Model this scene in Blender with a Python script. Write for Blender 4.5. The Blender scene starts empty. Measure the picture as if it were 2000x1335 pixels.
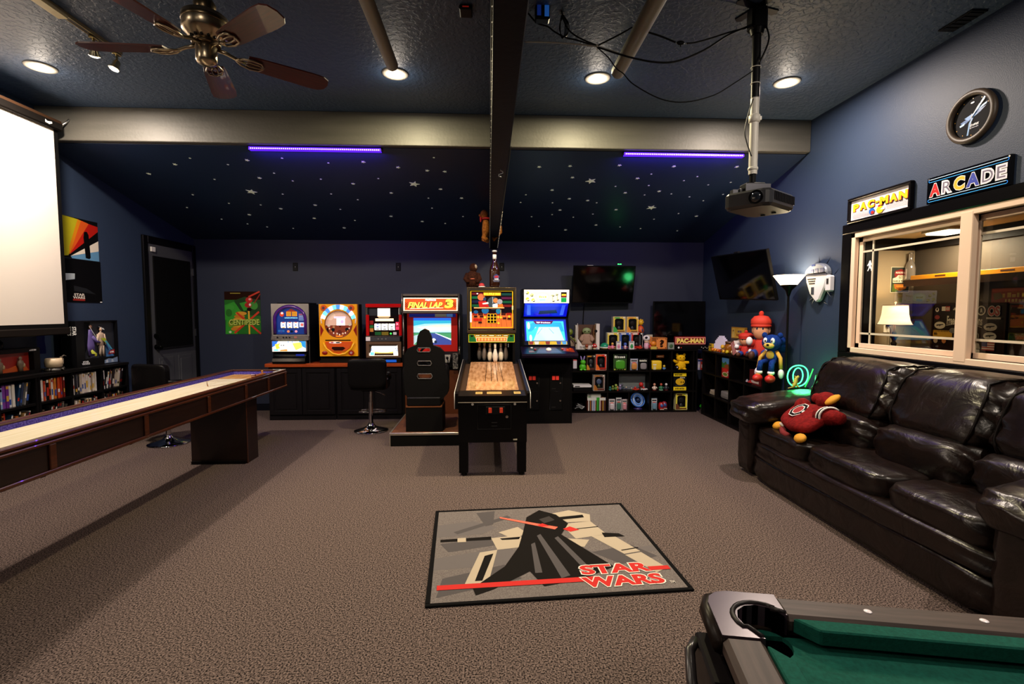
import bpy, bmesh, math, random
from mathutils import Vector, Matrix, Euler
random.seed(7)
SC = bpy.context.scene
COL = SC.collection
PI = math.pi
R = math.radians

# ---------------------------------------------------------------- camera, world, exposure
FPX, CAMH = 960.0, 1.45
YAW, PITCH = -math.atan(45 / 960), math.atan(60 / 960)
cd = bpy.data.cameras.new('camera'); cd.sensor_width = 36; cd.lens = FPX * 36 / 2000; cd.clip_start = .02
cam = bpy.data.objects.new('camera', cd); COL.objects.link(cam)
cam.location = (0, 0, CAMH); cam.rotation_euler = (PI / 2 - PITCH, 0, YAW)
SC.camera = cam
CROT = Euler((PI / 2 - PITCH, 0, YAW)).to_matrix()

def P(px, py, ax, v):
    "where the sight line of a photo pixel meets the plane ax = v of the room"
    d = CROT @ Vector(((px - 1000) / FPX, -(py - 667.5) / FPX, -1))
    i = 'XYZ'.index(ax); o = Vector((0, 0, CAMH))
    return o + d * ((v - o[i]) / d[i])

w = bpy.data.worlds.new('world'); SC.world = w; w.use_nodes = True
w.node_tree.nodes['Background'].inputs[0].default_value = (.004, .005, .008, 1)
w.node_tree.nodes['Background'].inputs[1].default_value = 1
SC.view_settings.view_transform = 'Standard'
try: SC.view_settings.look = 'None'
except Exception: pass
SC.view_settings.gamma = 1; SC.view_settings.use_curve_mapping = False
SC.view_settings.exposure = 0.0
SC.cycles.use_denoising = True
SC.cycles.max_bounces = 7; SC.cycles.diffuse_bounces = 4; SC.cycles.glossy_bounces = 3
SC.cycles.sample_clamp_indirect = 4; SC.cycles.caustics_reflective = False; SC.cycles.caustics_refractive = False

# the room
XL, XR, YB, YF, ZC = -4.21, 3.22, 7.3, -3.0, 3.35
YBEAM0, YBEAM1, ZBEAM = 4.88, 5.0, 3.04
ZWALL = 2.47

# ---------------------------------------------------------------- lamps of the room
def lamp(name, kind, loc, power, col=(1, .8, .56), size=.14, rot=(0, 0, 0), spread=None, sy=None, blend=.4, cone=None):
    l = bpy.data.lights.new(name, kind); l.energy = power; l.color = col
    if kind == 'AREA':
        l.shape = 'RECTANGLE' if sy else 'DISK'; l.size = size
        if sy: l.size_y = sy
        if spread: l.spread = spread
    else:
        l.shadow_soft_size = size
        if kind == 'SPOT': l.spot_size = cone or R(100); l.spot_blend = blend
    o = bpy.data.objects.new(name, l); COL.objects.link(o); o.location = loc; o.rotation_euler = rot
    o['kind'] = 'helper'
    return o
WARM = (1, .86, .7)
CANS = [(-3.48, 4.12), (-.743, 4.1), (.891, 4.1), (2.48, 4.1)]           # in view
CANS_BEHIND = [(-3.3, 1.2), (-1.2, .9), (.95, .9), (2.45, 1.2), (-2.2, -1.4), (1.4, -1.4)]   # the same fittings further into the room
for (x, y), pw, c in zip(CANS, (96, 72, 80, 72), ((1, .84, .68), (1, .85, .52), (1, .85, .52), (1, .84, .7))): lamp('can_lamp', 'AREA', (x, y, ZC - .022), pw, c, .13)
for (x, y), pw in zip(CANS_BEHIND, (30, 20, 20, 60, 16, 16)): lamp('can_lamp', 'AREA', (x, y, ZC - .022), pw, WARM, .13)
for x, y in CANS + CANS_BEHIND: lamp('can_bulb_spill', 'POINT', (x, y, ZC - .1), 2, WARM, .05)

# ---------------------------------------------------------------- materials
def lin(h):
    v = [int(h[i:i + 2], 16) / 255 for i in (0, 2, 4)]
    return tuple(c / 12.92 if c <= .04045 else ((c + .055) / 1.055) ** 2.4 for c in v) + (1,)
MC = {}
def mt(s):
    """a material from a short text: 'rrggbb' then any of r<rough> m<metal> e<emission> s<specular> c<coat> t<transmission> b<bump>,<scale>"""
    if not isinstance(s, str): return s
    if s in MC: return MC[s]
    m = bpy.data.materials.new('paint_' + s.replace(' ', '_').replace('.', '')); m.use_nodes = True
    nt = m.node_tree; b = nt.nodes['Principled BSDF']; tk = s.split(); col = lin(tk[0])
    b.inputs['Base Color'].default_value = col; b.inputs['Roughness'].default_value = .5
    if sum(col[:3]) < .045: b.inputs['Specular IOR Level'].default_value = .1
    for t in tk[1:]:
        k, v = t[0], t[1:]
        if k == 'r': b.inputs['Roughness'].default_value = float(v)
        elif k == 'm': b.inputs['Metallic'].default_value = float(v)
        elif k == 's': b.inputs['Specular IOR Level'].default_value = float(v)
        elif k == 'c': b.inputs['Coat Weight'].default_value = float(v); b.inputs['Coat Roughness'].default_value = .08
        elif k == 't': b.inputs['Transmission Weight'].default_value = float(v); b.inputs['IOR'].default_value = 1.45
        elif k == 'e': b.inputs['Emission Color'].default_value = col; b.inputs['Emission Strength'].default_value = float(v)
        elif k == 'b':
            st, sc = map(float, v.split(','))
            bump(nt, b, st, sc)
    MC[s] = m
    return m
def bump(nt, b, st, sc, detail=3, dist=.01):
    tc = nt.nodes.new('ShaderNodeTexCoord'); n = nt.nodes.new('ShaderNodeTexNoise'); bp = nt.nodes.new('ShaderNodeBump')
    n.inputs['Scale'].default_value = sc; n.inputs['Detail'].default_value = detail
    bp.inputs['Strength'].default_value = st; bp.inputs['Distance'].default_value = dist
    nt.links.new(tc.outputs['Object'], n.inputs['Vector']); nt.links.new(n.outputs['Fac'], bp.inputs['Height'])
    nt.links.new(bp.outputs[0], b.inputs['Normal'])
    return n
def grain(key, c1, c2, scale, stretch=(1, 1, 1), rough=.4, lo=.35, hi=.65, bst=0, bsc=0, detail=4, metal=0, coat=0, spec=.5):
    "two colours mixed by stretched noise: wood grain, carpet pile, worn leather"
    if key in MC: return MC[key]
    m = bpy.data.materials.new(key); m.use_nodes = True; nt = m.node_tree; b = nt.nodes['Principled BSDF']
    tc = nt.nodes.new('ShaderNodeTexCoord'); mp = nt.nodes.new('ShaderNodeMapping'); n = nt.nodes.new('ShaderNodeTexNoise'); cr = nt.nodes.new('ShaderNodeValToRGB')
    mp.inputs['Scale'].default_value = stretch; n.inputs['Scale'].default_value = scale; n.inputs['Detail'].default_value = detail
    cr.color_ramp.elements[0].position = lo; cr.color_ramp.elements[1].position = hi
    cr.color_ramp.elements[0].color = lin(c1); cr.color_ramp.elements[1].color = lin(c2)
    L = nt.links.new
    L(tc.outputs['Object'], mp.inputs[0]); L(mp.outputs[0], n.inputs['Vector']); L(n.outputs['Fac'], cr.inputs[0]); L(cr.outputs[0], b.inputs['Base Color'])
    b.inputs['Roughness'].default_value = rough; b.inputs['Metallic'].default_value = metal
    b.inputs['Coat Weight'].default_value = coat; b.inputs['Specular IOR Level'].default_value = spec
    if bst: bump(nt, b, bst, bsc)
    MC[key] = m
    return m

# ---------------------------------------------------------------- mesh builder
TXT = {}
def text_mesh(t, off=.02, shear=0, res=3):
    k = (t, off, shear)
    if k not in TXT:
        c = bpy.data.curves.new('lettering', 'FONT'); c.body = t; c.offset = off; c.shear = shear; c.resolution_u = res
        o = bpy.data.objects.new('lettering', c); m = bpy.data.meshes.new_from_object(o)
        V = [v.co.copy() for v in m.vertices]; F = [tuple(p.vertices) for p in m.polygons]
        bpy.data.objects.remove(o); bpy.data.meshes.remove(m)
        x0, x1 = min(v.x for v in V), max(v.x for v in V); y0, y1 = min(v.y for v in V), max(v.y for v in V)
        TXT[k] = ([((v.x - x0) / (x1 - x0), (v.y - y0) / (y1 - y0)) for v in V], F)
    return TXT[k]

class B:
    "collects shapes, then links them as ONE mesh object"
    def __init__(s, m='808080'):
        s.V = []; s.F = []; s.FM = []; s.FS = []; s.ms = []; s.X = Matrix(); s.mat(m)
    def mat(s, m):
        m = mt(m)
        if m not in s.ms: s.ms.append(m)
        s.cur = s.ms.index(m); return s
    def add(s, V, F, smooth=False):
        n = len(s.V); s.V += [s.X @ Vector(v) for v in V]
        s.F += [tuple(i + n for i in f) for f in F]; s.FM += [s.cur] * len(F); s.FS += [smooth] * len(F)
        return s
    def bm(s, bm, smooth=False):
        bm.verts.index_update()
        s.add([v.co for v in bm.verts], [tuple(v.index for v in f.verts) for f in bm.faces], smooth); bm.free(); return s
    def box(s, x0, x1, y0, y1, z0, z1, bev=0, seg=1):
        V = [(x, y, z) for x in (x0, x1) for y in (y0, y1) for z in (z0, z1)]
        F = [(0, 1, 3, 2), (4, 6, 7, 5), (0, 4, 5, 1), (2, 3, 7, 6), (0, 2, 6, 4), (1, 5, 7, 3)]
        if not bev: return s.add(V, F)
        b = bmesh.new(); vs = [b.verts.new(v) for v in V]
        for f in F: b.faces.new([vs[i] for i in f])
        bmesh.ops.bevel(b, geom=b.edges[:], offset=bev, segments=seg, affect='EDGES', profile=.5)
        return s.bm(b, seg > 1)
    def cyl(s, p0, p1, r0, r1=None, n=14, cap=True):
        r1 = r0 if r1 is None else r1; p0, p1 = Vector(p0), Vector(p1); d = (p1 - p0).normalized()
        u = d.orthogonal().normalized(); v = d.cross(u)
        ring = lambda p, r: [p + (u * math.cos(2 * PI * i / n) + v * math.sin(2 * PI * i / n)) * r for i in range(n)]
        s.add(ring(p0, r0) + ring(p1, r1), [(i, (i + 1) % n, n + (i + 1) % n, n + i) for i in range(n)], True)
        if cap: s.add(ring(p0, r0), [tuple(range(n))[::-1]]); s.add(ring(p1, r1), [tuple(range(n))])
        return s
    def tube(s, pts, r, n=8, closed=False, cap=True):
        pts = [Vector(p) for p in pts]; N = len(pts); V = []; u = None
        for i, p in enumerate(pts):
            a = pts[(i - 1) % N] if closed or i else p; b = pts[(i + 1) % N] if closed or i < N - 1 else p
            d = (b - a).normalized()
            u = d.orthogonal().normalized() if u is None else (u - d * u.dot(d)).normalized()
            v = d.cross(u); rr = r[i] if isinstance(r, (list, tuple)) else r
            V += [p + (u * math.cos(2 * PI * k / n) + v * math.sin(2 * PI * k / n)) * rr for k in range(n)]
        F = [(i * n + k, i * n + (k + 1) % n, (i + 1) % N * n + (k + 1) % n, (i + 1) % N * n + k) for i in range(N if closed else N - 1) for k in range(n)]
        if cap and not closed: F += [tuple(range(n))[::-1], tuple((N - 1) * n + k for k in range(n))]
        return s.add(V, F, True)
    def lathe(s, prof, at=(0, 0, 0), n=20, sx=1, sy=1):
        V = [(at[0] + r * sx * math.cos(2 * PI * k / n), at[1] + r * sy * math.sin(2 * PI * k / n), at[2] + z) for r, z in prof for k in range(n)]
        F = [(i * n + k, i * n + (k + 1) % n, (i + 1) * n + (k + 1) % n, (i + 1) * n + k) for i in range(len(prof) - 1) for k in range(n)]
        if prof[0][0] > 1e-5: F.append(tuple(range(n))[::-1])
        if prof[-1][0] > 1e-5: F.append(tuple((len(prof) - 1) * n + k for k in range(n)))
        return s.add(V, F, True)
    def prism(s, pts, axis, a, b, bev=0):
        "outline in the two other axes (XYZ order), pushed along axis from a to b"
        def v(p, t): return {'X': (t, p[0], p[1]), 'Y': (p[0], t, p[1]), 'Z': (p[0], p[1], t)}[axis]
        n = len(pts); V = [v(p, a) for p in pts] + [v(p, b) for p in pts]
        F = [tuple(range(n)), tuple(range(n, 2 * n))[::-1]] + [(i, n + i, n + (i + 1) % n, (i + 1) % n) for i in range(n)]
        bb = bmesh.new(); vs = [bb.verts.new(x) for x in V]
        for f in F: bb.faces.new([vs[i] for i in f])
        bmesh.ops.recalc_face_normals(bb, faces=bb.faces)
        if bev: bmesh.ops.bevel(bb, geom=bb.edges[:], offset=bev, segments=1, affect='EDGES')
        return s.bm(bb)
    def ell(s, c, r, n=14, rot=None, m=None):
        m = m or max(6, n * 2 // 3); r = (r, r, r) if isinstance(r, (int, float)) else r
        Q = rot.to_matrix() if rot else Matrix.Identity(3); V = []
        for i in range(m + 1):
            t = PI * i / m
            for k in range(n):
                a = 2 * PI * k / n
                V.append(Vector(c) + Q @ Vector((r[0] * math.sin(t) * math.cos(a), r[1] * math.sin(t) * math.sin(a), r[2] * math.cos(t))))
        F = [(i * n + k, (i + 1) * n + k, (i + 1) * n + (k + 1) % n, i * n + (k + 1) % n) for i in range(m) for k in range(n)]
        return s.add(V, F, True)
    def puff(s, x0, x1, y0, y1, z0, z1, e=.45, n=14, f=None):
        "a stuffed cushion: a rounded box; f(p, t) may dent it"
        c = Vector(((x0 + x1) / 2, (y0 + y1) / 2, (z0 + z1) / 2)); h = Vector(((x1 - x0) / 2, (y1 - y0) / 2, (z1 - z0) / 2))
        b = bmesh.new(); bmesh.ops.create_cube(b, size=2); bmesh.ops.subdivide_edges(b, edges=b.edges[:], cuts=n, use_grid_fill=True)
        for v in b.verts:
            t = v.co.copy(); p = 2 / e; k = (abs(t.x) ** p + abs(t.y) ** p + abs(t.z) ** p) ** (-1 / p)
            q = t * k; q = Vector((q.x * h.x, q.y * h.y, q.z * h.z)) + c
            v.co = f(q, t) if f else q
        return s.bm(b, True)
    def text(s, t, x0, x1, z0, z1, y, off=.02, shear=0, thick=0):
        V, F = text_mesh(t, off, shear)
        W = [(x0 + a * (x1 - x0), y, z0 + b * (z1 - z0)) for a, b in V]
        return s.add(W, F)
    def ob(s, name, par=None, loc=(0, 0, 0), rot=(0, 0, 0)):
        me = bpy.data.meshes.new(name); me.from_pydata(s.V, [], s.F)
        for m in s.ms: me.materials.append(m)
        me.polygons.foreach_set('material_index', s.FM); me.polygons.foreach_set('use_smooth', s.FS); me.update()
        o = bpy.data.objects.new(name, me); COL.objects.link(o); o.location = loc; o.rotation_euler = rot
        if par: o.parent = par
        return o

def tag(o, label=None, cat=None, group=None, kind=None):
    for k, v in (('label', label), ('category', cat), ('group', group), ('kind', kind)):
        if v: o[k] = v
    return o
def T(name, label, cat, loc=(0, 0, 0), rz=0, group=None, rot=None):
    o = bpy.data.objects.new(name, None); COL.objects.link(o); o.empty_display_size = .1
    o.location = loc; o.rotation_euler = rot or (0, 0, rz)
    return tag(o, label, cat, group)
def S(name, loc=(0, 0, 0)):
    o = bpy.data.objects.new(name, None); COL.objects.link(o); o.location = loc; o['kind'] = 'structure'; return o
def st(name, b, par=None, **k):
    o = b.ob(name, par, **k)
    if not par: o['kind'] = 'structure'
    return o
def bx(name, par, m, *a, **k):
    return B(m).box(*a, **k).ob(name, par)
def dup(o, par=None, loc=None):
    "a copy of a thing with copies of its parts"
    c = o.copy(); COL.objects.link(c)
    if par: c.parent = par
    if loc is not None: c.location = loc
    for ch in list(o.children): dup(ch, c)
    return c

def art(name, par, W, H, fr, ops, loc=(0, 0, 0), rot=(0, 0, 0), dy=.00015, x0=None, b=None):
    """flat print: ops drawn in the frame fr = (left, top, right, bottom) fitted to W x H metres, lower left corner at loc, facing -Y.
    r rectangle, p polygon, o oval, l line, t text"""
    fx = lambda x: (x - fr[0]) / (fr[2] - fr[0]) * W
    fz = lambda y: (fr[3] - y) / (fr[3] - fr[1]) * H
    g = B(ops[0][{'p': 2, 'l': 3, 't': 6}.get(ops[0][0], 5)]); y = 0
    def poly(pts): g.add([(p[0], y, p[1]) for p in pts], [tuple(range(len(pts)))])
    for o in ops:
        k = o[0]; y -= dy
        if k == 'r':
            g.mat(o[5]); a, c = fx(o[1]), fx(o[3]); d, e = fz(o[4]), fz(o[2]); poly([(a, d), (c, d), (c, e), (a, e)])
        elif k == 'p':
            g.mat(o[2]); poly([(fx(p[0]), fz(p[1])) for p in o[1]])
        elif k == 'o':
            g.mat(o[5]); n = 20 if abs(o[3]) > 4 else 10
            poly([(fx(o[1] + o[3] * math.cos(2 * PI * i / n)), fz(o[2] - o[4] * math.sin(2 * PI * i / n))) for i in range(n)])
        elif k == 'l':
            g.mat(o[3]); q = [Vector((fx(p[0]), fz(p[1]))) for p in o[1]]; hw = o[2] / (fr[2] - fr[0]) * W / 2
            for i in range(len(q) - 1):
                d = (q[i + 1] - q[i]).normalized(); nn = Vector((-d.y, d.x)) * hw; e = d * hw * .6
                poly([q[i] - nn - e, q[i + 1] - nn + e, q[i + 1] + nn + e, q[i] + nn - e])
        elif k == 't':
            if o[1][0] == '~':      # print too small to read in the photograph: a row of marks
                n = int(o[1][1:]); rr = random.Random(n * 31 + int(o[2])); w_ = (o[4] - o[2]) / n; g.mat(o[6])
                for i in range(n):
                    a, c = o[2] + i * w_, o[2] + (i + rr.uniform(.5, .85)) * w_; e = (o[5] - o[3]) * rr.uniform(0, .35)
                    poly([(fx(a), fz(o[5])), (fx(c), fz(o[5])), (fx(c), fz(o[3] + e)), (fx(a), fz(o[3] + e))])
                continue
            g.mat(o[6]); sh = o[7] if len(o) > 7 else 0; of = o[8] if len(o) > 8 else .02
            g.text(o[1], fx(o[2]), fx(o[4]), fz(o[5]), fz(o[3]), y, of, sh)
    return g.ob(name, par, loc, rot)
def ring(cx, cy, rx, ry, n=24, a0=0, a1=2 * PI):
    return [(cx + rx * math.cos(a0 + (a1 - a0) * i / n), cy - ry * math.sin(a0 + (a1 - a0) * i / n)) for i in range(n + 1)]
# ================================================================ THE ROOM
def wallpaint(key, col, bst=.35, bsc=160, rough=.55, dist=.004):
    m = bpy.data.materials.new(key); m.use_nodes = True; b = m.node_tree.nodes['Principled BSDF']
    b.inputs['Base Color'].default_value = lin(col); b.inputs['Roughness'].default_value = rough
    b.inputs['Specular IOR Level'].default_value = .35
    bump(m.node_tree, b, bst, bsc, 2, dist); return m
def knockdown(key, col, rough=.4):
    "trowelled ceiling: flat islands with ragged edges"
    m = bpy.data.materials.new(key); m.use_nodes = True; nt = m.node_tree; b = nt.nodes['Principled BSDF']
    b.inputs['Base Color'].default_value = lin(col); b.inputs['Roughness'].default_value = rough; b.inputs['Specular IOR Level'].default_value = .5
    n = bump(nt, b, .5, 26, 5, .006); cr = nt.nodes.new('ShaderNodeValToRGB'); bp = [x for x in nt.nodes if x.type == 'BUMP'][0]
    cr.color_ramp.elements[0].position = .47; cr.color_ramp.elements[1].position = .56
    nt.links.new(n.outputs['Fac'], cr.inputs[0]); nt.links.new(cr.outputs[0], bp.inputs['Height'])
    return m
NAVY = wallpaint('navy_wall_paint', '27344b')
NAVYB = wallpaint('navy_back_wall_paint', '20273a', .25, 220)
CEIL = knockdown('navy_ceiling_paint', '30445f', .5)
CEILB = wallpaint('navy_slope_paint', '1b2c4c', .2, 120, .45)
m = grain('carpet_pile', '120e0e', '7a6963', 135, (1, 1, 1), .95, .38, .63, .3, 220, 3, spec=.1)
CARPET = m

st('floor', B(CARPET).box(XL - .1, XR + .1, YF - .1, YB + .1, -.1, 0))
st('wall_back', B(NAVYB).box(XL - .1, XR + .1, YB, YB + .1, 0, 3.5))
st('wall_left', B(NAVY).box(XL - .1, XL, YF, YB, 0, 3.5))
st('wall_front', B(NAVY).box(XL - .1, XR + .1, YF - .1, YF, 0, 3.5))
WY0, WY1, WZ0, WZ1 = 2.12, 4.255, 1.085, 2.137       # the window opening
b = B(NAVY)
b.box(XR, XR + .12, YF, WY0, 0, 3.5); b.box(XR, XR + .12, WY1, YB, 0, 3.5)
b.box(XR, XR + .12, WY0, WY1, 0, WZ0); b.box(XR, XR + .12, WY0, WY1, WZ1, 3.5)
st('wall_right', b)
st('ceiling', B(CEIL).box(XL - .1, XR + .1, YF - .1, YBEAM1, ZC, ZC + .1))
zs = ZWALL + (YB - YBEAM1) * .24
b = B(CEILB); b.prism([(YB + .02, ZWALL), (YBEAM1 - .05, zs + .012), (YBEAM1 - .05, zs + .15), (YB + .02, ZWALL + .14)], 'X', XL - .05, XR + .05)
st('ceiling.001', b)
BEAMP = grain('beam_paint', '45443f', '4e4c47', 6, (.3, 3, 3), .5, .3, .7, .12, 40)
st('trim_1', B(BEAMP).box(XL, XR, YBEAM0, YBEAM1, ZBEAM, ZC, bev=.006))
DARKBEAM = mt('0b0a14 r.6 s.1 b.15,30')
st('trim_2', B(DARKBEAM).box(.016, .122, YF, YB, 2.365, ZC, bev=.004))
for n, a in (('baseboard_back', (XL, XR, YB - .014, YB, 0, .1)), ('baseboard_left', (XL, XL + .014, YF, 6.2, 0, .1)), ('baseboard_right', (XR - .014, XR, YF, YB, 0, .1))):
    st(n, B('10121a r.4').box(*a))

# --- door on the left wall, near the far corner
d = S('door_1', (XL, 6.76, 0))
DY0, DY1, DZ = -.455, .455, 2.29
DG = mt('484a4e r.45')
BLK = '0a0a0c r.35'
b = B(BLK)
b.box(0, .03, DY0 - .085, DY0, 0, DZ + .09, bev=.006); b.box(0, .03, DY1, DY1 + .075, 0, DZ + .09, bev=.006); b.box(0, .03, DY0, DY1, DZ, DZ + .09, bev=.006)
b.ob('casing', d)
B(DG).box(.002, .02, DY0 + .004, DY1 - .004, .01, DZ - .004).ob('slab', d)
for z0, z1 in ((.22, .86),):
    for y0, y1 in ((-.34, -.05), (.05, .34)):
        b = B(DG); fr = .02
        b.box(.02, .026, y0, y1, z0, z1, bev=.004); b.box(.02, .03, y0 + .04, y1 - .04, z0 + .04, z1 - .04, bev=.008); b.ob('raised_panel', d)
b = B('060607 r.8'); b.box(.02, .036, -.375, .375, .98, 2.14)
b.mat('18181b r.7').box(.02, .04, -.375, .375, .965, .985); b.ob('roller_blind', d)
b = B('0b0b0c r.25 m.6'); b.cyl((.02, -.385, 1.0), (.075, -.385, 1.0), .012); b.ell((.085, -.385, 1.0), (.022, .03, .03)); b.cyl((.02, -.385, 1.0), (.028, -.385, 1.0), .032); b.ob('door_knob', d)
b = B('0b0b0c r.25 m.6'); b.cyl((.02, -.385, 1.14), (.04, -.385, 1.14), .03); b.box(.04, .055, -.39, -.38, 1.12, 1.16); b.ob('deadbolt', d)
for z in (.3, 1.15, 2.0):
    B('9a9a98 r.3 m1').box(.02, .034, .438, .462, z - .05, z + .05).ob('hinge', d)
b = B('d8d6d0 r.4'); b.box(.02, .036, -.41, -.33, 2.19, 2.25, bev=.004); b.ob('alarm_sensor', d)

# --- sliding window in the right wall, with prairie bars
wn = S('window_1', (XR, 0, 0))
b = B('0a090b r.25')
e = .105
b.box(-.022, 0, WY0 - e, WY1 + e, WZ1, WZ1 + .085, bev=.005); b.box(-.022, 0, WY0 - e, WY1 + e, WZ0 - .1, WZ0, bev=.005)
b.box(-.022, 0, WY1, WY1 + e, WZ0, WZ1, bev=.005); b.box(-.022, 0, WY0 - e, WY0, WZ0, WZ1, bev=.005)
b.ob('casing', wn)
PV = mt('e4c8b0 r.4')
b = B(PV); t = .045
for x0, x1, q in ((-.012, .075, 0), (.02, .075, .018)):
    b.box(x0, x1, WY0 + q, WY1 - q, WZ1 - t, WZ1, bev=.004); b.box(x0, x1, WY0 + q, WY1 - q, WZ0, WZ0 + t, bev=.004)
    b.box(x0, x1, WY1 - t, WY1, WZ0, WZ1, bev=.004); b.box(x0, x1, WY0, WY0 + t, WZ0, WZ1, bev=.004)
b.ob('frame', wn)
GL = bpy.data.materials.new('window_glass'); GL.use_nodes = True
nt = GL.node_tree; nt.nodes.clear(); o_ = nt.nodes.new('ShaderNodeOutputMaterial'); mx = nt.nodes.new('ShaderNodeMixShader'); fr_ = nt.nodes.new('ShaderNodeFresnel')
tr = nt.nodes.new('ShaderNodeBsdfTransparent'); gg = nt.nodes.new('ShaderNodeBsdfGlossy'); gg.inputs['Roughness'].default_value = .01; fr_.inputs[0].default_value = 1.5
tr.inputs[0].default_value = (.93, .95, .93, 1)
def front_only(nt, fr, mx):
    g = nt.nodes.new('ShaderNodeNewGeometry'); s = nt.nodes.new('ShaderNodeMath'); s.operation = 'SUBTRACT'; s.inputs[0].default_value = 1; m = nt.nodes.new('ShaderNodeMath'); m.operation = 'MULTIPLY'
    nt.links.new(g.outputs['Backfacing'], s.inputs[1]); nt.links.new(s.outputs[0], m.inputs[0]); nt.links.new(fr.outputs[0], m.inputs[1]); nt.links.new(m.outputs[0], mx.inputs[0])
front_only(nt, fr_, mx); nt.links.new(tr.outputs[0], mx.inputs[1]); nt.links.new(gg.outputs[0], mx.inputs[2]); nt.links.new(mx.outputs[0], o_.inputs[0])
YM = 3.2
for nm, y0, y1, xo in (('sash', YM - .005, WY1 - .045, .03), ('sash', WY0 + .045, YM + .005, .052)):
    b = B(PV); sw = .042
    b.box(xo, xo + .02, y0, y1, WZ1 - .045 - sw, WZ1 - .045, bev=.003); b.box(xo, xo + .02, y0, y1, WZ0 + .045, WZ0 + .045 + sw, bev=.003)
    b.box(xo, xo + .02, y0, y0 + sw, WZ0 + .045, WZ1 - .045, bev=.003); b.box(xo, xo + .02, y1 - sw, y1, WZ0 + .045, WZ1 - .045, bev=.003)
    sa = b.ob(nm, wn)
    B(GL).box(xo + .007, xo + .011, y0 + sw, y1 - sw, WZ0 + .045 + sw, WZ1 - .045 - sw).ob('pane', sa)
    MU = 'cfc2ac r.4'
    zt, zb = WZ1 - .045 - sw - .085, WZ0 + .045 + sw + .085
    for z in (zt, zb): B(MU).box(xo + .004, xo + .014, y0 + sw, y1 - sw, z - .008, z + .008).ob('glazing_bar', sa)
    ys = y1 - sw - .11 if y0 > 3 else y0 + sw + .11
    B(MU).box(xo + .004, xo + .014, ys - .008, ys + .008, WZ0 + .045 + sw, WZ1 - .045 - sw).ob('glazing_bar', sa)
    if y0 > 3:   # white walking figure stuck on the glass
        q = [(5, 0), (7, 1), (8, 4), (11, 9), (10, 11), (8, 8), (8, 12), (11, 17), (12, 22), (9, 22), (8, 18), (5, 15), (3, 19), (1, 22), (-1, 21), (2, 16), (3, 11), (2, 9), (0, 12), (-2, 10), (2, 5), (3, 2)]
        k = .0042; c = P(1699, 508, 'X', XR + .035)
        B('f2f2f0 r.6 e.15').add([(xo + .005, c.y + .02 - x * k, c.z + -z * k) for x, z in q], [tuple(range(len(q)))]).ob('sticker', sa)
B(PV).box(-.014, .03, YM - .045, YM + .045, WZ0 + .02, WZ1 - .02, bev=.004).ob('mullion', wn)

# --- the room beyond the window
X2, Y2, ZO = 4.78, 5.35, 2.26
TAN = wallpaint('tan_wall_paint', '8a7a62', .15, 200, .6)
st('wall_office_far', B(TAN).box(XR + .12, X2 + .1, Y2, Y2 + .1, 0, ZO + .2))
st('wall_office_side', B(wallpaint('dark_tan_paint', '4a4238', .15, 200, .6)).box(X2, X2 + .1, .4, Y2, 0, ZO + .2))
st('wall_office_near', B(TAN).box(XR + .12, X2 + .1, .3, .4, 0, ZO + .2))
st('ceiling.002', B(wallpaint('cream_ceiling', 'b49a70', .4, 30, .7)).box(XR + .12, X2, .4, Y2, ZO, ZO + .1))
st('floor.001', B('4a4038 r.9').box(XR + .12, X2, .4, Y2, -.1, 0))
st('trim_3', B('120f0e r.5').box(XR + .12, X2, Y2 - .03, Y2, ZO - .13, ZO - .01))
st('trim_4', B('120f0e r.5').box(X2 - .03, X2, .4, Y2 - .03, ZO - .13, ZO - .01))
st('trim_5', B('07080d r.3').box(4.19, 4.33, Y2 - .03, Y2, 0, ZO - .13))
# ================================================================ THINGS ON THE CEILING
zsl = lambda y: ZWALL + (YB - y) * .24
def PS(px, py):
    "sight line meets the sloped ceiling"
    d = CROT @ Vector(((px - 1000) / FPX, -(py - 667.5) / FPX, -1)); o = Vector((0, 0, CAMH))
    t = (ZWALL + YB * .24 - o.z - .24 * o.y) / (d.z + .24 * d.y)
    return o + d * t

# recessed lights
for i, (x, y) in enumerate(CANS):
    lab = ('recessed ceiling light beyond the projector screen, leftmost', 'recessed ceiling light at the end of the left pipe', 'recessed ceiling light just left of the right pipe end', 'recessed ceiling light right of the projector pole')
    t = T('ceiling_light', lab[i], 'light', (x, y, ZC))
    b = B('b9b4a8 r.4'); b.lathe([(.07, -.004), (.076, -.012), (.1, -.01), (.104, -.001)], n=28); b.ob('trim_ring', t)
    b = B('ffe6bc e9'); b.lathe([(.0001, -.018), (.05, -.015), (.071, -.006), (.072, -.002)], n=24); b.ob('lens', t)

# glow stars on the slope
def star(r, px, py):
    p = PS(px, py); pts = []
    a0 = random.uniform(-.4, .4)
    for k in range(10):
        a = PI / 2 + a0 + k * PI / 5; q = r if k % 2 == 0 else r * .42
        pts.append((q * math.cos(a), q * math.sin(a)))
    b = B('d9dfc2 r.6 e.16'); b.prism(pts, 'Z', -.004, -.0005)
    return b.ob('glow_star', None, p, (-math.atan(.24), 0, 0))
big = [((491, 374), 'large glow star on the left half of the starry slope'), ((809, 359), 'large glow star on the slope just left of the dark beam'),
       ((1154, 353), 'large glow star on the slope just right of the dark beam'), ((1272, 405), 'large glow star low on the slope, left of the projector')]
for (px, py), lab in big: tag(star(.062, px, py), lab, 'star', 'glow stars on the sloped ceiling')
s7 = lambda L: [(180 + x * .39, 280 + y * .39) for x, y in L]
s8 = lambda L: [(960 + x * .34, 200 + y * .34) for x, y in L]
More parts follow.
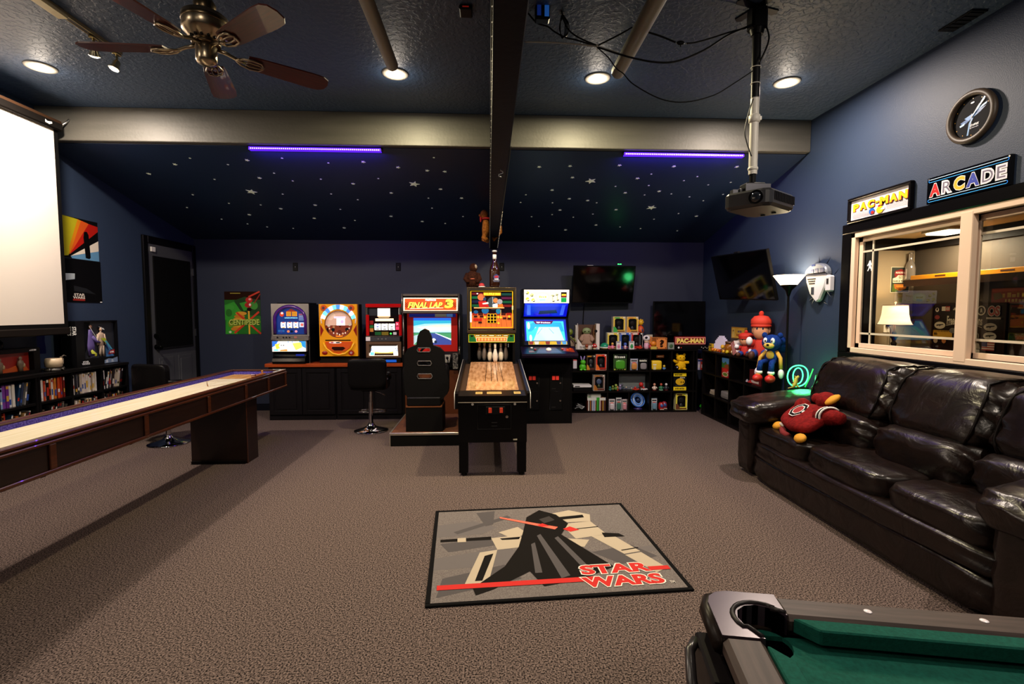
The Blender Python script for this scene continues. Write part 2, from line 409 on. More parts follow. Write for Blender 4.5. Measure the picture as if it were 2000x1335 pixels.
mids = s7([(415, 104), (1358, 92), (1307, 201), (776, 83), (284, 151), (838, 172), (945, 326), (1117, 308), (787, 356), (1112, 374), (1262, 422), (1498, 247), (1850, 273), (1497, 364), (1653, 390), (1532, 119), (1766, 140), (1678, 135), (1745, 228)]) + \
    s8([(274, 369), (735, 360), (838, 435), (768, 518), (963, 509), (715, 615), (348, 502), (552, 562), (393, 617), (600, 703), (425, 731), (1410, 368), (1048, 366), (1177, 652), (465, 430), (451, 364), (447, 552)])
tiny = s7([(490, 73), (680, 105), (951, 73), (911, 148), (613, 179), (1005, 187), (1145, 178), (1183, 97), (1433, 175), (504, 256), (475, 320), (685, 299), (844, 307), (954, 253), (1197, 252), (1330, 281), (1243, 329), (648, 378), (778, 402), (876, 417), (1007, 424), (1316, 385), (1684, 273), (1702, 323), (1768, 400), (1857, 365), (1711, 70)]) + \
    s8([(197, 529), (167, 573), (350, 575), (230, 655), (348, 643), (470, 658), (582, 640), (604, 575), (272, 711), (712, 481), (918, 410), (903, 476), (879, 530), (1033, 524), (1105, 448), (1182, 425), (1245, 472), (1137, 541), (1217, 563), (1074, 637), (933, 669), (738, 714), (856, 723), (1067, 736), (1330, 527), (1374, 458)])
for q, r, n in ((mids, .023, 'small'), (tiny, .012, 'tiny')):
    for px, py in q:
        tag(star(r, px, py), '%s pale glow star stuck on the slope %s of the dark beam' % (n, 'left' if px < 960 else 'right'), 'star', '%s glow stars %s of the beam' % (n, 'left' if px < 960 else 'right'))

# ultraviolet bars under the cross beam
for x0, x1, lab in ((-2.3, -1.046, 'glowing violet light bar under the beam, left of the dark rafter'), (1.351, 2.569, 'glowing violet light bar under the beam, beside the projector pole')):
    t = T('light_bar', lab, 'light', ((x0 + x1) / 2, 4.965, ZBEAM)); h = (x1 - x0) / 2
    b = B('14101e r.4'); b.box(-h, h, -.02, .02, -.012, -.001); b.box(-h - .012, -h, -.022, .022, -.034, -.001); b.box(h, h + .012, -.022, .022, -.034, -.001); b.ob('housing', t)
    b = B('4614e0 e2'); b.box(-h, h, -.03, .019, -.04, -.0125); b.ob('tube', t)
    b = B('c0a4ff e4')
    for k in range(64):
        x = -h + .02 + k * (2 * h - .04) / 63; b.box(x - .005, x + .005, -.0315, -.028, -.033, -.024)
    tag(b.ob('diodes', t), kind='stuff')
    lamp('ultraviolet_lamp', 'AREA', ((x0 + x1) / 2, 4.99, ZBEAM - .05), 12, (.2, .05, 1), h * 2, (R(25), 0, 0), None, .03)

# string lights along the lower edges of the dark rafter
t = T('string_lights', 'strand of tiny pale bulbs along both lower edges of the dark rafter', 'light', (.07, 3, 2.365))
b = B('3a382f r.6'); b.tube([(-.058, -2, .002), (-.058, 4.2, .002)], .0025, 5); b.tube([(.056, -.2, .002), (.057, 4.2, .002)], .0025, 5); b.ob('cord', t)
b = B('e8dcc0 e.25')
for k in range(230): b.ell((-.0575, -2 + k * .027, .003 + .002 * math.sin(k * 2.1)), (.0025, .005, .003), 6, m=4)
for k in range(46): b.ell((.0575, 1.6 + k * .057, .003 * math.sin(k * 1.7)), (.0035, .004, .004), 6, m=4)
tag(b.ob('bulbs', t), kind='stuff')
t = T('hook', 'small pale screw hook under the dark rafter', 'hook', P(978, 330, 'Z', 2.365))
B('cfd2d6 r.3 m.6').tube([(.0, 0, -.001), (0, 0, -.01), (.012, 0, -.014), (.014, 0, -.024), (0, 0, -.03), (-.013, 0, -.034), (-.012, 0, -.046), (.004, 0, -.05)], .0028, 6).ob('shank', t)

# ceiling fan
t = T('ceiling_fan', 'brass and nickel ceiling fan with five dark red wooden blades', 'fan', (-1.53, 2.84, ZC))
BRS = mt('a89880 r.28 m1'); BRD = mt('6a5a44 r.3 m1')
b = B(BRS); b.lathe([(.07, -.001), (.072, -.03), (.05, -.075), (.02, -.09)], n=28); b.ob('canopy', t)
b = B(BRD); b.cyl((0, 0, -.08), (0, 0, -.3), .013); b.lathe([(.013, -.2), (.04, -.22), (.055, -.25), (.05, -.29), (.03, -.31)], n=24); b.ob('downrod', t)
b = B(BRS); b.lathe([(.03, -.3), (.1, -.305), (.112, -.315), (.113, -.39), (.105, -.4), (.08, -.425), (.05, -.44), (.045, -.45)], n=32); b.mat(BRD).lathe([(.1135, -.33), (.115, -.335), (.115, -.345), (.1135, -.35)], n=32)
for k in range(14):
    a = 2 * PI * k / 14; b.mat('15110d r.5').box(.07 * math.cos(a) - .006, .07 * math.cos(a) + .006, .07 * math.sin(a) - .006, .07 * math.sin(a) + .006, -.438, -.42)
b.ob('motor_housing', t)
b = B(BRS); b.lathe([(.045, -.45), (.052, -.455), (.052, -.54), (.046, -.555), (.02, -.565), (.0001, -.567)], n=24); b.mat(BRD).lathe([(.05, -.448), (.07, -.452), (.07, -.46), (.05, -.462)], n=24); b.ob('switch_housing', t)
WOODR = grain('fan_blade_wood', '3a0f08', '5a1c0e', 14, (.5, 8, 8), .3, .3, .7, coat=.3)
bo = [(.2, -.052), (.26, -.06), (.55, -.072), (.61, -.068), (.642, -.045), (.652, 0), (.642, .045), (.61, .068), (.55, .072), (.26, .06), (.2, .052)]
for k in range(5):
    b = B(WOODR); b.prism(bo, 'Z', -.004, .004)
    bl = b.ob('blade', t, (0, 0, -.485), (R(13), 0, 0)); bl.rotation_mode = 'XYZ'
    a = R(37 + 72 * k); mb = Matrix.Translation((0, 0, -.485)) @ Matrix.Rotation(a, 4, 'Z') @ Matrix.Rotation(R(-11), 4, 'X'); bl.matrix_local = mb
    b = B(BRS)
    b.tube([(.05, 0, .02), (.1, 0, .012), (.15, 0, -.004), (.19, 0, -.012)], [.011, .01, .009, .008], 8)
    for s in (1, -1):
        b.tube([(.14, 0, -.006), (.17, s * .028, -.01), (.22, s * .042, -.012), (.265, s * .036, -.012), (.285, 0, -.012)], .006, 8)
        b.tube([(.17, 0, -.01), (.21, s * .016, -.012), (.26, s * .014, -.012), (.283, 0, -.012)], .004, 6)
    ir = b.ob('blade_iron', t); ir.matrix_local = mb

# track light
t = T('track_light', 'brass track light with two lit swivel heads beside the fan', 'light', (-2.7, 3.5, ZC))
b = B('2a2620 r.4 m.6'); b.box(-.018, .018, -2.2, .36, -.022, -.001); b.mat('c9b98a r.3 m.8').box(-.02, -.014, -2.2, .36, -.024, -.001); b.box(.014, .02, -2.2, .36, -.024, -.001); b.ob('track', t)
b = B('d6caa0 r.4'); b.box(-.03, .03, -.36, -.12, -.045, -.0225); b.ob('feed_box', t)
for y, a in ((.12, 20), (.5, -15)):
    y = min(y, .33)
    h = T('head', None, None, (0, y, -.03)); h.parent = t
    b = B('b8a878 r.25 m1'); b.box(-.018, .018, -.025, .025, -.012, .006, bev=.003); b.cyl((0, 0, -.01), (0, 0, -.055), .007); b.ob('stem', h)
    b = B('cfc4a4 r.25 m1'); b.X = Matrix.Translation((0, 0, -.06)) @ Matrix.Rotation(R(a), 4, 'X') @ Matrix.Rotation(R(12), 4, 'Y')
    b.lathe([(.014, .01), (.022, 0), (.024, -.03), (.034, -.055), (.035, -.06), (.03, -.06)], n=20); b.ob('lamp_shade', h)
    b = B('fff2d2 e14'); b.X = Matrix.Translation((0, 0, -.06)) @ Matrix.Rotation(R(a), 4, 'X') @ Matrix.Rotation(R(12), 4, 'Y'); b.lathe([(.03, -.056), (.029, -.062), (.015, -.069), (.0001, -.071)], n=16); b.ob('bulb', h)
    lamp('track_lamp', 'SPOT', (-2.7, 3.5 + y, ZC - .17), 18, WARM, .03, (R(a), R(12), 0), cone=R(150), blend=.8)

# two pipes hung under the ceiling
for x, r, y1, lab in ((-.684, .042, 3.66, 'grey pipe under the ceiling between fan and dark rafter'), (.95, .05, 3.68, 'grey pipe under the ceiling between dark rafter and projector')):
    t = T('ceiling_pipe', lab, 'pipe', (x, 2, 3.2)); PM = mt('8a8676 r.45 b.1,30')
    b = B(PM); b.cyl((0, -4.8, 0), (0, y1 - 2, 0), r, n=20); b.mat('2a2822 r.6').cyl((0, y1 - 2.001, 0), (0, y1 - 1.999, 0), r * .9, n=20); b.ob('tube', t)
    for y in (-2.5, .2):
        b = B('3a3934 r.5 m.5'); b.tube([(r * 1.03 * math.cos(2 * PI * k / 16), y, r * 1.03 * math.sin(2 * PI * k / 16)) for k in range(16)], .006, 6, True); b.cyl((0, y, r), (0, y, .149), .005); b.ob('hanger', t)

# wall vent plate, ceiling box
t = T('ceiling_vent', 'small black vent plate on the ceiling edge by the right wall', 'vent', (3.1, 3.2, ZC))
b = B('0c0d10 r.4'); b.box(-.055, .055, -.12, .12, -.01, -.001, bev=.003); b.ob('plate', t)
for k in range(5): bx('slat', t, '16181c r.4', -.045, .045, -.1 + k * .042, -.082 + k * .042, -.014, -.0101)
t = T('ceiling_sensor', 'small black box with a dim red lamp on the ceiling, left of the rafter', 'sensor', (-.139, 3.23, ZC))
b = B('120c0c r.4'); b.box(-.04, .04, -.05, .05, -.03, -.001, bev=.006); b.ob('case', t)
B('8a1a10 e.3').box(-.02, .02, -.0515, -.0505, -.02, -.012).ob('lamp_dot', t)

# power adaptor and cables
t = T('power_adaptor', 'black power adaptor with blue label hanging by the dark rafter', 'adaptor', P(1059, 26, 'Y', 3.2))
b = B('0d0d10 r.4'); b.box(-.045, .045, -.03, .03, -.05, .05, bev=.006); b.ob('case', t)
b = B('2a6ac8 r.4 e.3'); b.box(.012, .04, -.0315, -.0302, -.035, .035); b.mat('1a3a9a r.4 e.2').box(-.035, -.01, -.0315, -.0302, -.03, .04); b.ob('blue_label', t)
k8 = lambda L, y=3.2: [P(980 + x * .3446, yy * .3446, 'Y', y) for x, yy in L]
def smooth(pts, n=5):
    out = []
    for i in range(len(pts) - 1):
        p0, p1, p2, p3 = pts[max(i - 1, 0)], pts[i], pts[i + 1], pts[min(i + 2, len(pts) - 1)]
        for k in range(n):
            u = k / n; out.append(.5 * ((2 * p1) + (p2 - p0) * u + (2 * p0 - 5 * p1 + 4 * p2 - p3) * u * u + (3 * p1 - p0 - 3 * p2 + p3) * u ** 3))
    return out + [pts[-1]]
def cable(pts, r, m, lab, name='cable'):
    o = B(m).tube(smooth([Vector(p) for p in pts]), r, 6).ob(name); return tag(o, lab, 'cable')
BK = '0c0c0e r.45'
cable(k8([(130, 237), (280, 240), (400, 248), (540, 264), (660, 298)]), .0045, 'a8a49a r.5', 'pale grey cable running from rafter to the cable tie')
cable(k8([(540, 266), (660, 305), (750, 330), (880, 353), (1000, 345), (1150, 282), (1280, 200), (1395, 150)]), .006, BK, 'thick black cable sagging from the right pipe to the projector mount')
cable(k8([(150, 75), (200, 130), (260, 150), (300, 180), (360, 212), (420, 226), (500, 250), (530, 252)], 3.25), .005, BK, 'black cable from the power adaptor to the cable tie')
cable(k8([(340, 60), (350, 110), (380, 170), (440, 215), (540, 258)], 3.22), .005, BK, 'black cable dropping beside the coiled loop to the cable tie')
cable(k8([(820, 180), (900, 205), (985, 240)]), .006, BK, 'black cable running from the right pipe to the inline connector')
cable(k8([(1045, 245), (1100, 240), (1200, 212), (1300, 180), (1392, 158)]), .005, BK, 'black cable from the inline connector to the projector mount')
cable(k8([(540, 268), (600, 322), (650, 388), (690, 418), (750, 480), (900, 560), (1040, 578), (1200, 540), (1320, 470), (1422, 402)], 3.1), .0035, BK, 'thin cable in the lowest sag between pipe end and projector pole')
cable(k8([(545, 258), (650, 205), (740, 155)], 3.3), .005, BK, 'black cable rising from the cable tie behind the right pipe')
cable(k8([(1500, 150), (1515, 210), (1500, 270), (1462, 350)], 3.06), .005, BK, 'black cable looping right of the projector pole top')
cable(k8([(1425, 560), (1400, 640), (1378, 740), (1390, 810), (1415, 885)], 3.06), .004, '2a2a2c r.45', 'thin dark cable bowing left of the white pole section')
t = T('cable_connector', 'black inline cable connector hanging right of the right pipe', 'connector', k8([(1013, 243)])[0])
B(BK).ell((0, 0, 0), (.028, .012, .014), 10).ob('case', t); B(BK).cyl((0, 0, -.012), (0, 0, -.024), .004).ob('toggle', t)
t = T('cable_tie', 'white cable tie holding the cables left of the right pipe', 'cable tie', k8([(541, 262)])[0])
b = B('e2e0d8 r.5'); b.tube([(0, .011 * math.cos(2 * PI * k / 12), .013 * math.sin(2 * PI * k / 12)) for k in range(12)], .003, 6, True); b.box(-.004, .004, -.003, .003, -.024, -.013); b.ob('strap', t)
t = T('cable_coil', 'coiled black cable loops hanging under the ceiling near the adaptor', 'cable', k8([(345, 150)], 3.24)[0])
for k in range(4):
    b = B(BK); b.tube([((.016 + .005 * k) * math.cos(2 * PI * i / 18) + .004 * k, .004 * k, (.075 - .006 * k) * math.sin(2 * PI * i / 18)) for i in range(18)], .003, 6, True); b.ob('loop', t)
B('d8d8d4 r.5').box(-.022, .012, -.008, -.004, .07, .11).ob('paper_tag', t)
t = T('cable_bundle', 'small bundle of dark cable ends at the right edge of the rafter', 'cable', (.126, 4.6, 3.12))
for k in range(4):
    B('1a1a1c r.4').tube([(.006 + .012 * math.cos(2 * PI * i / 14), .008 * k, (.05 + .01 * k) * math.sin(2 * PI * i / 14)) for i in range(14)], .003, 5, True).ob('loop', t)

# projector on its pole
t = T('projector_mount', 'ceiling projector mount, black pole with a white middle section', 'mount', (1.683, 3.12, ZC))
b = B('101014 r.4 m.4'); b.X = Matrix.Rotation(R(35), 4, 'Z')
for a in range(4):
    b.X = Matrix.Rotation(R(20 + 90 * a), 4, 'Z'); b.prism([(.02, -.018), (.15, -.028), (.165, 0), (.15, .028), (.02, .018)], 'Z', -.008, -.001)
b.ob('ceiling_plate', t)
b = B('0b0b0e r.4'); b.box(-.05, .05, -.045, .045, -.15, -.008, bev=.014); b.cyl((0, 0, -.14), (0, 0, -.175), .045, .035, 18); b.ob('joint', t)
b = B('17171a r.35'); b.cyl((0, 0, -.16), (0, 0, -.56), .026, n=18); b.ob('pole', t); B('17171a r.35').cyl((0, 0, -1.02), (0, 0, -1.1), .02, n=16).ob('lower_pole', t)
b = B('e4e0d8 r.4'); b.cyl((0, 0, -.555), (0, 0, -1.03), .026, n=18); b.lathe([(.027, -.66), (.034, -.665), (.034, -.705), (.027, -.71)], n=18); b.box(.03, .045, -.006, .006, -.69, -.668); b.lathe([(.027, -.985), (.031, -.99), (.031, -1.0), (.027, -1.005)], n=18); b.ob('white_sleeve', t)
for z in (-.37, -.47): B('dedcd4 r.5').tube([(.028 * math.cos(2 * PI * k / 14), .028 * math.sin(2 * PI * k / 14), z) for k in range(14)], .003, 5, True).ob('tie', t)
b = B('202024 r.4 m.5'); b.box(-.06, .06, -.05, .05, -1.125, -1.09, bev=.005); b.box(-.1, .12, -.03, .03, -1.15, -1.125, bev=.004)
b.mat('55555c r.35 m.8').box(-.07, .09, -.055, -.05, -1.15, -1.1); b.box(-.135, -.05, -.02, .02, -1.16, -1.13); b.ob('bracket', t)
t = T('projector', 'dark grey projector hanging from the ceiling pole', 'projector', (1.725, 3.1, 2.135), R(38))
PJ = mt('2a2a2e r.32'); b = B(PJ)
b.prism([(-.2, -.1), (-.17, -.14), (.14, -.15), (.19, -.11), (.2, .0), (.19, .11), (.14, .15), (-.16, .15), (-.2, .12)], 'Z', -.05, .05, bev=.014); b.ob('case', t)
b = B('3a322c r.4'); b.prism([(-.18, -.09), (-.15, -.125), (.13, -.13), (.17, -.1), (.17, .1), (.12, .13), (-.15, .13), (-.18, .1)], 'Z', -.0535, -.0495); b.ob('base_plate', t)
for k in range(13):
    b = B('0e0e10 r.4'); x = -.13 + k * .022; b.X = Matrix.Rotation(R(-1.8), 4, 'Z'); b.box(x, x + .013, -.149, -.143, -.018, .034); b.ob('vent_slot', t)
b = B('08080a r.15 c1'); b.cyl((-.205, -.06, 0), (-.185, -.06, 0), .042, n=20); b.ob('lens_ring', t); B('20242c r.05 s.9').ell((-.2, -.06, 0), (.014, .032, .032), 14).ob('lens', t)
for x, y in ((.09, -.05), (.12, .03)): B('141416 r.5').cyl((x, y, -.06), (x, y, -.05), .014).ob('foot', t)

# projection screen along the left wall
SX = -3.94
t = T('projection_screen', 'large white projection screen with black border on the left side', 'screen', (SX, 4.8, 0))
b = B('0d0b0a r.35'); b.box(-.045, .04, -3.6, .02, 3.09, 3.175, bev=.012); b.mat('2b1c12 r.4').box(.03, .0405, -3.6, .0, 3.155, 3.178); b.ob('casing', t)
B('c8c8c8 r.4').prism([(-.01, 3.115), (.03, 3.11), (.06, 3.125), (.055, 3.14), (.01, 3.13), (-.01, 3.14)], 'Y', -.001, 0).ob('maker_mark', t, (.0415, -.16, 0), (0, 0, R(90)))
b = B('0a0a0b r.6'); b.box(-.004, .0, -3.55, .0, 1.3, 3.1); b.ob('black_border', t)
b = B('d4ccc4 r.7'); b.box(.0002, .002, -3.5, -.045, 1.335, 3.1); b.ob('white_surface', t)
b = B('15110f r.4'); b.box(-.02, .02, -3.55, .004, 1.235, 1.3, bev=.008); b.ob('bottom_bar', t)
b = B('cfcfcf r.3 m1'); b.tube([(0, .02, 3.14), (.03, .06, 3.19), (.05, .075, 3.23)], .008, 8); b.ob('bracket', t)
# ================================================================ LEFT SIDE OF THE ROOM
BLKW = mt('0c0b0c r.35')
def shelf_unit(name, lab, y0, y1, H, D, divs, zs, x, t=.02):
    "open black bookcase along the left wall; front towards +X"
    u = T(name, lab, 'bookcase', (x, y0, 0), PI / 2); W = y1 - y0
    bx('side_panel', u, BLKW, 0, t, 0, D, 0, H); bx('side_panel', u, BLKW, W - t, W, 0, D, 0, H)
    bx('top_board', u, BLKW, -.004, W + .004, -.006, D, H, H + t + .006)
    bx('back_board', u, '070708 r.6', t, W - t, D - .006, D, 0, H)
    for d in divs: bx('divider', u, BLKW, d - y0 - t / 2, d - y0 + t / 2, .004, D - .006, .05, H)
    for z in zs:
        e = [y0 + t] + [q for d in divs for q in (d - t / 2, d + t / 2)] + [y1 - t]
        for a, c in zip(e[::2], e[1::2]): bx('shelf', u, BLKW, a - y0, c - y0, .006, D - .006, z - t, z)
    return u
BX, BH = -3.9, .878
ZSH = [.2, .428, .657]
shelf_unit('bookcase', 'low black bookcase full of film cases, the one nearer the camera', 3.3, 4.408, BH, .28, [3.7, 4.07], ZSH, BX)
shelf_unit('bookcase', 'low black bookcase by the door stool, under the tall boxed figure', 4.414, 5.48, BH, .28, [4.765, 5.125], ZSH, BX)
PAL = dict(mix=['c9c4b8', '18181a', 'a02a20', '26324e', '8a6a3a', 'e2dcd0', '3a2a22', 'b0602a', '1c3a5a', '6a6a6e', '50201a'],
           light=['e8e2d6', 'd8ccba', '141416', 'e0d4c8', 'efeae0', '22222a', 'c8b8a4', '2a2024'],
           dark=['141418', '1c2230', '301a18', '2a2a2e', '6a5a4a', '101014', '40403c', '8a8076'],
           red=['a8281a', 'c84a1e', 'e4ddd0', '7a1c16', 'd07a2a', '9a8a78', 'd8d4cc', '1a1614'])
BAYS = [('second bay from the camera', 3.71, 4.06, 'mix', 'mix', 0), ('third bay', 4.08, 4.388, 'mix', 'mix', 1), ('bay left of the beige mug', 4.434, 4.752, 'red', 'dark', 2), ('bay under the boxed figure', 4.777, 5.112, 'light', 'light', 3), ('last bay by the stool', 5.137, 5.458, 'light', 'dark', 4)]
NTH = ['first', 'second', 'third', 'fourth', 'fifth', 'sixth', 'seventh', 'eighth', 'ninth', 'tenth', 'eleventh', 'twelfth', 'thirteenth', 'fourteenth', 'fifteenth', 'sixteenth', 'seventeenth', 'eighteenth', 'nineteenth', 'twentieth', 'twenty-first', 'twenty-second']
def cname(h):
    r, g, b = [int(h[i:i + 2], 16) for i in (0, 2, 4)]
    mx_, mn = max(r, g, b), min(r, g, b)
    if mx_ < 60: return 'black'
    if mx_ - mn < 34: return 'white' if mn > 190 else 'pale grey' if mn > 130 else 'grey'
    if r == mx_: return ('yellow' if g > .78 * r and b < .6 * r else 'orange' if g > .42 * r and r > 150 and b < .45 * r else 'cream' if mn > 160 else 'brown' if g > .55 * r or r < 90 else 'red')
    if b == mx_: return 'purple' if r > g * 1.15 else 'blue'
    return 'green'
rb = random.Random(3)
for bn, y0, y1, pu, pl, bi in BAYS:
    for row, z, pal in (('upper', .657, pu), ('middle', .428, pl)):
        y = y0 + .004; k = 0
        first = ['c9c43a', '8aa4d0', '7a3a9a', '6a2a8a', 'cfd0d8'] if bi == 1 and row == 'upper' else []
        lean = 0
        while y < y1 - .03 and k < 22:
            c = first[k] if k < len(first) else rb.choice(PAL[pal])
            th = .026 if k < len(first) else rb.choice([.014, .015, .015, .018, .024]); h = rb.choice([.19, .19, .19, .17, .175, .185]) if row == 'upper' else rb.choice([.165, .15, .19, .17])
            dp = .135
            if not lean and k >= len(first) and (bi in (1, 4) and row == 'upper' and k > (5 if bi == 1 else 2) or row == 'middle' and bi in (1, 2) and k > 3):
                lean = R(rb.uniform(10, 15)); y += .004
            a = lean; foot = th / math.cos(a)
            if y + foot + math.sin(a) * h > y1: break
            b = B(c + ' r.4'); b.box(0, th, 0, dp, 0, h)
            ac = rb.choice(['e8e4da', '141416', 'c03020', 'd8b040', '3050a0', 'f0f0ee'])
            q = rb.uniform(.1, .3) * h; b.mat(ac + ' r.4').box(th * .12, th * .88, -.0006, -.0001, q, q + h * rb.uniform(.12, .4))
            if rb.random() < .6: b.mat(rb.choice(['e8e4da', 'd8a030', 'a01810', '101012']) + ' r.4').box(th * .12, th * .88, -.0006, -.0001, h * .82, h * .95)
            o = b.ob('film_case', None, (BX - .03 - rb.uniform(0, .02), y, z + .0008 + math.sin(a) * 0), (0, a, PI / 2))
            o.rotation_euler = Euler((0, a, PI / 2)) if not a else (Matrix.Rotation(PI / 2, 4, 'Z') @ Matrix.Rotation(a, 4, 'Y')).to_euler()
            if a: o.location.z += th * math.sin(a) + .0005
            tag(o, '%s film case, %s from left, %s shelf, %s' % (cname(c), NTH[k], row, bn), 'film case', 'film cases on the left bookcases')
            y += foot + .0015; k += 1

# boxes and toys on the bookcase top
ZT = BH + .027
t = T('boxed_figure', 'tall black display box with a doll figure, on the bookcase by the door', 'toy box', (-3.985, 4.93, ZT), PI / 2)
W, H, D = .54, .45, .14
b = B('0b0b0e r.3'); b.box(0, W, .03, D, 0, H); b.box(0, W, 0, .03, 0, .07); b.box(0, W, 0, .03, H - .012, H); b.box(0, .1, 0, .03, .07, H - .012); b.box(W - .02, W, 0, .03, .07, H - .012); b.ob('carton', t)
art('back_print', t, .42, .368, (0, 0, 100, 100), [('r', 0, 0, 100, 100, '1c2028 r.5'), ('p', [(0, 0), (28, 0), (22, 60), (0, 100)], '101216 r.5'), ('p', [(20, 20), (34, 26), (40, 95), (24, 98)], '6a6a9a r.5'), ('p', [(36, 45), (58, 52), (56, 60), (34, 56)], '7a70a8 r.5'), ('p', [(70, 50), (98, 100), (72, 100)], '3a6aa0 r.5'), ('p', [(26, 78), (44, 92), (40, 96), (24, 86)], 'c8c830 r.4'), ('p', [(84, 84), (100, 80), (100, 93), (78, 94)], '9a1a20 r.5'), ('t', '~7', 85, 85, 98, 90, 'e8e8e8 r.5')], (.1, .0295, .07))
dl = B('b09a86 r.6')      # a plain doll: tapered body and limbs
dl.lathe([(.001, 0), (.028, .01), (.03, .07), (.04, .13), (.034, .15), (.012, .16), (.012, .172)], (.33, .016, .17), 12, 1, .32)
for s in (-1, 1):
    dl.tube([(.33 + s * .036, .016, .31), (.33 + s * .052, .014, .25), (.33 + s * .05, .013, .2)], [.011, .009, .007], 8)
    dl.mat('8a7a6c r.6'); dl.tube([(.33 + s * .016, .016, .19), (.33 + s * .02, .016, .12), (.33 + s * .02, .016, .085)], [.014, .011, .01], 8); dl.mat('b09a86 r.6')
dl.ob('doll', t)
pd = B('5a4c8a r.6'); pd.lathe([(.04, 0), (.045, .1), (.03, .2), (.02, .26), (.001, .265)], (.2, .018, .1), 12, 1, .3); pd.tube([(.21, .012, .29), (.25, .008, .24), (.3, .006, .225)], [.018, .016, .01], 8); pd.mat('6a4a3a r.5').ell((.2, .016, .385), (.018, .012, .024), 10); pd.ob('draped_doll', t)
gl = B('c8dc3a r.15 m.5'); gl.add([(.3, -.001, .27), (.36, -.001, .27), (.44, -.001, .16), (.4, -.001, .19)], [(0, 1, 2, 3)]); gl.mat('5ab8e0 r.15 m.5').add([(.35, -.0012, .24), (.38, -.0012, .24), (.46, -.0012, .14), (.43, -.0012, .15)], [(0, 1, 2, 3)]); gl.mat('e8ece8 r.15 m.4').add([(.16, -.001, .4), (.175, -.001, .39), (.27, -.001, .25), (.265, -.001, .25)], [(0, 1, 2, 3)]); gl.add([(.28, -.001, .39), (.35, -.001, .37), (.36, -.001, .35), (.33, -.001, .36)], [(0, 1, 2, 3)]); gl.mat('d8dc4a r.15 m.5').add([(.17, -.001, .15), (.19, -.001, .16), (.25, -.001, .11), (.18, -.001, .12)], [(0, 1, 2, 3)]); gl.ob('painted_glints', t)  # reflections on the clear film, painted as flat coloured slivers
b = B('d8b49a r.5'); b.ell((.33, .016, .362), (.016, .014, .022), 12); b.mat('2a1a12 r.6').ell((.33, .02, .37), (.0175, .012, .0185), 12); b.ob('doll_head', t)
art('front_lettering', t, .3, .05, (0, 0, 100, 30), [('t', 'STAR', 16, 4, 40, 14, 'e8e8ea r.5', 0, .03), ('t', 'WARS', 12, 15, 44, 26, 'e8e8ea r.5', 0, .03)], (.02, -.0006, .01))
art('side_lettering', t, .1, .16, (0, 0, 40, 60), [('t', 'STAR', 2, 6, 36, 20, 'e8e8ea r.5', 0, .03), ('t', 'WARS', 2, 24, 36, 38, 'e8e8ea r.5', 0, .03)], (-.0006, .135, .4), (0, R(90), 0)).rotation_euler = (Matrix.Rotation(R(-90), 4, 'Z') @ Matrix.Rotation(R(90), 4, 'Y')).to_euler()
art('lower_print', t, .18, .055, (0, 0, 100, 30), [('p', [(0, 12), (30, 4), (60, 8), (100, 0), (100, 30), (0, 30)], '6a7e9c r.5'), ('p', [(10, 14), (24, 10), (28, 26), (12, 28)], 'b8c0cc r.5'), ('p', [(52, 12), (64, 10), (70, 27), (50, 28)], 'a0acba r.5')], (.34, -.0006, .006))
GLS = mt('ffffff r.05 t1')

t = T('boxed_figure', 'wide black display box with a red interior on the near bookcase', 'toy box', (-4.0, 4.0, ZT), PI / 2)
W, H, D = .56, .225, .13
b = B('0c0b0d r.4'); b.box(0, W, .05, D, 0, H); b.box(0, W, 0, .05, 0, .03); b.box(0, W, 0, .05, H - .035, H); b.box(0, .03, 0, .05, .03, H - .035); b.box(W - .06, W, 0, .05, .03, H - .035); b.ob('carton', t)
b = B('7a1a12 r.4 e.06'); b.box(.03, W - .06, .045, .05, .03, H - .035)
b.mat('b04a1a r.4'); b.prism([(.05, .03), (.2, .09), (.3, .06), (.44, .1), (.49, .03)], 'Y', .038, .045); b.ob('red_interior', t)
for x in (.22, .4):
    b = B('6a5a48 r.5'); b.lathe([(.02, 0), (.018, .03), (.03, .06), (.022, .09), (.008, .095), (.014, .105), (.014, .12), (.001, .13)], (x, .025, .03), 12, 1, .6); b.mat('a8906a r.4').ell((x + .02, .015, .08), (.012, .008, .02), 8); b.ob('figurine', t)
art('lettering', t, .07, .018, (0, 0, 40, 10), [('t', '~5', 1, 1, 39, 9, 'd8d8d8 r.5')], (W - .1, -.0005, H - .027))
for k, (y, c, n) in enumerate(((4.06, '101214', 'squat black jar with white lid on the wide red box'), (4.2, '0c0c10', 'taller black jar on the wide red box'))):
    t = T('jar', n, 'jar', (-4.06, y + .05, ZT + .226))
    b = B(c + ' r.15'); b.lathe([(.03, 0), (.034, .01), (.034, .04 + .02 * k), (.02, .055 + .02 * k)], n=16); b.ob('body', t)
    b = B(('d8dcd8' if k == 0 else '1a1a1c') + ' r.3'); b.lathe([(.022, .055 + .02 * k), (.022, .07 + .02 * k), (.001, .072 + .02 * k)], n=14); b.ob('lid', t)
t = T('mug', 'beige horned mug with dark clawed base on the bookcase', 'mug', (-3.99, 4.68, ZT))
b = B('b8a488 r.5'); b.lathe([(.05, .03), (.062, .04), (.066, .08), (.058, .115), (.05, .116), (.045, .07), (.001, .06)], n=18); b.ob('bowl', t)
b = B('2a2622 r.5'); b.lathe([(.07, .0), (.072, .012), (.05, .03), (.04, .034)], n=16)
for a in range(5): b.tube([(.06 * math.cos(a * 1.26), .06 * math.sin(a * 1.26), .015), (.08 * math.cos(a * 1.26), .08 * math.sin(a * 1.26), .02), (.088 * math.cos(a * 1.26), .088 * math.sin(a * 1.26), .001)], [.012, .01, .004], 6)
b.ob('clawed_base', t)
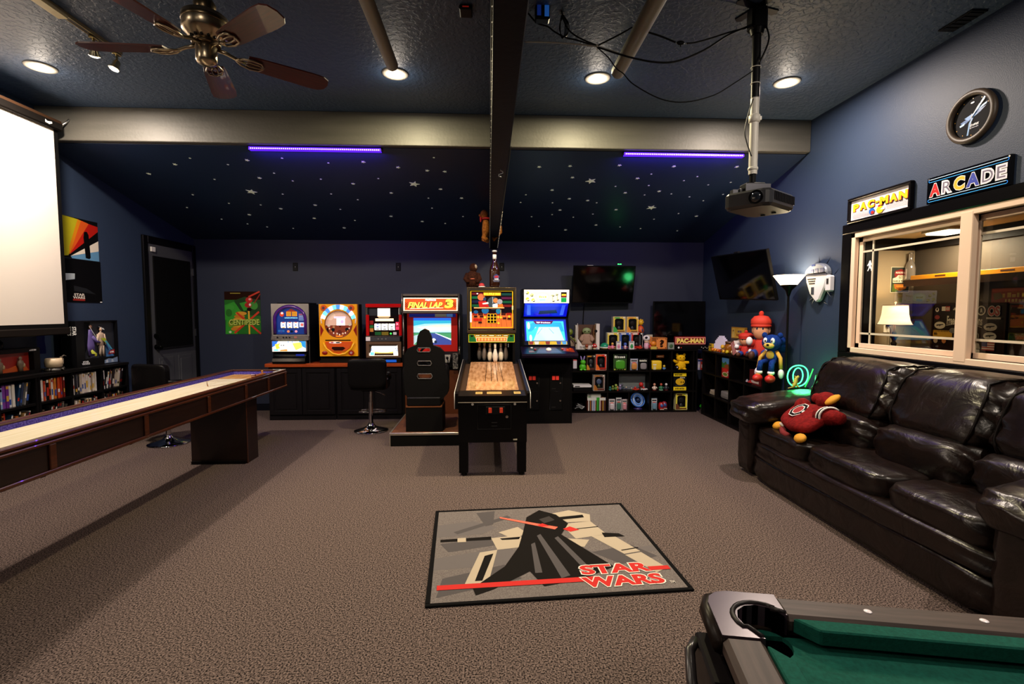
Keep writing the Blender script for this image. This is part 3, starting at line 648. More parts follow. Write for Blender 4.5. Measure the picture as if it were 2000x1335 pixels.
b = B('8a7c6c r.4'); b.tube([(0, .06, .05), (0, .095, .06), (.0, .1, .1), (0, .075, .12), (0, .06, .105)], [.01, .009, .008, .007, .005], 8); b.tube([(0, .07, .11), (.01, .1, .135), (.02, .115, .125)], [.008, .006, .002], 6); b.ob('horn_handle', t)

# posters on the left wall
def wallposter(lab, y0, y1, z0, z1, ops, fr, x=XL + .003, rz=PI / 2, name='poster'):
    t = T(name, lab, 'poster', (x, y0, z0), rz); W, H = abs(y1 - y0), z1 - z0
    bx('sheet', t, 'e8e4dc r.5', 0, W, 0, .0015, 0, H); art('print', t, W, H, fr, ops, (0, -.0003, 0)); return t
q = (300, 75, 580, 305)
wallposter('poster with fan of yellow, orange and red stripes beside the projector screen', 5.02, 5.56, 1.985, 2.4,
   [('r', 300, 75, 580, 305, '0c0c0e r.35'), ('p', [(300, 75), (360, 75), (448, 80), (380, 290), (300, 305)], 'a8a01c r.35'), ('p', [(448, 80), (505, 92), (385, 285), (388, 240)], 'c87a14 r.35'), ('p', [(470, 84), (525, 95), (392, 278), (386, 286)], 'c8501a r.35'), ('p', [(520, 94), (580, 102), (580, 130), (390, 282)], 'a81810 r.35'), ('p', [(580, 185), (580, 245), (392, 293)], 'd8cfc0 r.35'), ('p', [(580, 245), (580, 305), (400, 305), (392, 294)], '5a8ab0 r.35'),
    ('p', [(485, 145), (505, 142), (515, 160), (522, 290), (512, 298), (488, 295), (480, 180)], '08080a r.4')], q)
wallposter('black poster with white lettering below the striped one', 5.02, 5.575, 1.54, 1.98,
   [('r', 300, 305, 582, 575, '0a0a0c r.3'), ('p', [(300, 400), (410, 395), (408, 430), (300, 450)], 'a8b4bc r.4'), ('p', [(400, 470), (480, 485), (540, 520), (400, 505)], '1c1e22 r.4'), ('r', 390, 552, 466, 564, '8a2018 r.4'), ('t', 'STAR', 398, 518, 466, 534, 'd8d0c4 r.4', 0, .03), ('t', 'WARS', 390, 536, 466, 552, 'd8d0c4 r.4', 0, .03), ('r', 566, 567, 580, 573, 'e0e0e0 r.4')], (300, 305, 582, 575))

# shuffleboard table
t = T('shuffleboard_table', 'long dark wooden shuffleboard table with purple gutters and pale lane', 'game table', (-2.57, 0, 0))
WDK = grain('dark_mahogany', '110402', '1d0b06', 10, (6, .4, 6), .35, .3, .7, coat=.1)
WRL = grain('rail_mahogany', '341608', '4a220e', 10, (8, .4, 8), .3, .3, .7, coat=.3)
Y0, Y1, hw = 1.6, 5.58, .30
for s, n in ((-1, 'left'), (1, 'right')):
    b = B(WDK); b.box(s * hw - (.03 if s > 0 else 0), s * hw + (.03 if s < 0 else 0), Y0, Y1, .615, .785); b.ob('side_apron', t)
    b = B(WRL); x = s * hw; b.box(min(x, x - s * .045), max(x, x - s * .045) + .0, Y0 - .005, Y1 + .005, .785, .805, bev=.005); b.ob('top_rail', t)
for y in (Y0, Y1 - .03): B(WDK).box(-hw + .03, hw - .03, y, y + .03, .615, .785).ob('end_apron', t); 
for y in (Y0 - .005, Y1 - .04): B(WRL).box(-hw + .045, hw - .045, y, y + .045, .785, .805, bev=.005).ob('end_rail', t)
b = B(WRL)
b.box(hw, hw + .012, Y0, Y1, .612, .632, bev=.004); b.box(hw, hw + .012, Y0, Y1, .765, .782, bev=.004)
b.ob('moulding', t)
ys = [Y0 + .02, 2.62, 3.32, 4.05, 4.66, 5.13, 5.55]
for y in ys: B(WRL).box(hw, hw + .011, y - .02, y + .02, .632, .765, bev=.003).ob('stile', t)
PUR = grain('purple_carpet', '3a2e78', '6a5eb0', 90, (1, 1, 1), .95, .35, .65, .4, 200, spec=.1)
b = B(PUR); b.box(-hw + .03, hw - .03, Y0 + .03, Y1 - .03, .69, .715); b.ob('gutter_carpet', t)
b = B(PUR); b.box(-hw + .03, -hw + .045, Y0 + .03, Y1 - .03, .716, .784); b.box(hw - .045, hw - .03, Y0 + .03, Y1 - .03, .716, .784); b.box(-hw + .045, hw - .045, Y1 - .045, Y1 - .03, .716, .784); b.ob('gutter_lining', t)
MAP = grain('maple_lane', 'f0e2c0', 'fff6dc', 7, (5, .22, 5), .22, .3, .7, coat=.5)
b = B(MAP); b.box(-.185, .225, Y0 + .1, Y1 - .17, .716, .77, bev=.004); b.ob('lane', t)
b = B('8a5a2c r.3')
for y in (4.9, 5.05, 5.2): b.add([(-.185, y, .7704), (.225, y, .7704), (.225, y + .008, .7704), (-.185, y + .008, .7704)], [(0, 1, 2, 3)])
for s in (-1, 1): b.add([(.02 + s * .2, 4.9, .7705), (.02 + s * .206, 4.9, .7705), (.026, 4.55, .7705), (.014, 4.55, .7705)], [(0, 1, 2, 3)])
b.mat(grain('worn_lane', '9a6a3c', 'c89a64', 9, (6, .5, 6), .3)).add([(-.18, 5.06, .7703), (.22, 5.06, .7703), (.22, 5.4, .7703), (-.18, 5.4, .7703)], [(0, 1, 2, 3)])
b.ob('lane_marking', t)
for y0, y1 in ((4.73, 4.95), (2.02, 2.25)):
    b = B(WDK); b.prism([(-.255, y0), (.26, y0), (.262, y0), (.262, y1), (-.255, y1)], 'Z', 0, .614); b.mat(WRL).box(.262, .266, y0 + .0, y0 + .012, 0, .6); b.ob('pedestal', t)
    bx('foot_block', t, '0a0808 r.5', -.25, .25, y0 - .02, y0 - .001, .0, .03)
t = T('score_slider', 'small wooden score slider on the right rail of the shuffleboard', 'scorer', (-2.294, 5.0, .8055))
b = B('8a4a1c r.35'); b.box(-.018, .018, -.14, .1, .0, .018, bev=.004); b.ob('bar', t)
b = B('a86a28 r.3'); b.lathe([(.014, .018), (.006, .024), (.006, .032), (.012, .042), (.001, .05)], (0, .06, 0), 14); b.ob('knob', t)
b = B('6a3414 r.3'); b.box(-.02, .02, -.14, -.11, .018, .03, bev=.003); b.ob('end_stop', t)

# two bar stools
def stool(lab, x, y, rz):
    t = T('bar_stool', lab, 'stool', (x, y, 0), rz, 'black swivel bar stools'); CH = mt('c8c8cc r.08 m1'); LE = mt('0b0a0b r.35 b.1,60')
    b = B(CH); b.lathe([(.2, .0), (.205, .006), (.2, .012), (.12, .03), (.06, .055), (.036, .085), (.033, .1)], n=32); b.ob('base', t)
    b = B(CH); b.cyl((0, 0, .09), (0, 0, .36), .026, n=18); b.cyl((0, 0, .36), (0, 0, .5), .019, n=16); b.ob('column', t)
    b = B(CH); b.tube([(.026, 0, .22)] + [(.02 + .16 * math.sin(R(a)) * 1.0 - .02 * 0, .15 * math.cos(R(a)) + .0 - .0, .22) for a in range(20, 161, 14)] + [(.02, -.026, .22)], .011, 8) if False else b.tube([(.02, .02, .22), (.15, .06, .22), (.16, .16, .22), (.0, .21, .22), (-.16, .16, .22), (-.15, .06, .22), (-.02, .02, .22)], .011, 8); b.ob('footrest', t)
    b = B(CH); b.tube([(.02, 0, .49), (.1, .0, .47), (.17, .01, .43)], .006, 6); b.ob('lever', t)
    bx('seat_plate', t, '141416 r.4 m.5', -.09, .09, -.09, .09, .495, .515)
    b = B(LE); b.puff(-.215, .215, -.2, .21, .515, .625, .3, 7); b.ob('seat', t)
    def f(q, k): q.y += .35 * q.x * q.x * (1) * 1.6; return q
    b = B(LE); b.puff(-.22, .22, -.245, -.165, .56, .895, .22, 8, f); b.ob('backrest', t)
    for s in (-1, 1): B(LE).tube([(s * .2, -.17, .7), (s * .222, -.03, .69), (s * .215, .1, .63)], [.03, .03, .022], 8).ob('arm', t)
    return t
stool('black bar stool with chrome foot in front of the cabinet row', -1.435, 5.98, R(3))
stool('black bar stool behind the shuffleboard table, near the door', -3.52, 5.5, R(-16))

# rug
t = T('floor_mat', 'rectangular printed floor mat with black border and red lettering', 'mat', (-.33, 2.925 - .6, 0), 0)
c0 = Vector((-.317, 2.334, 0)); t.location = c0; t.rotation_euler = (0, 0, math.atan2(.085, 1.378)); W, H = 1.382, 1.16
b = B('0a090a r.95'); e = .024
b.box(0, W, 0, e, .0, .012, bev=.003); b.box(0, W, H - e, H, 0, .012, bev=.003); b.box(0, e, e, H - e, 0, .012, bev=.003); b.box(W - e, W, e, H - e, 0, .012, bev=.003); b.ob('binding', t)
GR1 = grain('mat_grey', '5a5251', '77706d', 160, (1, 1, 1), .95, .3, .7, .3, 300, spec=.1)
B(GR1).box(e, W - e, e, H - e, 0, .009).ob('pile', t)
dk, mg, cr, rd, gy = '14110f r.95', '454041 r.95', 'a89a86 r.95', 'b81a12 r.95', '5c5656 r.95'
ops = [('p', [(0, 60), (30, 52), (46, 60), (60, 50), (72, 62), (100, 58), (100, 64), (60, 68), (0, 72)], gy), ('p', [(0, 20), (18, 16), (30, 26), (22, 34), (0, 36)], gy), ('p', [(2, 44), (24, 40), (30, 48), (6, 54)], mg), ('p', [(4, 80), (30, 70), (36, 84), (2, 96)], mg), ('p', [(70, 62), (90, 56), (98, 70), (80, 76)], mg), ('p', [(20, 4), (30, 2), (28, 22), (24, 24)], mg), ('p', [(8, 30), (36, 10), (38, 13), (10, 33)], mg),
  # plain shards in the colours of the print
  ('p', [(30, 33), (40, 27), (44, 36), (36, 42)], cr), ('p', [(26, 40), (40, 38), (42, 52), (28, 54)], cr), ('p', [(20, 56), (28, 54), (22, 88), (12, 90)], cr), ('p', [(2, 39), (26, 38), (26, 42), (2, 42)], dk), ('p', [(10, 38), (14, 38), (14, 43), (10, 43)], cr),
  ('p', [(30, 41), (40, 40), (39, 43), (31, 43)], dk), ('p', [(22, 60), (26, 58), (20, 84), (17, 84)], dk),
  ('p', [(60, 10), (70, 6), (80, 14), (78, 24), (66, 24)], cr), ('p', [(62, 26), (78, 24), (82, 42), (66, 46)], cr), ('p', [(74, 44), (84, 42), (92, 64), (84, 66)], cr), ('p', [(84, 67), (92, 65), (98, 82), (92, 86)], cr), ('p', [(58, 44), (72, 48), (68, 56), (56, 52)], cr),
  ('p', [(62, 16), (76, 14), (76, 18), (63, 20)], dk), ('p', [(80, 40), (88, 42), (90, 46), (80, 46)], dk), ('l', [(66, 34), (80, 32)], .8, dk), ('l', [(84, 62), (92, 60)], .8, dk),
  ('p', [(46, 14), (54, 4), (62, 12), (66, 26), (60, 40), (76, 78), (60, 88), (44, 92), (40, 78), (24, 92), (17, 96), (16, 90), (30, 72), (38, 52), (42, 34)], dk),
  ('p', [(48, 40), (50, 38), (56, 84), (52, 86)], mg), ('p', [(56, 44), (58, 42), (66, 80), (63, 80)], mg), ('p', [(44, 50), (46, 48), (45, 80), (42, 80)], mg), ('p', [(52, 18), (58, 14), (60, 20), (54, 24)], '2a2422 r.95'),
  ('p', [(32, 12), (60, 30), (58, 33), (32, 14)], 'd8604a r.95'), ('p', [(62, 33), (66, 30), (70, 35), (65, 37)], rd), ('p', [(50, 26), (53, 24), (56, 28), (52, 29)], rd),
  ('r', 2, 86.2, 66, 90.2, rd), ('r', 90, 80, 99, 83.6, rd),
  ('t', 'STAR', 60.5, 75, 91.5, 85, 'd8cfc4 r.95', 0, .075), ('t', 'STAR', 61, 75.6, 91, 84.4, rd, 0, .045), ('t', 'WARS', 59, 86, 93.5, 96.2, 'd8cfc4 r.95', 0, .075), ('t', 'WARS', 59.6, 86.6, 92.9, 95.6, rd, 0, .045), ('t', 'TM', 94.5, 94, 96.5, 96, 'c8c0b8 r.95')]
art('print', t, W - 2 * e, H - 2 * e, (0, 0, 100, 100), ops, (e, e, .0092), (-PI / 2, 0, 0), .00008)
# ================================================================ GAMES ALONG THE BACK WALL
def prism_holes(b, outer, holes, y0, y1):
    "upright slab in XZ with holes through it"
    m = bmesh.new(); loops = []
    for L in [outer] + holes:
        vs = [m.verts.new((p[0], y0, p[1])) for p in L]; loops.append([m.edges.new((vs[i], vs[(i + 1) % len(vs)])) for i in range(len(vs))])
    bmesh.ops.triangle_fill(m, use_beauty=True, use_dissolve=False, edges=[e for l in loops for e in l])
    r = bmesh.ops.extrude_face_region(m, geom=m.faces[:])
    for v in r['geom']:
        if isinstance(v, bmesh.types.BMVert): v.co.y = y1
    bmesh.ops.recalc_face_normals(m, faces=m.faces)
    return b.bm(m)

# base cabinets with an orange wooden counter
ESP = mt('121012 r.4 b.06,30')
for x0, x1, lab in ((-2.92, -2.045, 'black two-door base cabinet under the blue and yellow machines'), (-2.035, -1.16, 'black two-door base cabinet behind the bar stool')):
    t = T('base_cabinet', lab, 'cabinet', (x0, 6.62, 0)); W = x1 - x0
    b = B(ESP); b.box(0, W, .0, .6, .06, .708); b.box(.0, W, .06, .6, 0, .06); b.box(0, W, -.004, 0, 0, .06); b.ob('body', t)
    for k in range(2):
        a, c = (.012, W / 2 - .004) if k == 0 else (W / 2 + .004, W - .012)
        b = B(ESP); b.box(a, c, -.012, -.0005, .075, .69)
        for q in ((a, a + .055, .075, .69), (c - .055, c, .075, .69)): b.box(q[0], q[1], -.022, -.012, q[2], q[3], bev=.003)
        for z0, z1 in ((.075, .13), (.635, .69)): b.box(a + .055, c - .055, -.022, -.012, z0, z1, bev=.003)
        b.box(a + .075, c - .075, -.018, -.012, .15, .615, bev=.005)
        b.ob('door', t)
t = T('countertop', 'orange-brown wooden countertop under the three gaming machines', 'countertop', (-2.96, 6.59, .709))
B(grain('cherry_counter', '8a3612', 'a8481c', 8, (.6, 6, 6), .3, .3, .7, coat=.2)).box(0, 1.83, 0, .69, 0, .05, bev=.008).ob('slab', t)
ZC1 = .7595

def screw(b, x, z, y, r=.004): b.cyl((x, y, z), (x, y - .003, z), r, n=8)

# --- blue reel machine
t = T('slot_machine', 'silver and blue reel slot machine, leftmost on the counter', 'slot machine', (-2.875, 6.645, ZC1))
W, H = .485, .79
b = B('0a0a0c r.3'); b.box(.0, W, .03, .38, .0, H - .005); b.box(.04, W - .02, .1, .37, H - .005, H + .014); b.ob('cabinet', t)
fz = lambda y: (1220 - y) / 1105 * H
fx = lambda x: (x - 100) / 670 * W
b = B('b0aca8 r.25 m.7'); arc = [(fx(435 - 305 * math.cos(PI * k / 14)), fz(400 - 268 * math.sin(PI * k / 14))) for k in range(15)]
prism_holes(b, [(0, fz(700)), (W, fz(700)), (W, H), (0, H)], [[(fx(130), fz(688))] + arc + [(fx(740), fz(688))]], .0, .03); b.ob('bezel', t)
b = B('4a1a7a r.15 c.6'); pt = [(fx(160), .006, fz(670)), (fx(160), .006, fz(430))] + [(fx(435 - 275 * math.cos(PI * k / 12)), .006, fz(400 - 235 * math.sin(PI * k / 12))) for k in range(13)] + [(fx(710), .006, fz(430)), (fx(710), .006, fz(670))]
b.tube(pt, .021, 8); b.ob('purple_arch', t)
BL = '0e2f78 r.3 e.5'
ops = [('r', 165, 150, 705, 680, BL), ('p', [(345, 270), (450, 205), (560, 270)], '8a2a1a r.3 e.4'), ('r', 362, 262, 448, 345, 'd88a1a r.3 e1.1'), ('r', 462, 262, 552, 345, 'd88a1a r.3 e1.1')]
for k in range(4): ops.append(('r', 370, 270 + k * 19, 545, 277 + k * 19, '3a1a0c r.4'))
ops += [('o', 280, 310, 38, 45, 'c83a1a r.3 e.5'), ('o', 285, 290, 22, 20, 'e8e4dc r.3 e.6'), ('t', '~16', 330, 366, 570, 386, '8ad8f0 r.3 e1')]
for k in range(4): ops.append(('r', 585, 300 + k * 34, 690, 322 + k * 34, ('a85a6a', '8a9ab8', '7a8ac0', '6a88b0')[k] + ' r.3 e.5'))
ops += [('r', 590, 460, 690, 550, 'b8c4d8 r.3 e.8'), ('o', 640, 505, 26, 26, 'd86a5a r.3 e.6'), ('r', 205, 600, 320, 640, '1a5a9a r.3 e.5')]
for x, c in ((265, '2a3a7a'), (390, 'e0784a'), (450, '0c1420'), (530, 'e08a9a')): ops.append(('o', x, 628, 24, 22, c + ' r.3 e.8'))
art('game_panel', t, fx(705) - fx(165), fz(150) - fz(680), (165, 150, 705, 680), ops, (fx(165), .022, fz(680)))
for k, x in enumerate((260, 375, 485)):
    b = B('f2eee2 r.4 e1.3'); r = .07; zc = fz(510)
    b.X = Matrix.Translation((fx(x), .022 + r - .012, zc))
    n = 8; V = []; 
    for i in range(n + 1):
        a = R(-40 + 80 * i / n); V += [(0, -r * math.cos(a), r * math.sin(a)), (fx(x + 90) - fx(x), -r * math.cos(a), r * math.sin(a))]
    b.add(V, [(2 * i, 2 * i + 1, 2 * i + 3, 2 * i + 2) for i in range(n)], True); b.X = Matrix.Translation((fx(x), 0, zc))
    sw = fx(x + 90) - fx(x)
    for z, c in ((.033, 'd0402a'), (0.0, '3a6ac0'), (-.03, 'd8a83a')): b.mat(c + ' r.4 e.9').ell((sw / 2, .0115 + z * z * 7, z), (sw * .3, .002, .009), 8)
    b.ob('reel', t)
b = B('b8b2aa r.25 m.8'); b.prism([(fx(95), fz(790)), (fx(780), fz(790)), (fx(775), fz(700)), (fx(110), fz(700))], 'Y', -.035, .03, bev=.008); b.ob('button_ledge', t)
for x in (225, 330, 385, 440): b = B('101012 r.3'); b.cyl((fx(x), -.036, fz(735)), (fx(x), -.042, fz(735)), .0095, n=14); b.ob('button', t)
B('a86a60 r.4').box(fx(520), fx(570), -.0365, -.035, fz(750), fz(715)).ob('coin_label', t)
b = B('c8c2ba r.3 m.6'); b.box(fx(100), fx(725), -.012, .03, fz(1005), fz(795), bev=.006); b.ob('panel_frame', t)
ops = [('r', 0, 0, 100, 100, 'f4f0d8 r.3 e1.9'), ('p', [(0, 0), (18, 0), (10, 40), (0, 60)], '2a6ad0 r.3 e1'), ('p', [(80, 0), (100, 0), (100, 70), (88, 50)], '2a8ac8 r.3 e1'), ('p', [(8, 30), (24, 20), (30, 60), (12, 80)], 'f0c040 r.3 e1.2'), ('o', 30, 45, 10, 24, 'fffdf4 r.3 e2'), ('o', 27, 40, 2, 6, '20180c r.3'), ('o', 34, 40, 2, 6, '20180c r.3'), ('p', [(60, 20), (86, 10), (90, 60), (70, 90)], 'f0e858 r.3 e1.3'), ('r', 4, 76, 18, 96, '7ad0d8 r.3 e1'), ('p', [(24, 84), (44, 78), (46, 98), (22, 98)], 'c88a40 r.3 e.9')]
for x in (48, 60, 88): ops.append(('p', [(x - 3, 2), (x + 3, 2), (x, 16)], '2a6ad0 r.3 e1'))
art('lit_panel', t, fx(712) - fx(112), fz(808) - fz(998), (0, 0, 100, 100), ops, (fx(112), -.0125, fz(998)))
b = B('0a0a0c r.15 c.5'); b.prism([(-.06, 0), (-.075, .03), (-.06, .07), (.03, fz(1010)), (.03, 0)], 'X', fx(135), fx(720)); b.ob('coin_tray', t)
B('1c2a8a r.2 e.5').box(fx(550), fx(700), -.046, -.0405, fz(1080), fz(1045)).ob('blue_lamp', t)
b = B('c8c4c0 r.25 m1'); b.box(W, W + .006, -.002, .012, .0, H - .01); b.ob('trim_strip', t)

# --- yellow pachinko machine
t = T('pachinko_machine', 'yellow and orange pachinko machine in the middle of the counter', 'pachinko machine', (-2.258, 6.66, ZC1))
W, H = .5, .785
b = B('14100c r.5'); b.box(.0, W + .012, .035, .2, 0.03, H); b.box(-.015, W - .05, .03, .2, 0, .03); b.mat('5a2c12 r.5').box(W - .001, W + .0125, .03, .04, .09, H); b.ob('cabinet', t)
F = (980, 110, 1700, 1115); gx = lambda x: (x - 980) / 720 * W; gz = lambda y: .09 + (1115 - y) / 1005 * (H - .09)
YE, OR, RE = 'd8900e r.3 c.4 e.25', 'c84a10 r.3 c.4 e.2', '8a1208 r.3 c.4 e.1'
b = B(YE); oc = ring(1345, 495, 262, 262, 32)[:-1]
prism_holes(b, [(0, .09), (W, .09), (W, H), (0, H)], [[(gx(x), gz(y)) for x, y in oc]], .0, .035); b.ob('door_frame', t)
pl = [('r', 1070, 220, 1620, 770, 'c8a08a r.4 e.55'), ('r', 1070, 520, 1620, 770, '7a2c12 r.4 e.3'), ('p', [(1070, 230), (1200, 220), (1280, 330), (1200, 420), (1070, 400)], 'd8b8a0 r.4 e.5'), ('p', [(1400, 230), (1620, 230), (1620, 400), (1480, 330)], 'b89a80 r.4 e.5'), ('r', 1245, 345, 1470, 385, 'd0c8d8 r.3 e.8'), ('r', 1295, 385, 1455, 520, 'e8dcec r.3 e1.4'), ('o', 1400, 450, 30, 34, 'c0a8d8 r.3 e1'), ('p', [(1090, 600), (1130, 560), (1160, 740), (1090, 740)], '1a120e r.4')]
for x, y, r_, c in ((1225, 605, 34, '14181c'), (1490, 600, 34, '14181c'), (1350, 650, 42, '5a1c10'), (1145, 520, 30, 'c8b8a0'), (1545, 500, 30, 'c8b8a0'), (1240, 550, 24, 'a87a50'), (1360, 540, 14, '281008'), (1300, 680, 18, 'e0d4c4'), (1410, 680, 18, 'e0d4c4')): pl.append(('o', x, y, r_, r_, c + ' r.3 e.3'))
for k in range(9):
    a = R(205 + k * 16.5); pl.append(('o', 1345 + 205 * math.cos(a), 495 - 205 * math.sin(a), 12, 16, ('c07a3a' if k % 2 else 'e8dcc8') + ' r.3 e.4'))
pl.append(('r', 1275, 715, 1410, 745, 'd87a1a r.3 e.5'))
art('playfield', t, gx(1620) - gx(1070), gz(220) - gz(770), (1070, 220, 1620, 770), pl, (gx(1070), .032, gz(770)))
b = B('8a4a2c r.3 m.6'); b.tube([(gx(x), .002, gz(y)) for x, y in ring(1345, 495, 258, 258, 32)[:-1]], .006, 6, True); b.ob('glass_ring', t)
for k in range(11):     # lit segments of the arch
    a = R(25 + k * 13); c = ('5ac8f0 e2', 'e8f8ff e2.6', '3a7ad8 e1.4')[k % 3]
    b = B(c.split()[0] + ' r.3 ' + c.split()[1]); p0, p1 = a - R(5.5), a + R(5.5)
    b.prism([(gx(1345 + q * math.cos(p)), gz(500 - q * 1.08 * math.sin(p))) for q, p in ((275, p0), (352, p0), (352, p1), (275, p1))], 'Y', -.01, .0); b.ob('lamp_segment', t)
for s in (-1, 1):
    b = B('e0c8b0 r.3 e.5'); b.tube([(gx(1345 + s * q), -.004, gz(y)) for q, y in ((318, 330), (330, 400), (318, 480))], .007, 6); b.ob('side_lamp', t)
    x = 1070 if s < 0 else 1590
    b = B(OR); b.cyl((gx(x), -.012, gz(185)), (gx(x), 0, gz(185)), .037, .042, 20); b.mat('5a3a40 r.4').cyl((gx(x), -.0135, gz(185)), (gx(x), -.012, gz(185)), .019, n=16); b.ob('speaker', t)
    b = B(RE); q = 1345 + s * 345; b.prism([(gx(q), gz(500)), (gx(q - s * 62), gz(610)), (gx(q), gz(735))], 'Y', -.006, .0); b.ob('side_panel', t)
b = B(OR); b.prism([(gx(1090), gz(830)), (gx(1610), gz(830)), (gx(1560), gz(960)), (gx(1450), gz(1020)), (gx(1240), gz(1020)), (gx(1140), gz(960))], 'Y', -.03, .0, bev=.006); b.ob('ball_tray', t)
b = B('2a0c06 r.4'); b.prism([(gx(1230), gz(930)), (gx(1440), gz(930)), (gx(1480), gz(960)), (gx(1420), gz(1000)), (gx(1270), gz(1000)), (gx(1220), gz(965))], 'Y', -.034, -.0305); b.ob('tray_mouth', t)
b = B('e8a818 r.3 c.4 e.2'); b.tube([(gx(x), -.02, gz(y)) for x, y in ((1060, 850), (1110, 960), (1230, 1060), (1345, 1085), (1470, 1060), (1590, 960), (1640, 850))], .012, 8); b.ob('tray_rim', t)
b = B('1a0e08 r.4'); b.box(gx(1090), gx(1570), -.006, 0, gz(815), gz(795)); b.ob('slot', t)
art('badge', t, gx(1410) - gx(1170), .03, (0, 0, 24, 3), [('o', 12, 1.5, 12, 1.5, 'e8e0d8 r.3 e.4'), ('o', 6, 1.5, 3, 1, 'c04a5a r.3 e.3'), ('p', [(13, 1), (20, .6), (21, 2), (14, 2.4)], '2a1a14 r.3')], (gx(1170), -.031, gz(868)))
b = B(RE); b.cyl((gx(1585), -.03, gz(1050)), (gx(1585), 0, gz(1050)), .035, n=20); b.mat('b88a90 r.3').cyl((gx(1585), -.032, gz(1045)), (gx(1585), -.0302, gz(1045)), .017, n=16); b.ob('handle', t)
b = B(RE); b.ell((gx(1075), -.004, gz(1050)), (.037, .012, .026), 16); b.ob('ashtray_lid', t)
b = B(OR); b.box(gx(1225), gx(1400), -.012, 0, gz(1085), gz(1035), bev=.008); b.ob('lower_spout', t)

# --- red reel machine
t = T('slot_machine', 'red framed reel slot machine beside the racing cabinet', 'slot machine', (-1.645, 6.66, ZC1))
W, H = .475, .79; hx = lambda x: (x - 115) / 575 * W; hz = lambda y: (1160 - y) / 895 * H
b = B('0a0a0c r.3'); b.box(.0, W, .03, .36, 0, H - .004); b.ob('cabinet', t)
RD = 'b0080a r.2 c.5 e.12'
b = B(RD); b.box(0, W, -.01, .03, hz(320), H, bev=.006); b.box(0, hx(165), 0, .03, hz(750), hz(430), bev=.004); b.box(hx(645), W, 0, .03, hz(750), hz(430), bev=.004); b.ob('red_frame', t)
b = B('c8c4c0 r.2 m1'); b.box(hx(118), hx(150), -.004, .03, hz(432), hz(318), bev=.004); b.box(hx(645), hx(685), -.004, .03, hz(432), hz(318), bev=.004); b.box(0, W, -.012, .03, hz(770), hz(748), bev=.004); b.ob('chrome_trim', t)
ops = [('r', 150, 320, 650, 750, '160a0c r.3'), ('r', 155, 330, 300, 445, '50545c r.25 m.7'), ('r', 500, 330, 645, 445, '1a1c20 r.25 m.5'), ('r', 300, 335, 500, 450, 'fff6e8 r.3 e2.2'), ('p', [(290, 452), (510, 452), (480, 475), (320, 475)], 'e0b080 r.3 e1'), ('r', 262, 488, 555, 528, 'fbe6b0 r.3 e1.5'), ('r', 170, 520, 228, 580, '7a1010 r.3 e.5'), ('r', 170, 590, 228, 630, '1a5a2a r.3 e.5'), ('r', 170, 636, 228, 690, 'a86a2a r.3 e.5'), ('r', 588, 540, 640, 600, 'd02848 r.3 e.8'), ('r', 588, 608, 640, 660, 'd83a5a r.3 e.9'), ('r', 250, 690, 350, 740, '124a22 r.3 e.5'), ('r', 360, 690, 470, 740, '6a5a1a r.3 e.4'), ('o', 508, 718, 16, 14, '3ad850 r.3 e1.5'), ('r', 545, 695, 600, 735, 'b8b0b0 r.3 e.4'), ('t', '>', 600, 555, 625, 590, 'ffe0e8 r.3 e1')]
art('game_panel', t, hx(650) - hx(150), hz(320) - hz(750), (150, 320, 650, 750), ops, (hx(150), .026, hz(750)))
for k, x in enumerate((248, 360, 474)):
    b = B('f4f4e8 r.4 e1.5'); r = .075; sw = hx(x + 102) - hx(x); V = []; n = 8
    b.X = Matrix.Translation((hx(x), .026 + r - .014, hz(615)))
    for i in range(n + 1):
        a = R(-38 + 76 * i / n); V += [(0, -r * math.cos(a), r * math.sin(a)), (sw, -r * math.cos(a), r * math.sin(a))]
    b.add(V, [(2 * i, 2 * i + 1, 2 * i + 3, 2 * i + 2) for i in range(n)], True); b.X = Matrix.Translation((hx(x), 0, hz(615)))
    for z, c in ((.033, ('4a6ad0', 'c8c0d8', 'd8e0c0')[k]), (.002, ('2a4ac0', '8a8a90', '5a7a4a')[k]), (-.028, '20201c')): b.mat(c + ' r.4 e.5').ell((sw / 2, .0135 + z * z * 7, z), (sw * .3, .002, .009), 8)
    b.ob('reel', t)
b = B('6a6c72 r.25 m.7'); b.box(hx(118), hx(665), -.03, .03, hz(835), hz(772), bev=.006); b.ob('button_ledge', t)
for x in (320, 380, 440): b = B('a8a4a0 r.25 m.6'); b.cyl((hx(x), -.037, hz(795)), (hx(x), -.0302, hz(795)), .0095, n=14); b.ob('button', t)
B('d8d0cc r.4 e.2').box(hx(120), hx(190), -.0325, -.0302, hz(825), hz(765)).ob('label_plate', t)
b = B('8a6a52 r.3 m.6'); prism_holes(b, [(hx(118), hz(1080)), (hx(680), hz(1080)), (hx(680), hz(838)), (hx(118), hz(838))], [[(hx(160), hz(1055)), (hx(630), hz(1055)), (hx(620), hz(880)), (hx(165), hz(880))]], -.02, .03); b.ob('panel_frame', t)
ops = [('r', 0, 0, 100, 100, 'fff4e0 r.3 e2.2'), ('p', [(0, 0), (100, 0), (94, 14), (8, 14)], '4a3020 r.3 e.2'), ('p', [(0, 0), (8, 14), (4, 70), (0, 80)], '6a5a4a r.3'), ('t', 'A', 4, 30, 12, 62, '5a8ac0 r.3 e.9'), ('t', 'N', 88, 30, 97, 62, '5a8ac0 r.3 e.9'), ('r', 3, 68, 16, 96, '6ac0e8 r.3 e1.3'), ('r', 86, 68, 98, 96, 'd8ecf0 r.3 e1.3'), ('p', [(18, 74), (82, 74), (84, 98), (16, 98)], '3a2a18 r.3 e.1'), ('p', [(16, 62), (40, 72), (60, 72), (84, 62), (80, 80), (20, 80)], 'f0c060 r.3 e1.2')]
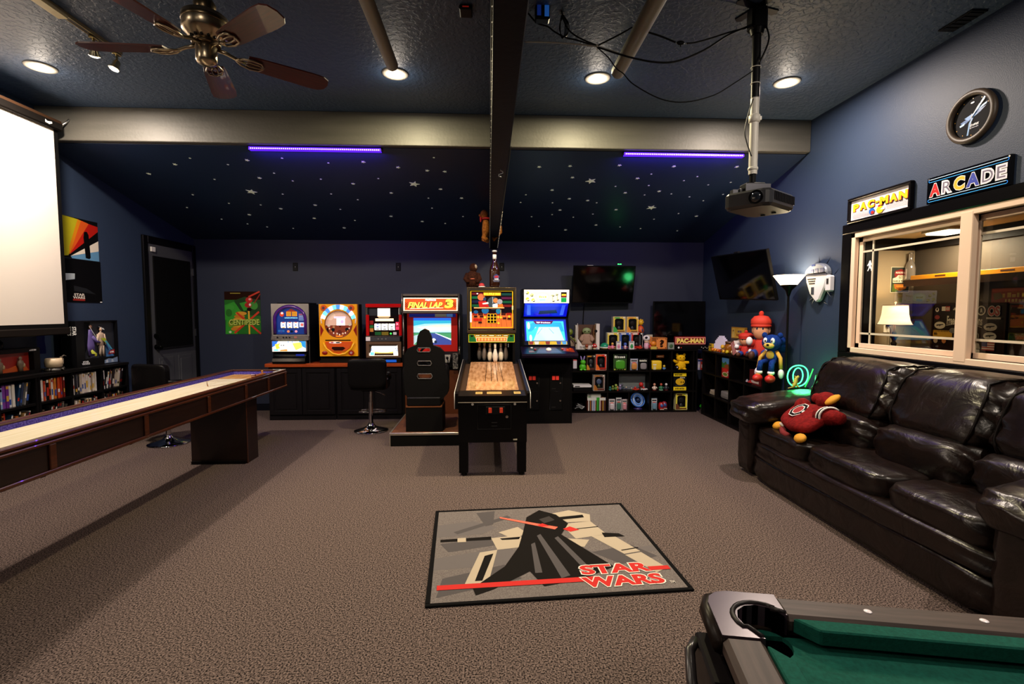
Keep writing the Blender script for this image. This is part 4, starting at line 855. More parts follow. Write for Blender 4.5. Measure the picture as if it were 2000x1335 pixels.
art('lit_panel', t, hx(628) - hx(162), hz(882) - hz(1053), (0, 0, 100, 100), ops, (hx(162), .015, hz(1053)))
b = B('1a1614 r.2 c.4'); b.prism([(-.05, 0), (-.055, .05), (.03, hz(1085)), (.03, 0)], 'X', hx(125), hx(675)); b.ob('coin_tray', t)
B('1a5ac8 r.3 e.5').box(hx(440), hx(610), -.056, -.05, .012, .045).ob('blue_tray', t)

# --- racing cabinet
t = T('racing_cabinet', 'red racing video game cabinet with lit orange marquee', 'arcade machine', (-1.1, 6.28, 0))
W = .735
SIDE = [(0, 0), (0, .9), (.03, 1.0), (.03, 1.40), (-.06, 1.45), (-.04, 1.67), (.5, 1.67), (.62, 1.3), (.62, 0)]
for x in (0, W - .025):
    b = B('0d0c0d r.35'); b.prism(SIDE, 'X', x, x + .025); b.mat('8a8078 r.3 m.7')
    for i in (1, 2, 3, 4): p, q = SIDE[i], SIDE[i + 1]; b.tube([(x + .0125, p[0] - .001, p[1]), (x + .0125, q[0] - .001, q[1])], .008, 6)
    b.ob('side_panel', t)
b = B('14120f r.4'); b.box(.025, W - .025, .5, .6, 0, 1.66); b.box(.025, W - .025, -.03, .5, 1.645, 1.668); b.ob('back_panel', t)
b = B('7a726a r.3 m.6'); b.box(.025, W - .025, -.045, -.03, 1.64, 1.668, bev=.003); b.box(.025, W - .025, -.06, -.045, 1.425, 1.455, bev=.003); b.ob('marquee_frame', t)
b = B('e8e0d0 r.4 e.6'); b.prism([(-.048, 1.455), (-.03, 1.62), (-.02, 1.62), (-.038, 1.455)], 'X', .027, W - .027); b.ob('marquee_box', t)
F = (750, 190, 1620, 410)
ops = [('r', 750, 190, 1620, 410, 'f4e0c8 r.3 e.9'), ('r', 764, 202, 1608, 400, 'e0480e r.3 e.9'), ('p', [(1240, 204), (1608, 204), (1608, 398), (1330, 398)], 'e84a06 r.3 e1'), ('t', 'namco', 1100, 208, 1275, 240, 'ffeedc r.3 e1.3', 0, .03)]
for i in range(6):
    for j in range(3):
        if (i + j) % 2 == 0:
            for x in (768, 1560): ops.append(('r', x + j * 15, 268 + i * 15, x + 15 + j * 15, 283 + i * 15, '1c1208 r.3'))
ops += [('t', 'FINAL LAP', 818, 268, 1385, 372, '5a1406 r.3 e.1', .3, .075), ('t', 'FINAL LAP', 815, 264, 1380, 364, 'fff04a r.3 e1.6', .3, .03), ('p', [(840, 372), (1400, 358), (1390, 366), (850, 380)], 'fff4d0 r.3 e1.2'), ('t', '3', 1418, 215, 1570, 372, '7a1c06 r.3 e.2', .1, .1), ('t', '3', 1412, 212, 1560, 366, 'ffc83a r.3 e1.6', .1, .06)]
art('marquee', t, W - .07, .16, F, ops, (.035, -.0495, 1.457), (R(-6), 0, 0))
b = B('a01008 r.4 e.25'); X0, X1 = .045, W - .045
prism_holes(b, [(X0, .93), (X1, .93), (X1, 1.42), (X0, 1.42)], [[(.125, 1.015), (W - .125, 1.015), (W - .125, 1.365), (.125, 1.365)]], .12, .14); b.ob('monitor_bezel', t)
ops = [('r', 0, 0, 100, 100, '3aa8d8 r.2 e1'), ('r', 0, 0, 100, 10, '2a6ae0 r.2 e1.1'), ('p', [(0, 10), (100, 10), (100, 22), (0, 30)], '38b4d8 r.2 e1.1'), ('p', [(0, 30), (30, 22), (100, 20), (100, 55), (0, 55)], 'a8e4e4 r.2 e1.2'), ('p', [(10, 34), (60, 26), (100, 26), (100, 46), (40, 48)], 'f4dccc r.2 e1.2'), ('r', 0, 54, 100, 56, '2a6a70 r.2 e.5'), ('r', 0, 56, 100, 100, '4a9a6a r.2 e.8'), ('p', [(40, 57), (56, 57), (100, 84), (100, 100), (10, 100)], '3a4a90 r.2 e.9'), ('p', [(0, 66), (20, 60), (24, 64), (0, 100)], 'a8c8d0 r.2 e.9'), ('p', [(56, 57), (60, 57), (100, 78), (100, 84)], 'd8e8f0 r.2 e1'), ('o', 53, 84, 6, 8, 'e8ecf0 r.2 e1.1'), ('o', 58, 89, 4, 6, '2a3a5a r.2 e.3')]
art('monitor_screen', t, W - .25, .35, (0, 0, 100, 100), ops, (.125, .139, 1.015))
bx('screen_back', t, '050506 r.3', .1, W - .1, .142, .16, .98, 1.4)
b = B('1a2a8a r.3 e.3'); b.box(X0 + .03, X1 - .02, .112, .1195, 1.375, 1.418); b.mat('7a7a70 r.3 e.3').box(W * .55, W * .75, .108, .1115, 1.377, 1.416); b.mat('4a7ab8 r.3 e.4').box(W * .755, W * .86, .108, .1115, 1.377, 1.416); b.ob('instruction_card', t)
b = B('101012 r.4'); b.prism([(-.02, .74), (-.03, .86), (.1, .93), (.14, .93), (.14, .7)], 'X', .025, W - .025); b.ob('dashboard', t)
b = B('b8b4a8 r.35'); b.prism([(.545, .8), (.6, .8), (.612, .9), (.54, .9)], 'Y', -.045, -.03); b.mat('141416 r.4').tube([(.578, -.045, .83), (.575, -.1, .86)], .008, 8); b.ell((.575, -.105, .865), .018, 10); b.ob('gear_lever', t)
b = B(grain('speckled_plate', '2a2a2c', 'a8a49c', 60, (1, 1, 1), .35, .4, .6, metal=.6)); b.box(.64, .705, -.04, -.025, .72, .92); b.ob('metal_plate', t)
b = B('0c0c0e r.4'); b.X = Matrix.Translation((.37, -.12, .9)) @ Matrix.Rotation(R(-65), 4, 'X'); b.tube([(.13 * math.cos(2 * PI * k / 24), .13 * math.sin(2 * PI * k / 24), 0) for k in range(24)], .014, 8, True); b.box(-.13, .13, -.014, .014, -.008, .008); b.cyl((0, 0, 0), (0, 0, -.12), .03); b.ob('steering_wheel', t)
b = B('5a2c12 r.45'); b.box(.025, W - .025, .02, .06, 0, .7); b.ob('lower_panel', t)
# seat unit on its platform
t = T('game_chair', 'black racing seat with slotted back on a brown edged platform', 'game seat', (-.69, 5.26, 0))
b = B('0c0b0b r.5'); b.box(-.375, .36, 0, .99, 0, .13); b.ob('platform_base', t)
b = B(grain('platform_tread', '4a2818', '6a3c22', 30, (1, 1, 1), .6)); b.box(-.37, .355, .012, .985, .13, .142); b.ob('tread', t)
b = B('b8aea4 r.3 m.8'); b.box(-.38, .365, -.006, .012, .118, .146, bev=.002); b.box(-.381, -.366, 0, .99, .118, .1455); b.box(-.381, -.37, -.006, .006, 0, .118); b.ob('edging', t)
b = B('0d0c0d r.45'); b.box(-.215, .18, .06, .42, .142, .41); b.box(-.2, .165, .05, .44, .425, .52, bev=.01); b.mat('6a3a1c r.5').box(-.21, .175, .055, .425, .41, .425); b.ob('pedestal', t)
c4 = lambda L: [(lambda p: (p.x + .69, p.z))(P(750 + x * .3671, 460 + y * .3671, 'Y', 5.33)) for x, y in L]
out = c4([(172, 580), (178, 535), (192, 507), (214, 495), (236, 505), (250, 535), (258, 582), (296, 596), (318, 618), (324, 700), (346, 775), (340, 835), (310, 872), (130, 874), (110, 832), (106, 720), (108, 634), (126, 600)])
hole = lambda cx, cy, w, h: c4([(cx - w, cy), (cx - w * .85, cy - h), (cx + w * .85, cy - h), (cx + w, cy), (cx + w * .85, cy + h), (cx - w * .85, cy + h)])
HS = [(212, 608, 36, 11), (215, 679, 38, 12), (217, 748, 40, 13)]
b = B('0b0a0b r.55 b.1,50'); prism_holes(b, out, [hole(*h) for h in HS], .07, .15); b.ob('backrest', t)
b = B('0b0a0b r.55'); b.puff(-.22, .2, .1, .52, .5, .64, .35, 7); b.ob('seat_cushion', t)
for h in HS:
    q = hole(*h); b = B('4a4442 r.4'); b.tube([(x, .069, z) for x, z in q], .006, 6, True); b.ob('slot_rim', t)
for s in (-1, 1): B('0b0a0b r.55').puff(-.01 + s * .2 - .05, -.01 + s * .2 + .05, .1, .4, .52, .86, .5, 6).ob('bolster', t)

# --- shuffle alley (bowling machine with hanging pins)
t = T('shuffle_alley', 'black shuffle alley machine with cartoon backglass and hanging bowling pins', 'arcade machine', (.02, 4.26, 0))
AB = mt('0d0c0d r.35 b.05,40'); xa, xb = -.29, .31
b = B(AB); b.prism([(0, .3), (0, .69), (1.4, .85), (1.95, .85), (1.95, .3)], 'X', xa, xb); b.ob('cabinet', t)
for x in (xa + .004, xb - .084):
    for y in (.004, 1.86):
        b = B(AB); b.prism([(x, y), (x + .08, y), (x + .08, y + .08), (x, y + .08)], 'Z', .03, .32); b.mat('1c1a1a r.5').cyl((x + .04, y + .04, 0), (x + .04, y + .04, .03), .026, n=14); b.ob('leg', t)
for x in (xa - .03, xb):
    b = B(AB); b.prism([(-.012, .6), (-.012, .735), (.03, .75), (1.42, .895), (1.42, .78), (.25, .655), (.1, .6)], 'X', x, x + .03); b.ob('side_rail', t)
    b = B('d8d4cc r.35 m.3'); xo = x - .001 if x < 0 else x + .031
    for dz in (0, -.022): b.tube([(xo, -.013, .602 - 0), (xo, -.013, .735 + dz), (xo, .03, .749 + dz), (xo, 1.42, .893 + dz)], .0035, 5)
    b.ob('rail_trim', t)
b = B('100e0e r.3'); b.prism([(-.012, .655), (-.012, .715), (.16, .735), (.16, .69)], 'X', xa, xb); b.ob('lockdown_bar', t)
B('b8ac9c r.4').box(xa, xb, -.0135, -.0125, .655, .661).ob('bar_edge', t)
for x0, x1, lab in ((-.14, -.08, 0), (.075, .0, 0), (.2, .26, 0)):
    a, c = min(x0, x1), max(x0, x1)
    if lab == 0 and a == 0: a, c = -.04 + .0, .09
    b = B('b89858 r.45'); b.X = Matrix.Translation((0, .04, .7215)) @ Matrix.Rotation(math.atan(.02 / .172), 4, 'X'); b.box(a, c, 0, .07, 0, .0015); b.mat('5a4420 r.5')
    for k in range(4): b.box(a + .006, c - .006, .01 + k * .014, .014 + k * .014, .0015, .0019)
    b.ob('score_card', t)
LANE = grain('alley_lane', '9a6a44', 'd0a078', 9, (4, .8, 4), .15, .3, .7, coat=.6)
b = B(LANE); b.prism([(.18, .735), (1.42, .865), (1.42, .85), (.18, .72)], 'X', xa + .06, xb - .06); b.ob('lane', t)
b = B('2a1a10 r.4')
for x in (-.06, .0, .06, .115): b.add([(x, .5, .7691), (x + .006, .5, .7691), (x * .8 + .004, 1.4, .8634), (x * .8, 1.4, .8634)], [(0, 1, 2, 3)])
b.ob('lane_stripes', t)
b = B('3a281c r.4'); b.prism([(.16, .715), (1.42, .852), (1.42, .84), (.16, .70)], 'X', xa, xa + .06); b.prism([(.16, .715), (1.42, .852), (1.42, .84), (.16, .70)], 'X', xb - .06, xb); b.prism([(.162, .716), (.19, .719), (.19, .71), (.162, .708)], 'X', xa + .06, xb - .06); b.ob('gutter', t)
GT = bpy.data.materials.new('table_glass'); GT.use_nodes = True; GT.node_tree.links.clear(); 
n_ = GT.node_tree.nodes; ot = [x for x in n_ if x.type == 'OUTPUT_MATERIAL'][0]; tr2 = n_.new('ShaderNodeBsdfTransparent'); g2 = n_.new('ShaderNodeBsdfGlossy'); g2.inputs['Roughness'].default_value = .02; m2 = n_.new('ShaderNodeMixShader'); f2 = n_.new('ShaderNodeFresnel')
f2.inputs[0].default_value = 1.5
front_only(GT.node_tree, f2, m2)
for a, c in ((tr2.outputs[0], m2.inputs[1]), (g2.outputs[0], m2.inputs[2]), (m2.outputs[0], ot.inputs[0])): GT.node_tree.links.new(a, c)
b = B('0c0b0c r.4')
b.box(xa + .03, xa + .055, 1.38, 1.95, .85, 1.25); b.box(xb - .055, xb - .03, 1.38, 1.95, .85, 1.25); b.box(xa + .055, xb - .055, 1.9, 1.95, .85, 1.25); b.box(xa + .055, xb - .055, 1.395, 1.9, 1.085, 1.1); b.ob('pin_bay', t)
px = [P(x, 690, 'Y', 5.78).x - .02 for x in (936, 946, 957, 967, 978, 988)]
PIN = [(.001, 0), (.017, .001), (.026, .03), (.031, .065), (.027, .1), (.017, .135), (.012, .16), (.013, .185), (.016, .2), (.014, .215), (.001, .222)]
for i, x in enumerate(px):
    zo = (.0, .0, -.012, -.022, -.012, .0)[i]; yo = (.2, .12, .04, -.03, .04, .12)[i] + 1.44
    b = B('d8cfc4 r.25 c.4'); b.lathe(PIN, (x, yo, .868 + zo * .3), 18); b.mat('6a5a52 r.4').lathe([(.0126, .158), (.0132, .162), (.0126, .166)], (x, yo, .868 + zo * .3), 14); b.ob('bowling_pin', t)
B('e8e8e0 r.4 e.4').box(.205, .209, 1.5, 1.504, 1.03, 1.07).ob('lamp_strip', t)
Y = 1.38
b = B('141210 r.35'); b.box(xa + .03, xb - .03, Y, Y + .5, 1.09, 1.2); b.mat('4a3a30 r.3 m.5').box(xa + .02, xb - .02, Y - .02, Y + .02, 1.2, 1.222, bev=.004); b.ob('display_housing', t)
ops = [('r', 135, 925, 935, 1070, 'a8a020 r.3 e.5'), ('r', 145, 935, 925, 1060, '145a28 r.3 e.4'), ('p', [(225, 930), (840, 930), (790, 1050), (280, 1050)], 'c88a2a r.3 e.6'), ('r', 175, 945, 215, 975, '1a0c08 r.4'), ('r', 855, 945, 900, 975, '1a0c08 r.4')]
for a, c, tx in ((248, 340, '~5'), (352, 465, '~7'), (478, 590, '~6'), (605, 718, '~4'), (732, 825, '~5')): ops += [('r', a, 938, c, 966, '140c0a r.3'), ('t', tx, a + 10, 944, c - 10, 960, 'f0e0b0 r.3 e1')]
ops += [('r', 268, 985, 802, 1054, 'f4e0c0 r.3 e.9'), ('r', 274, 990, 796, 1050, 'c8501a r.3 e.7')]
for k in range(9): ops += [('o', 318 + k * 55, 1020, 24, 24, 'e07a3a r.3 e1'), ('o', 318 + k * 55, 1018, 15, 15, 'f09a5a r.3 e1')]
art('score_display', t, xb - xa - .07, .095, (135, 925, 935, 1070), ops, (xa + .035, Y - .0003, 1.094))
b = B('2a241e r.35'); X0, X1 = xa + .02, xb - .015
prism_holes(b, [(X0, 1.223), (X1, 1.223), (X1, 1.725), (X0, 1.725)], [[(X0 + .032, 1.252), (X1 - .032, 1.252), (X1 - .032, 1.69), (X0 + .032, 1.69)]], Y, Y + .03); b.box(X0, X1, Y + .03, Y + .22, 1.223, 1.725); b.ob('backbox', t)
b = B('6a5a40 r.3 m.7'); b.tube([(X0 + .008, Y - .002, 1.23), (X1 - .008, Y - .002, 1.23), (X1 - .008, Y - .002, 1.717), (X0 + .008, Y - .002, 1.717)], .005, 6, True); b.ob('backbox_trim', t)
G, YL = '0c3a26 r.3 e.35', 'c8a018 r.3 e.7'
ops = [('r', 155, 215, 910, 850, '120e18 r.3 e.1')]
for k in range(4): ops += [('r', 190, 250 + k * 66, 420, 290 + k * 66, ('5a1020', '0a5a3a', '101838', '0c4a2e')[k] + ' r.3 e.35'), ('r', 700, 262 + k * 64, 880, 300 + k * 64, ('0a3a3a', '4a1038', '0a4a30', '6a1414')[k] + ' r.3 e.35')]
ops += [('r', 155, 600, 910, 850, 'c0602c r.3 e.6')]
for k in range(9): ops.append(('l', [(175 + k * 85, 640), (155 + k * 92, 840)], 4, '7a3416 r.3 e.3'))
for k in range(7): ops.append(('r', 200 + k * 98, 590, 285 + k * 98, 630, ('8a1c10', '3a1010')[k % 2] + ' r.3 e.35'))
ops += [('p', ring(560, 430, 110, 110, 20), '34404a r.3 e.4'), ('l', [(550, 330), (552, 430)], 8, 'a8b0b8 r.3 e.5'),
  # two plain cartoon players at a table
  ('o', 350, 330, 62, 56, 'c8603a r.3 e.6'), ('p', [(300, 400), (430, 390), (490, 490), (320, 500)], 'a81a18 r.3 e.5'), ('o', 410, 360, 26, 30, '2a3a5a r.3 e.4'), ('p', [(370, 430), (470, 410), (480, 440), (380, 450)], 'e0d8d0 r.3 e.6'), ('o', 420, 550, 62, 55, '1a5a90 r.3 e.5'), ('o', 258, 575, 40, 28, '1a5080 r.3 e.4'),
  ('o', 600, 385, 42, 40, 'c8703a r.3 e.6'), ('o', 672, 405, 46, 44, '8a8a96 r.3 e.5'), ('p', [(545, 450), (630, 430), (640, 500), (550, 500)], 'd8dce8 r.3 e.7'), ('p', [(640, 450), (720, 440), (740, 520), (630, 510)], 'c8601a r.3 e.5'), ('o', 645, 560, 40, 50, '1a6a90 r.3 e.5'),
  ('r', 225, 498, 750, 512, 'e0b070 r.3 e.7'), ('r', 225, 512, 750, 524, '5a2410 r.3 e.3'), ('l', [(690, 540), (690, 660)], 7, 'd8b878 r.3 e.6')]
for i in range(3):
    for j in range(3): ops.append(('r', 455 + i * 54, 605 + j * 52, 508 + i * 54, 656 + j * 52, YL) if False else ('r', 455 + i * 54, 605 + j * 52, 509 + i * 54, 657 + j * 52, YL))
for i in range(3):
    for j in range(3): ops.append(('r', 462 + i * 54, 612 + j * 52, 503 + i * 54, 651 + j * 52, '1c0c10 r.3'))
for x, y in ((215, 680), (260, 680), (315, 680)): ops.append(('r', x, y, x + 48, y + 44, 'a81610 r.3 e.5'))
for x, y in ((222, 635), (325, 635), (300, 735), (725, 665), (805, 672)): ops.append(('r', x, y, x + 62, y + 28, '2a1216 r.3 e.1'))
for x, y in ((415, 665), (645, 660), (690, 665), (650, 760), (835, 650)): ops.append(('p', [(x, y - 30), (x + 8, y - 8), (x + 28, y), (x + 8, y + 8), (x, y + 30), (x - 8, y + 8), (x - 28, y), (x - 8, y - 8)], 'd8b828 r.3 e.7'))
ops += [('r', 385, 248, 695, 310, '6a3a0c r.3 e.3'), ('r', 392, 254, 688, 304, 'c88a10 r.3 e.6'), ('t', 'SHUFFLE INN', 400, 262, 682, 298, '201004 r.3', 0, .07), ('t', 'SHUFFLE INN', 398, 260, 680, 296, 'fff03a r.3 e1.3', 0, .03), ('o', 285, 272, 15, 10, 'e8e8e0 r.3 e.7')]
for a in ((165, 225, 180, 840), (885, 225, 900, 840), (165, 225, 900, 236), (165, 828, 900, 840)): ops.append(('r',) + a + (YL,))
ops += [('r', 157, 570, 186, 745, 'd0e4f4 r.3 e.7'), ('r', 880, 470, 906, 540, 'c8c090 r.3 e.6')]
art('backglass', t, X1 - X0 - .064, .438, (155, 215, 910, 850), ops, (X0 + .032, Y + .028, 1.252))
# front of the cabinet
b = B('0a090a r.35'); b.box(-.12, .17, -.006, .0, .42, .635, bev=.006); b.ob('coin_door', t)
b = B('2a2a2c r.3 m.4'); b.tube([(-.12, -.004, .42), (.17, -.004, .42), (.17, -.004, .635), (-.12, -.004, .635)], .003, 5, True); b.ob('door_edge', t)
b = B('1c1c1e r.3 m.5'); b.box(-.05, .12, -.014, -.006, .55, .62, bev=.003); b.ob('coin_plate', t)
for x in (-.012, .085): b = B('b0301a r.3 e.35'); b.box(x - .014, x + .014, -.019, -.014, .565, .61, bev=.002); b.ob('coin_button', t)
b = B('b8b4b0 r.2 m1'); b.cyl((.135, -.006, .53), (.135, -.018, .53), .012, n=16); b.ob('lock', t)
b = B('3a3a3c r.4 m.5'); b.box(.0, .05, -.008, -.0055, .475, .481); b.box(.0, .05, -.008, -.0055, .445, .45); b.ob('coin_return', t)
for x in (-.165, .205): b = B('d0ccc4 r.3 m.4'); b.cyl((x, 0, .64), (x, -.005, .64), .011, n=14); b.ob('bolt', t)
B('c8c0a8 r.5').box(.19, .225, -.0012, -.0002, .318, .33).ob('paper_label', t)

# --- bowling video cabinet
t = T('bowling_cabinet', 'black bowling video game cabinet with blue lit screen', 'arcade machine', (.435, 6.25, 0))
W = .635
PR = [(0, 0), (0, .78), (-.2, .88), (-.2, .94), (.12, 1.0), (.36, 1.36), (.16, 1.55), (.15, 1.74), (.6, 1.74), (.68, 1.2), (.68, 0)]
for x in (0, W - .02):
    b = B('0a0a0c r.3'); b.prism([p if p[0] > -.1 else (max(p[0], -.1), p[1]) for p in PR], 'X', x, x + .02); b.mat('15151a r.3')
    for i in (4, 5, 6): p, q = PR[i], PR[i + 1]; b.tube([(x + .01, p[0], p[1]), (x + .01, q[0], q[1])], .008, 6)
    b.ob('side_panel', t)
b = B('0b0a0b r.4'); b.box(.02, W - .02, .004, .66, 0, .78); b.box(.02, W - .02, .5, .62, .78, 1.74); b.box(.02, W - .02, .16, .5, 1.725, 1.738); b.ob('body', t)
b = B('1a1024 r.3'); b.prism([(-.22, .875), (-.23, .9), (-.225, .925), (.11, .995), (.11, .88)], 'X', -.03, W + .035); b.ob('control_panel', t)
cp = Matrix.Translation((0, -.225, .9255)) @ Matrix.Rotation(math.atan(.07 / .335), 4, 'X')
b = B('2a1a60 r.3 e.08'); b.X = cp; b.add([(.15, .03, .001), (.48, .03, .001), (.42, .28, .001), (.22, .28, .001)], [(0, 1, 2, 3)]); b.mat('8a2c14 r.3 e.12').add([(.5, .12, .001), (.64, .06, .001), (.64, .24, .001), (.52, .26, .001)], [(0, 1, 2, 3)]); b.add([(.06, .06, .001), (.14, .06, .001), (.12, .14, .001), (.07, .14, .001)], [(0, 1, 2, 3)]); b.ob('panel_print', t)
b = B('f0e8d8 r.15 e.25'); b.X = cp; b.ell((.32, .16, .008), (.036, .036, .024), 16); b.ob('trackball', t)
for x, y, c in ((.11, .25, 'e8e0d0'), (.15, .18, 'a8201a'), (.5, .2, 'c8401a'), (.56, .16, 'c84a1a'), (.6, .2, 'c84a1a')): b = B(c + ' r.3 e.2'); b.X = cp; b.cyl((x, y, .001), (x, y, .012), .016, n=14); b.ob('button', t)
b = B('08080a r.3'); b.prism([(.13, 1.01), (.36, 1.36), (.4, 1.36), (.4, .95), (.14, .95)], 'X', .02, W - .02); b.ob('monitor_surround', t)
th = math.atan2(.24, .36)
ops = [('r', 1000, 700, 1690, 1110, '08122e r.3 e.2'), ('r', 1010, 712, 1680, 1045, '0c2ab0 r.3 e.6'), ('p', [(1036, 740), (1640, 740), (1648, 1040), (1036, 1040)], '38b8e4 r.2 e1.3'), ('p', [(1090, 790), (1180, 740), (1600, 760), (1640, 900), (1060, 900)], '2a9ae0 r.2 e1'), ('p', [(1180, 830), (1560, 830), (1630, 1040), (1090, 1040)], 'a8e8f0 r.2 e1'), ('p', [(1120, 900), (1200, 830), (1240, 830), (1140, 1040), (1060, 1040)], '3ae0d8 r.2 e1.2'), ('l', [(1290, 850), (1210, 940)], 8, '6a8ab8 r.2 e.5'), ('l', [(1400, 850), (1470, 930)], 8, '6a8ab8 r.2 e.5'), ('l', [(1330, 840), (1310, 1030)], 6, 'a8c8e8 r.2 e.9'), ('o', 1075, 810, 22, 55, 'c8f4ff r.2 e1.4'), ('o', 1100, 1000, 22, 50, 'b8f0f0 r.2 e1.3'), ('p', [(1150, 735), (1480, 735), (1440, 785), (1190, 785)], '5a1c4a r.2 e.4'), ('t', '~7', 1310, 752, 1435, 772, 'f4f0f8 r.2 e1.4'), ('t', 'TOP 10', 1200, 750, 1300, 772, 'f4f0f8 r.2 e1.4', 0, .04), ('r', 1060, 1052, 1670, 1102, 'b8a020 r.3 e.5')]
for k in range(7): ops.append(('p', [(1066 + k * 87, 1055), (1140 + k * 87, 1055), (1130 + k * 87, 1100), (1076 + k * 87, 1100)], ('8a1c1c', 'd8d0c8', 'd8901a', '7a1c14', 'c8a020', '2a3a7a', '3a8ac8')[k] + ' r.3 e.5'))
art('monitor_screen', t, W - .06, .41, (1000, 700, 1690, 1110), ops, (.03, .1215, 1.007), (-th, 0, 0), .0003)
L = math.hypot(.2, .19)
ops = [('r', 0, 0, 100, 100, '0a10c8 r.25 e.8'), ('p', [(0, 0), (100, 0), (94, 20), (6, 20)], '1424e8 r.25 e1.1'), ('p', [(6, 10), (14, 10), (16, 80), (8, 80)], '3a5af0 r.25 e1'), ('p', [(86, 10), (94, 10), (92, 80), (84, 80)], '3a5af0 r.25 e1'), ('p', [(36, 50), (74, 44), (78, 66), (34, 74)], '081458 r.25 e.1'), ('r', 0, 90, 100, 100, '04061a r.3')]
art('hood_panel', t, W - .06, L, (0, 0, 100, 100), ops, (.03, .358, 1.361), (math.atan2(.2, .19), 0, 0))
bx('hood_back', t, '07070a r.4', .02, W - .02, .37, .5, 1.36, 1.54)
b = B('e8e4dc r.4 e.5'); b.prism([(.158, 1.555), (.15, 1.73), (.17, 1.73), (.178, 1.555)], 'X', .022, W - .022); b.ob('marquee_box', t)
ops = [('r', 1005, 205, 1715, 425, 'd8d4cc r.3 e.9'), ('r', 1005, 205, 1715, 232, 'e8d8e0 r.3 e1'), ('o', 1300, 320, 120, 80, 'e8f0c0 r.3 e1'), ('o', 1290, 320, 90, 55, 'f4f8d8 r.3 e1.2'), ('p', [(1230, 360), (1340, 350), (1350, 390), (1250, 395)], 'a8dce8 r.3 e1'), ('r', 1590, 240, 1680, 330, '1a1a10 r.3'), ('r', 1600, 270, 1672, 300, 'e8c83a r.3 e.8'), ('r', 1600, 300, 1672, 316, 'b8301a r.3 e.5'), ('r', 1592, 336, 1678, 410, '14a046 r.3 e.7'), ('t', '~4', 1240, 300, 1360, 336, 'c8d060 r.3 e1', 0, .04)]
for x, y in ((1050, 250), (1050, 350), (1120, 290), (1140, 370)): ops += [('p', [(x - 26, y), (x, y - 26), (x + 30, y - 10), (x + 20, y + 26), (x - 20, y + 22)], 'c8d048 r.3 e.8')]
for x, y in ((1045, 262), (1125, 300), (1065, 380), (1155, 390), (1465, 300), (1525, 280), (1470, 390), (1540, 370)): ops += [('o', x, y, 17, 15, '3a3410 r.3'), ('o', x - 4, y - 10, 15, 12, 'e8e4b0 r.3 e.9')]
for x in (1425, 1500): ops.append(('l', [(x, 300), (x + 30, 290), (x + 30, 370)], 5, 'a8b048 r.3 e.7'))
art('marquee', t, W - .055, .168, (1005, 205, 1715, 425), ops, (.0275, .1565, 1.557), (R(2.6), 0, 0))
for x in (.12, .42):
    b = B('0e0e10 r.3'); b.box(x - .075, x + .085, -.004, .004, .18, .66, bev=.004); b.ob('coin_door', t)
    b = B('1c1c1e r.3 m.4'); b.tube([(x - .075, -.004, .18), (x + .085, -.004, .18), (x + .085, -.004, .66), (x - .075, -.004, .66)], .003, 5, True); b.tube([(x - .07, -.004, .42), (x + .08, -.004, .42)], .003, 5); b.ob('door_edge', t)
    b = B('180c0a r.3'); b.box(x - .06, x + .05, -.008, -.004, .56, .63); b.mat('a0241c r.3 e%s' % ('.3' if x < .2 else '.8')); b.box(x - .045, x - .008, -.012, -.008, .57, .62); b.box(x + .002, x + .04, -.012, -.008, .57, .62); b.ob('coin_button_plate', t)
    for z in (.53, .3): b = B('b8b4b0 r.2 m1'); b.cyl((x + .06, -.004, z), (x + .06, -.014, z), .011, n=12); b.ob('lock', t)
    b = B('2c2c2e r.3 m.5'); b.box(x - .05, x + .0, -.007, -.004, .45, .46); b.box(x - .05, x + .0, -.007, -.004, .21, .22); b.ob('coin_return', t)

# things on top of the shuffle alley
t = T('beer_bottle', 'giant brown beer bottle with white neck label on the shuffle alley', 'bottle', (.068, 5.85, 1.7255))
b = B('2a140a r.08 c.6'); b.lathe([(.001, 0), (.058, .002), (.062, .02), (.062, .19), (.05, .25), (.028, .3), (.022, .34), (.021, .4), (.026, .405), (.026, .42)], n=24); b.ob('glass', t)
b = B('c8c8cc r.3 m.4'); b.lathe([(.027, .42), (.029, .424), (.029, .437), (.02, .441), (.001, .442)], n=20); b.ob('cap', t)
b = B('e8e6e4 r.4'); b.lathe([(.0225, .33), (.0222, .39)], n=20); b.ob('neck_label', t)
art('label', t, .075, .1, (0, 0, 75, 100), [('p', [(37, 0), (75, 26), (66, 64), (10, 64), (2, 26)], '2a3a78 r.4'), ('p', [(20, 22), (60, 18), (64, 44), (14, 46)], 'a82a3c r.4'), ('t', '~5', 18, 50, 64, 66, 'e8e8ee r.4'), ('l', [(0, 74), (75, 72)], 4, 'b8c4e0 r.4'), ('l', [(4, 88), (72, 88)], 4, '8a98c8 r.4')], (-.018, -.0635, .06))
t = T('plush_ape', 'dark brown seated plush ape with red shoe on the shuffle alley', 'plush toy', (-.19, 5.86, 1.7255))
FUR = grain('brown_plush', '1c0d08', '3a1c10', 60, (1, 1, 1), .95, .3, .7, .6, 90, spec=.1)
b = B(FUR); b.lathe([(.02, 0), (.075, .01), (.08, .06), (.07, .12), (.055, .18), (.03, .2), (.001, .205)], n=16); b.ob('body', t)
b = B(FUR); b.ell((.01, -.01, .235), (.048, .048, .055), 14); b.ob('head', t)
b = B('8a7a6a r.6'); b.ell((.035, -.035, .245), (.02, .018, .028), 10); b.ob('face', t)
for s in (-1, 1): B(FUR).tube([(s * .06, -.01, .16), (s * .085, -.05, .1), (s * .05, -.08, .06)], [.028, .026, .022], 8).ob('arm', t)
B(FUR).tube([(.04, -.03, .03), (.075, -.06, .028), (.09, -.07, .024)], [.028, .024, .02], 8).ob('leg', t)
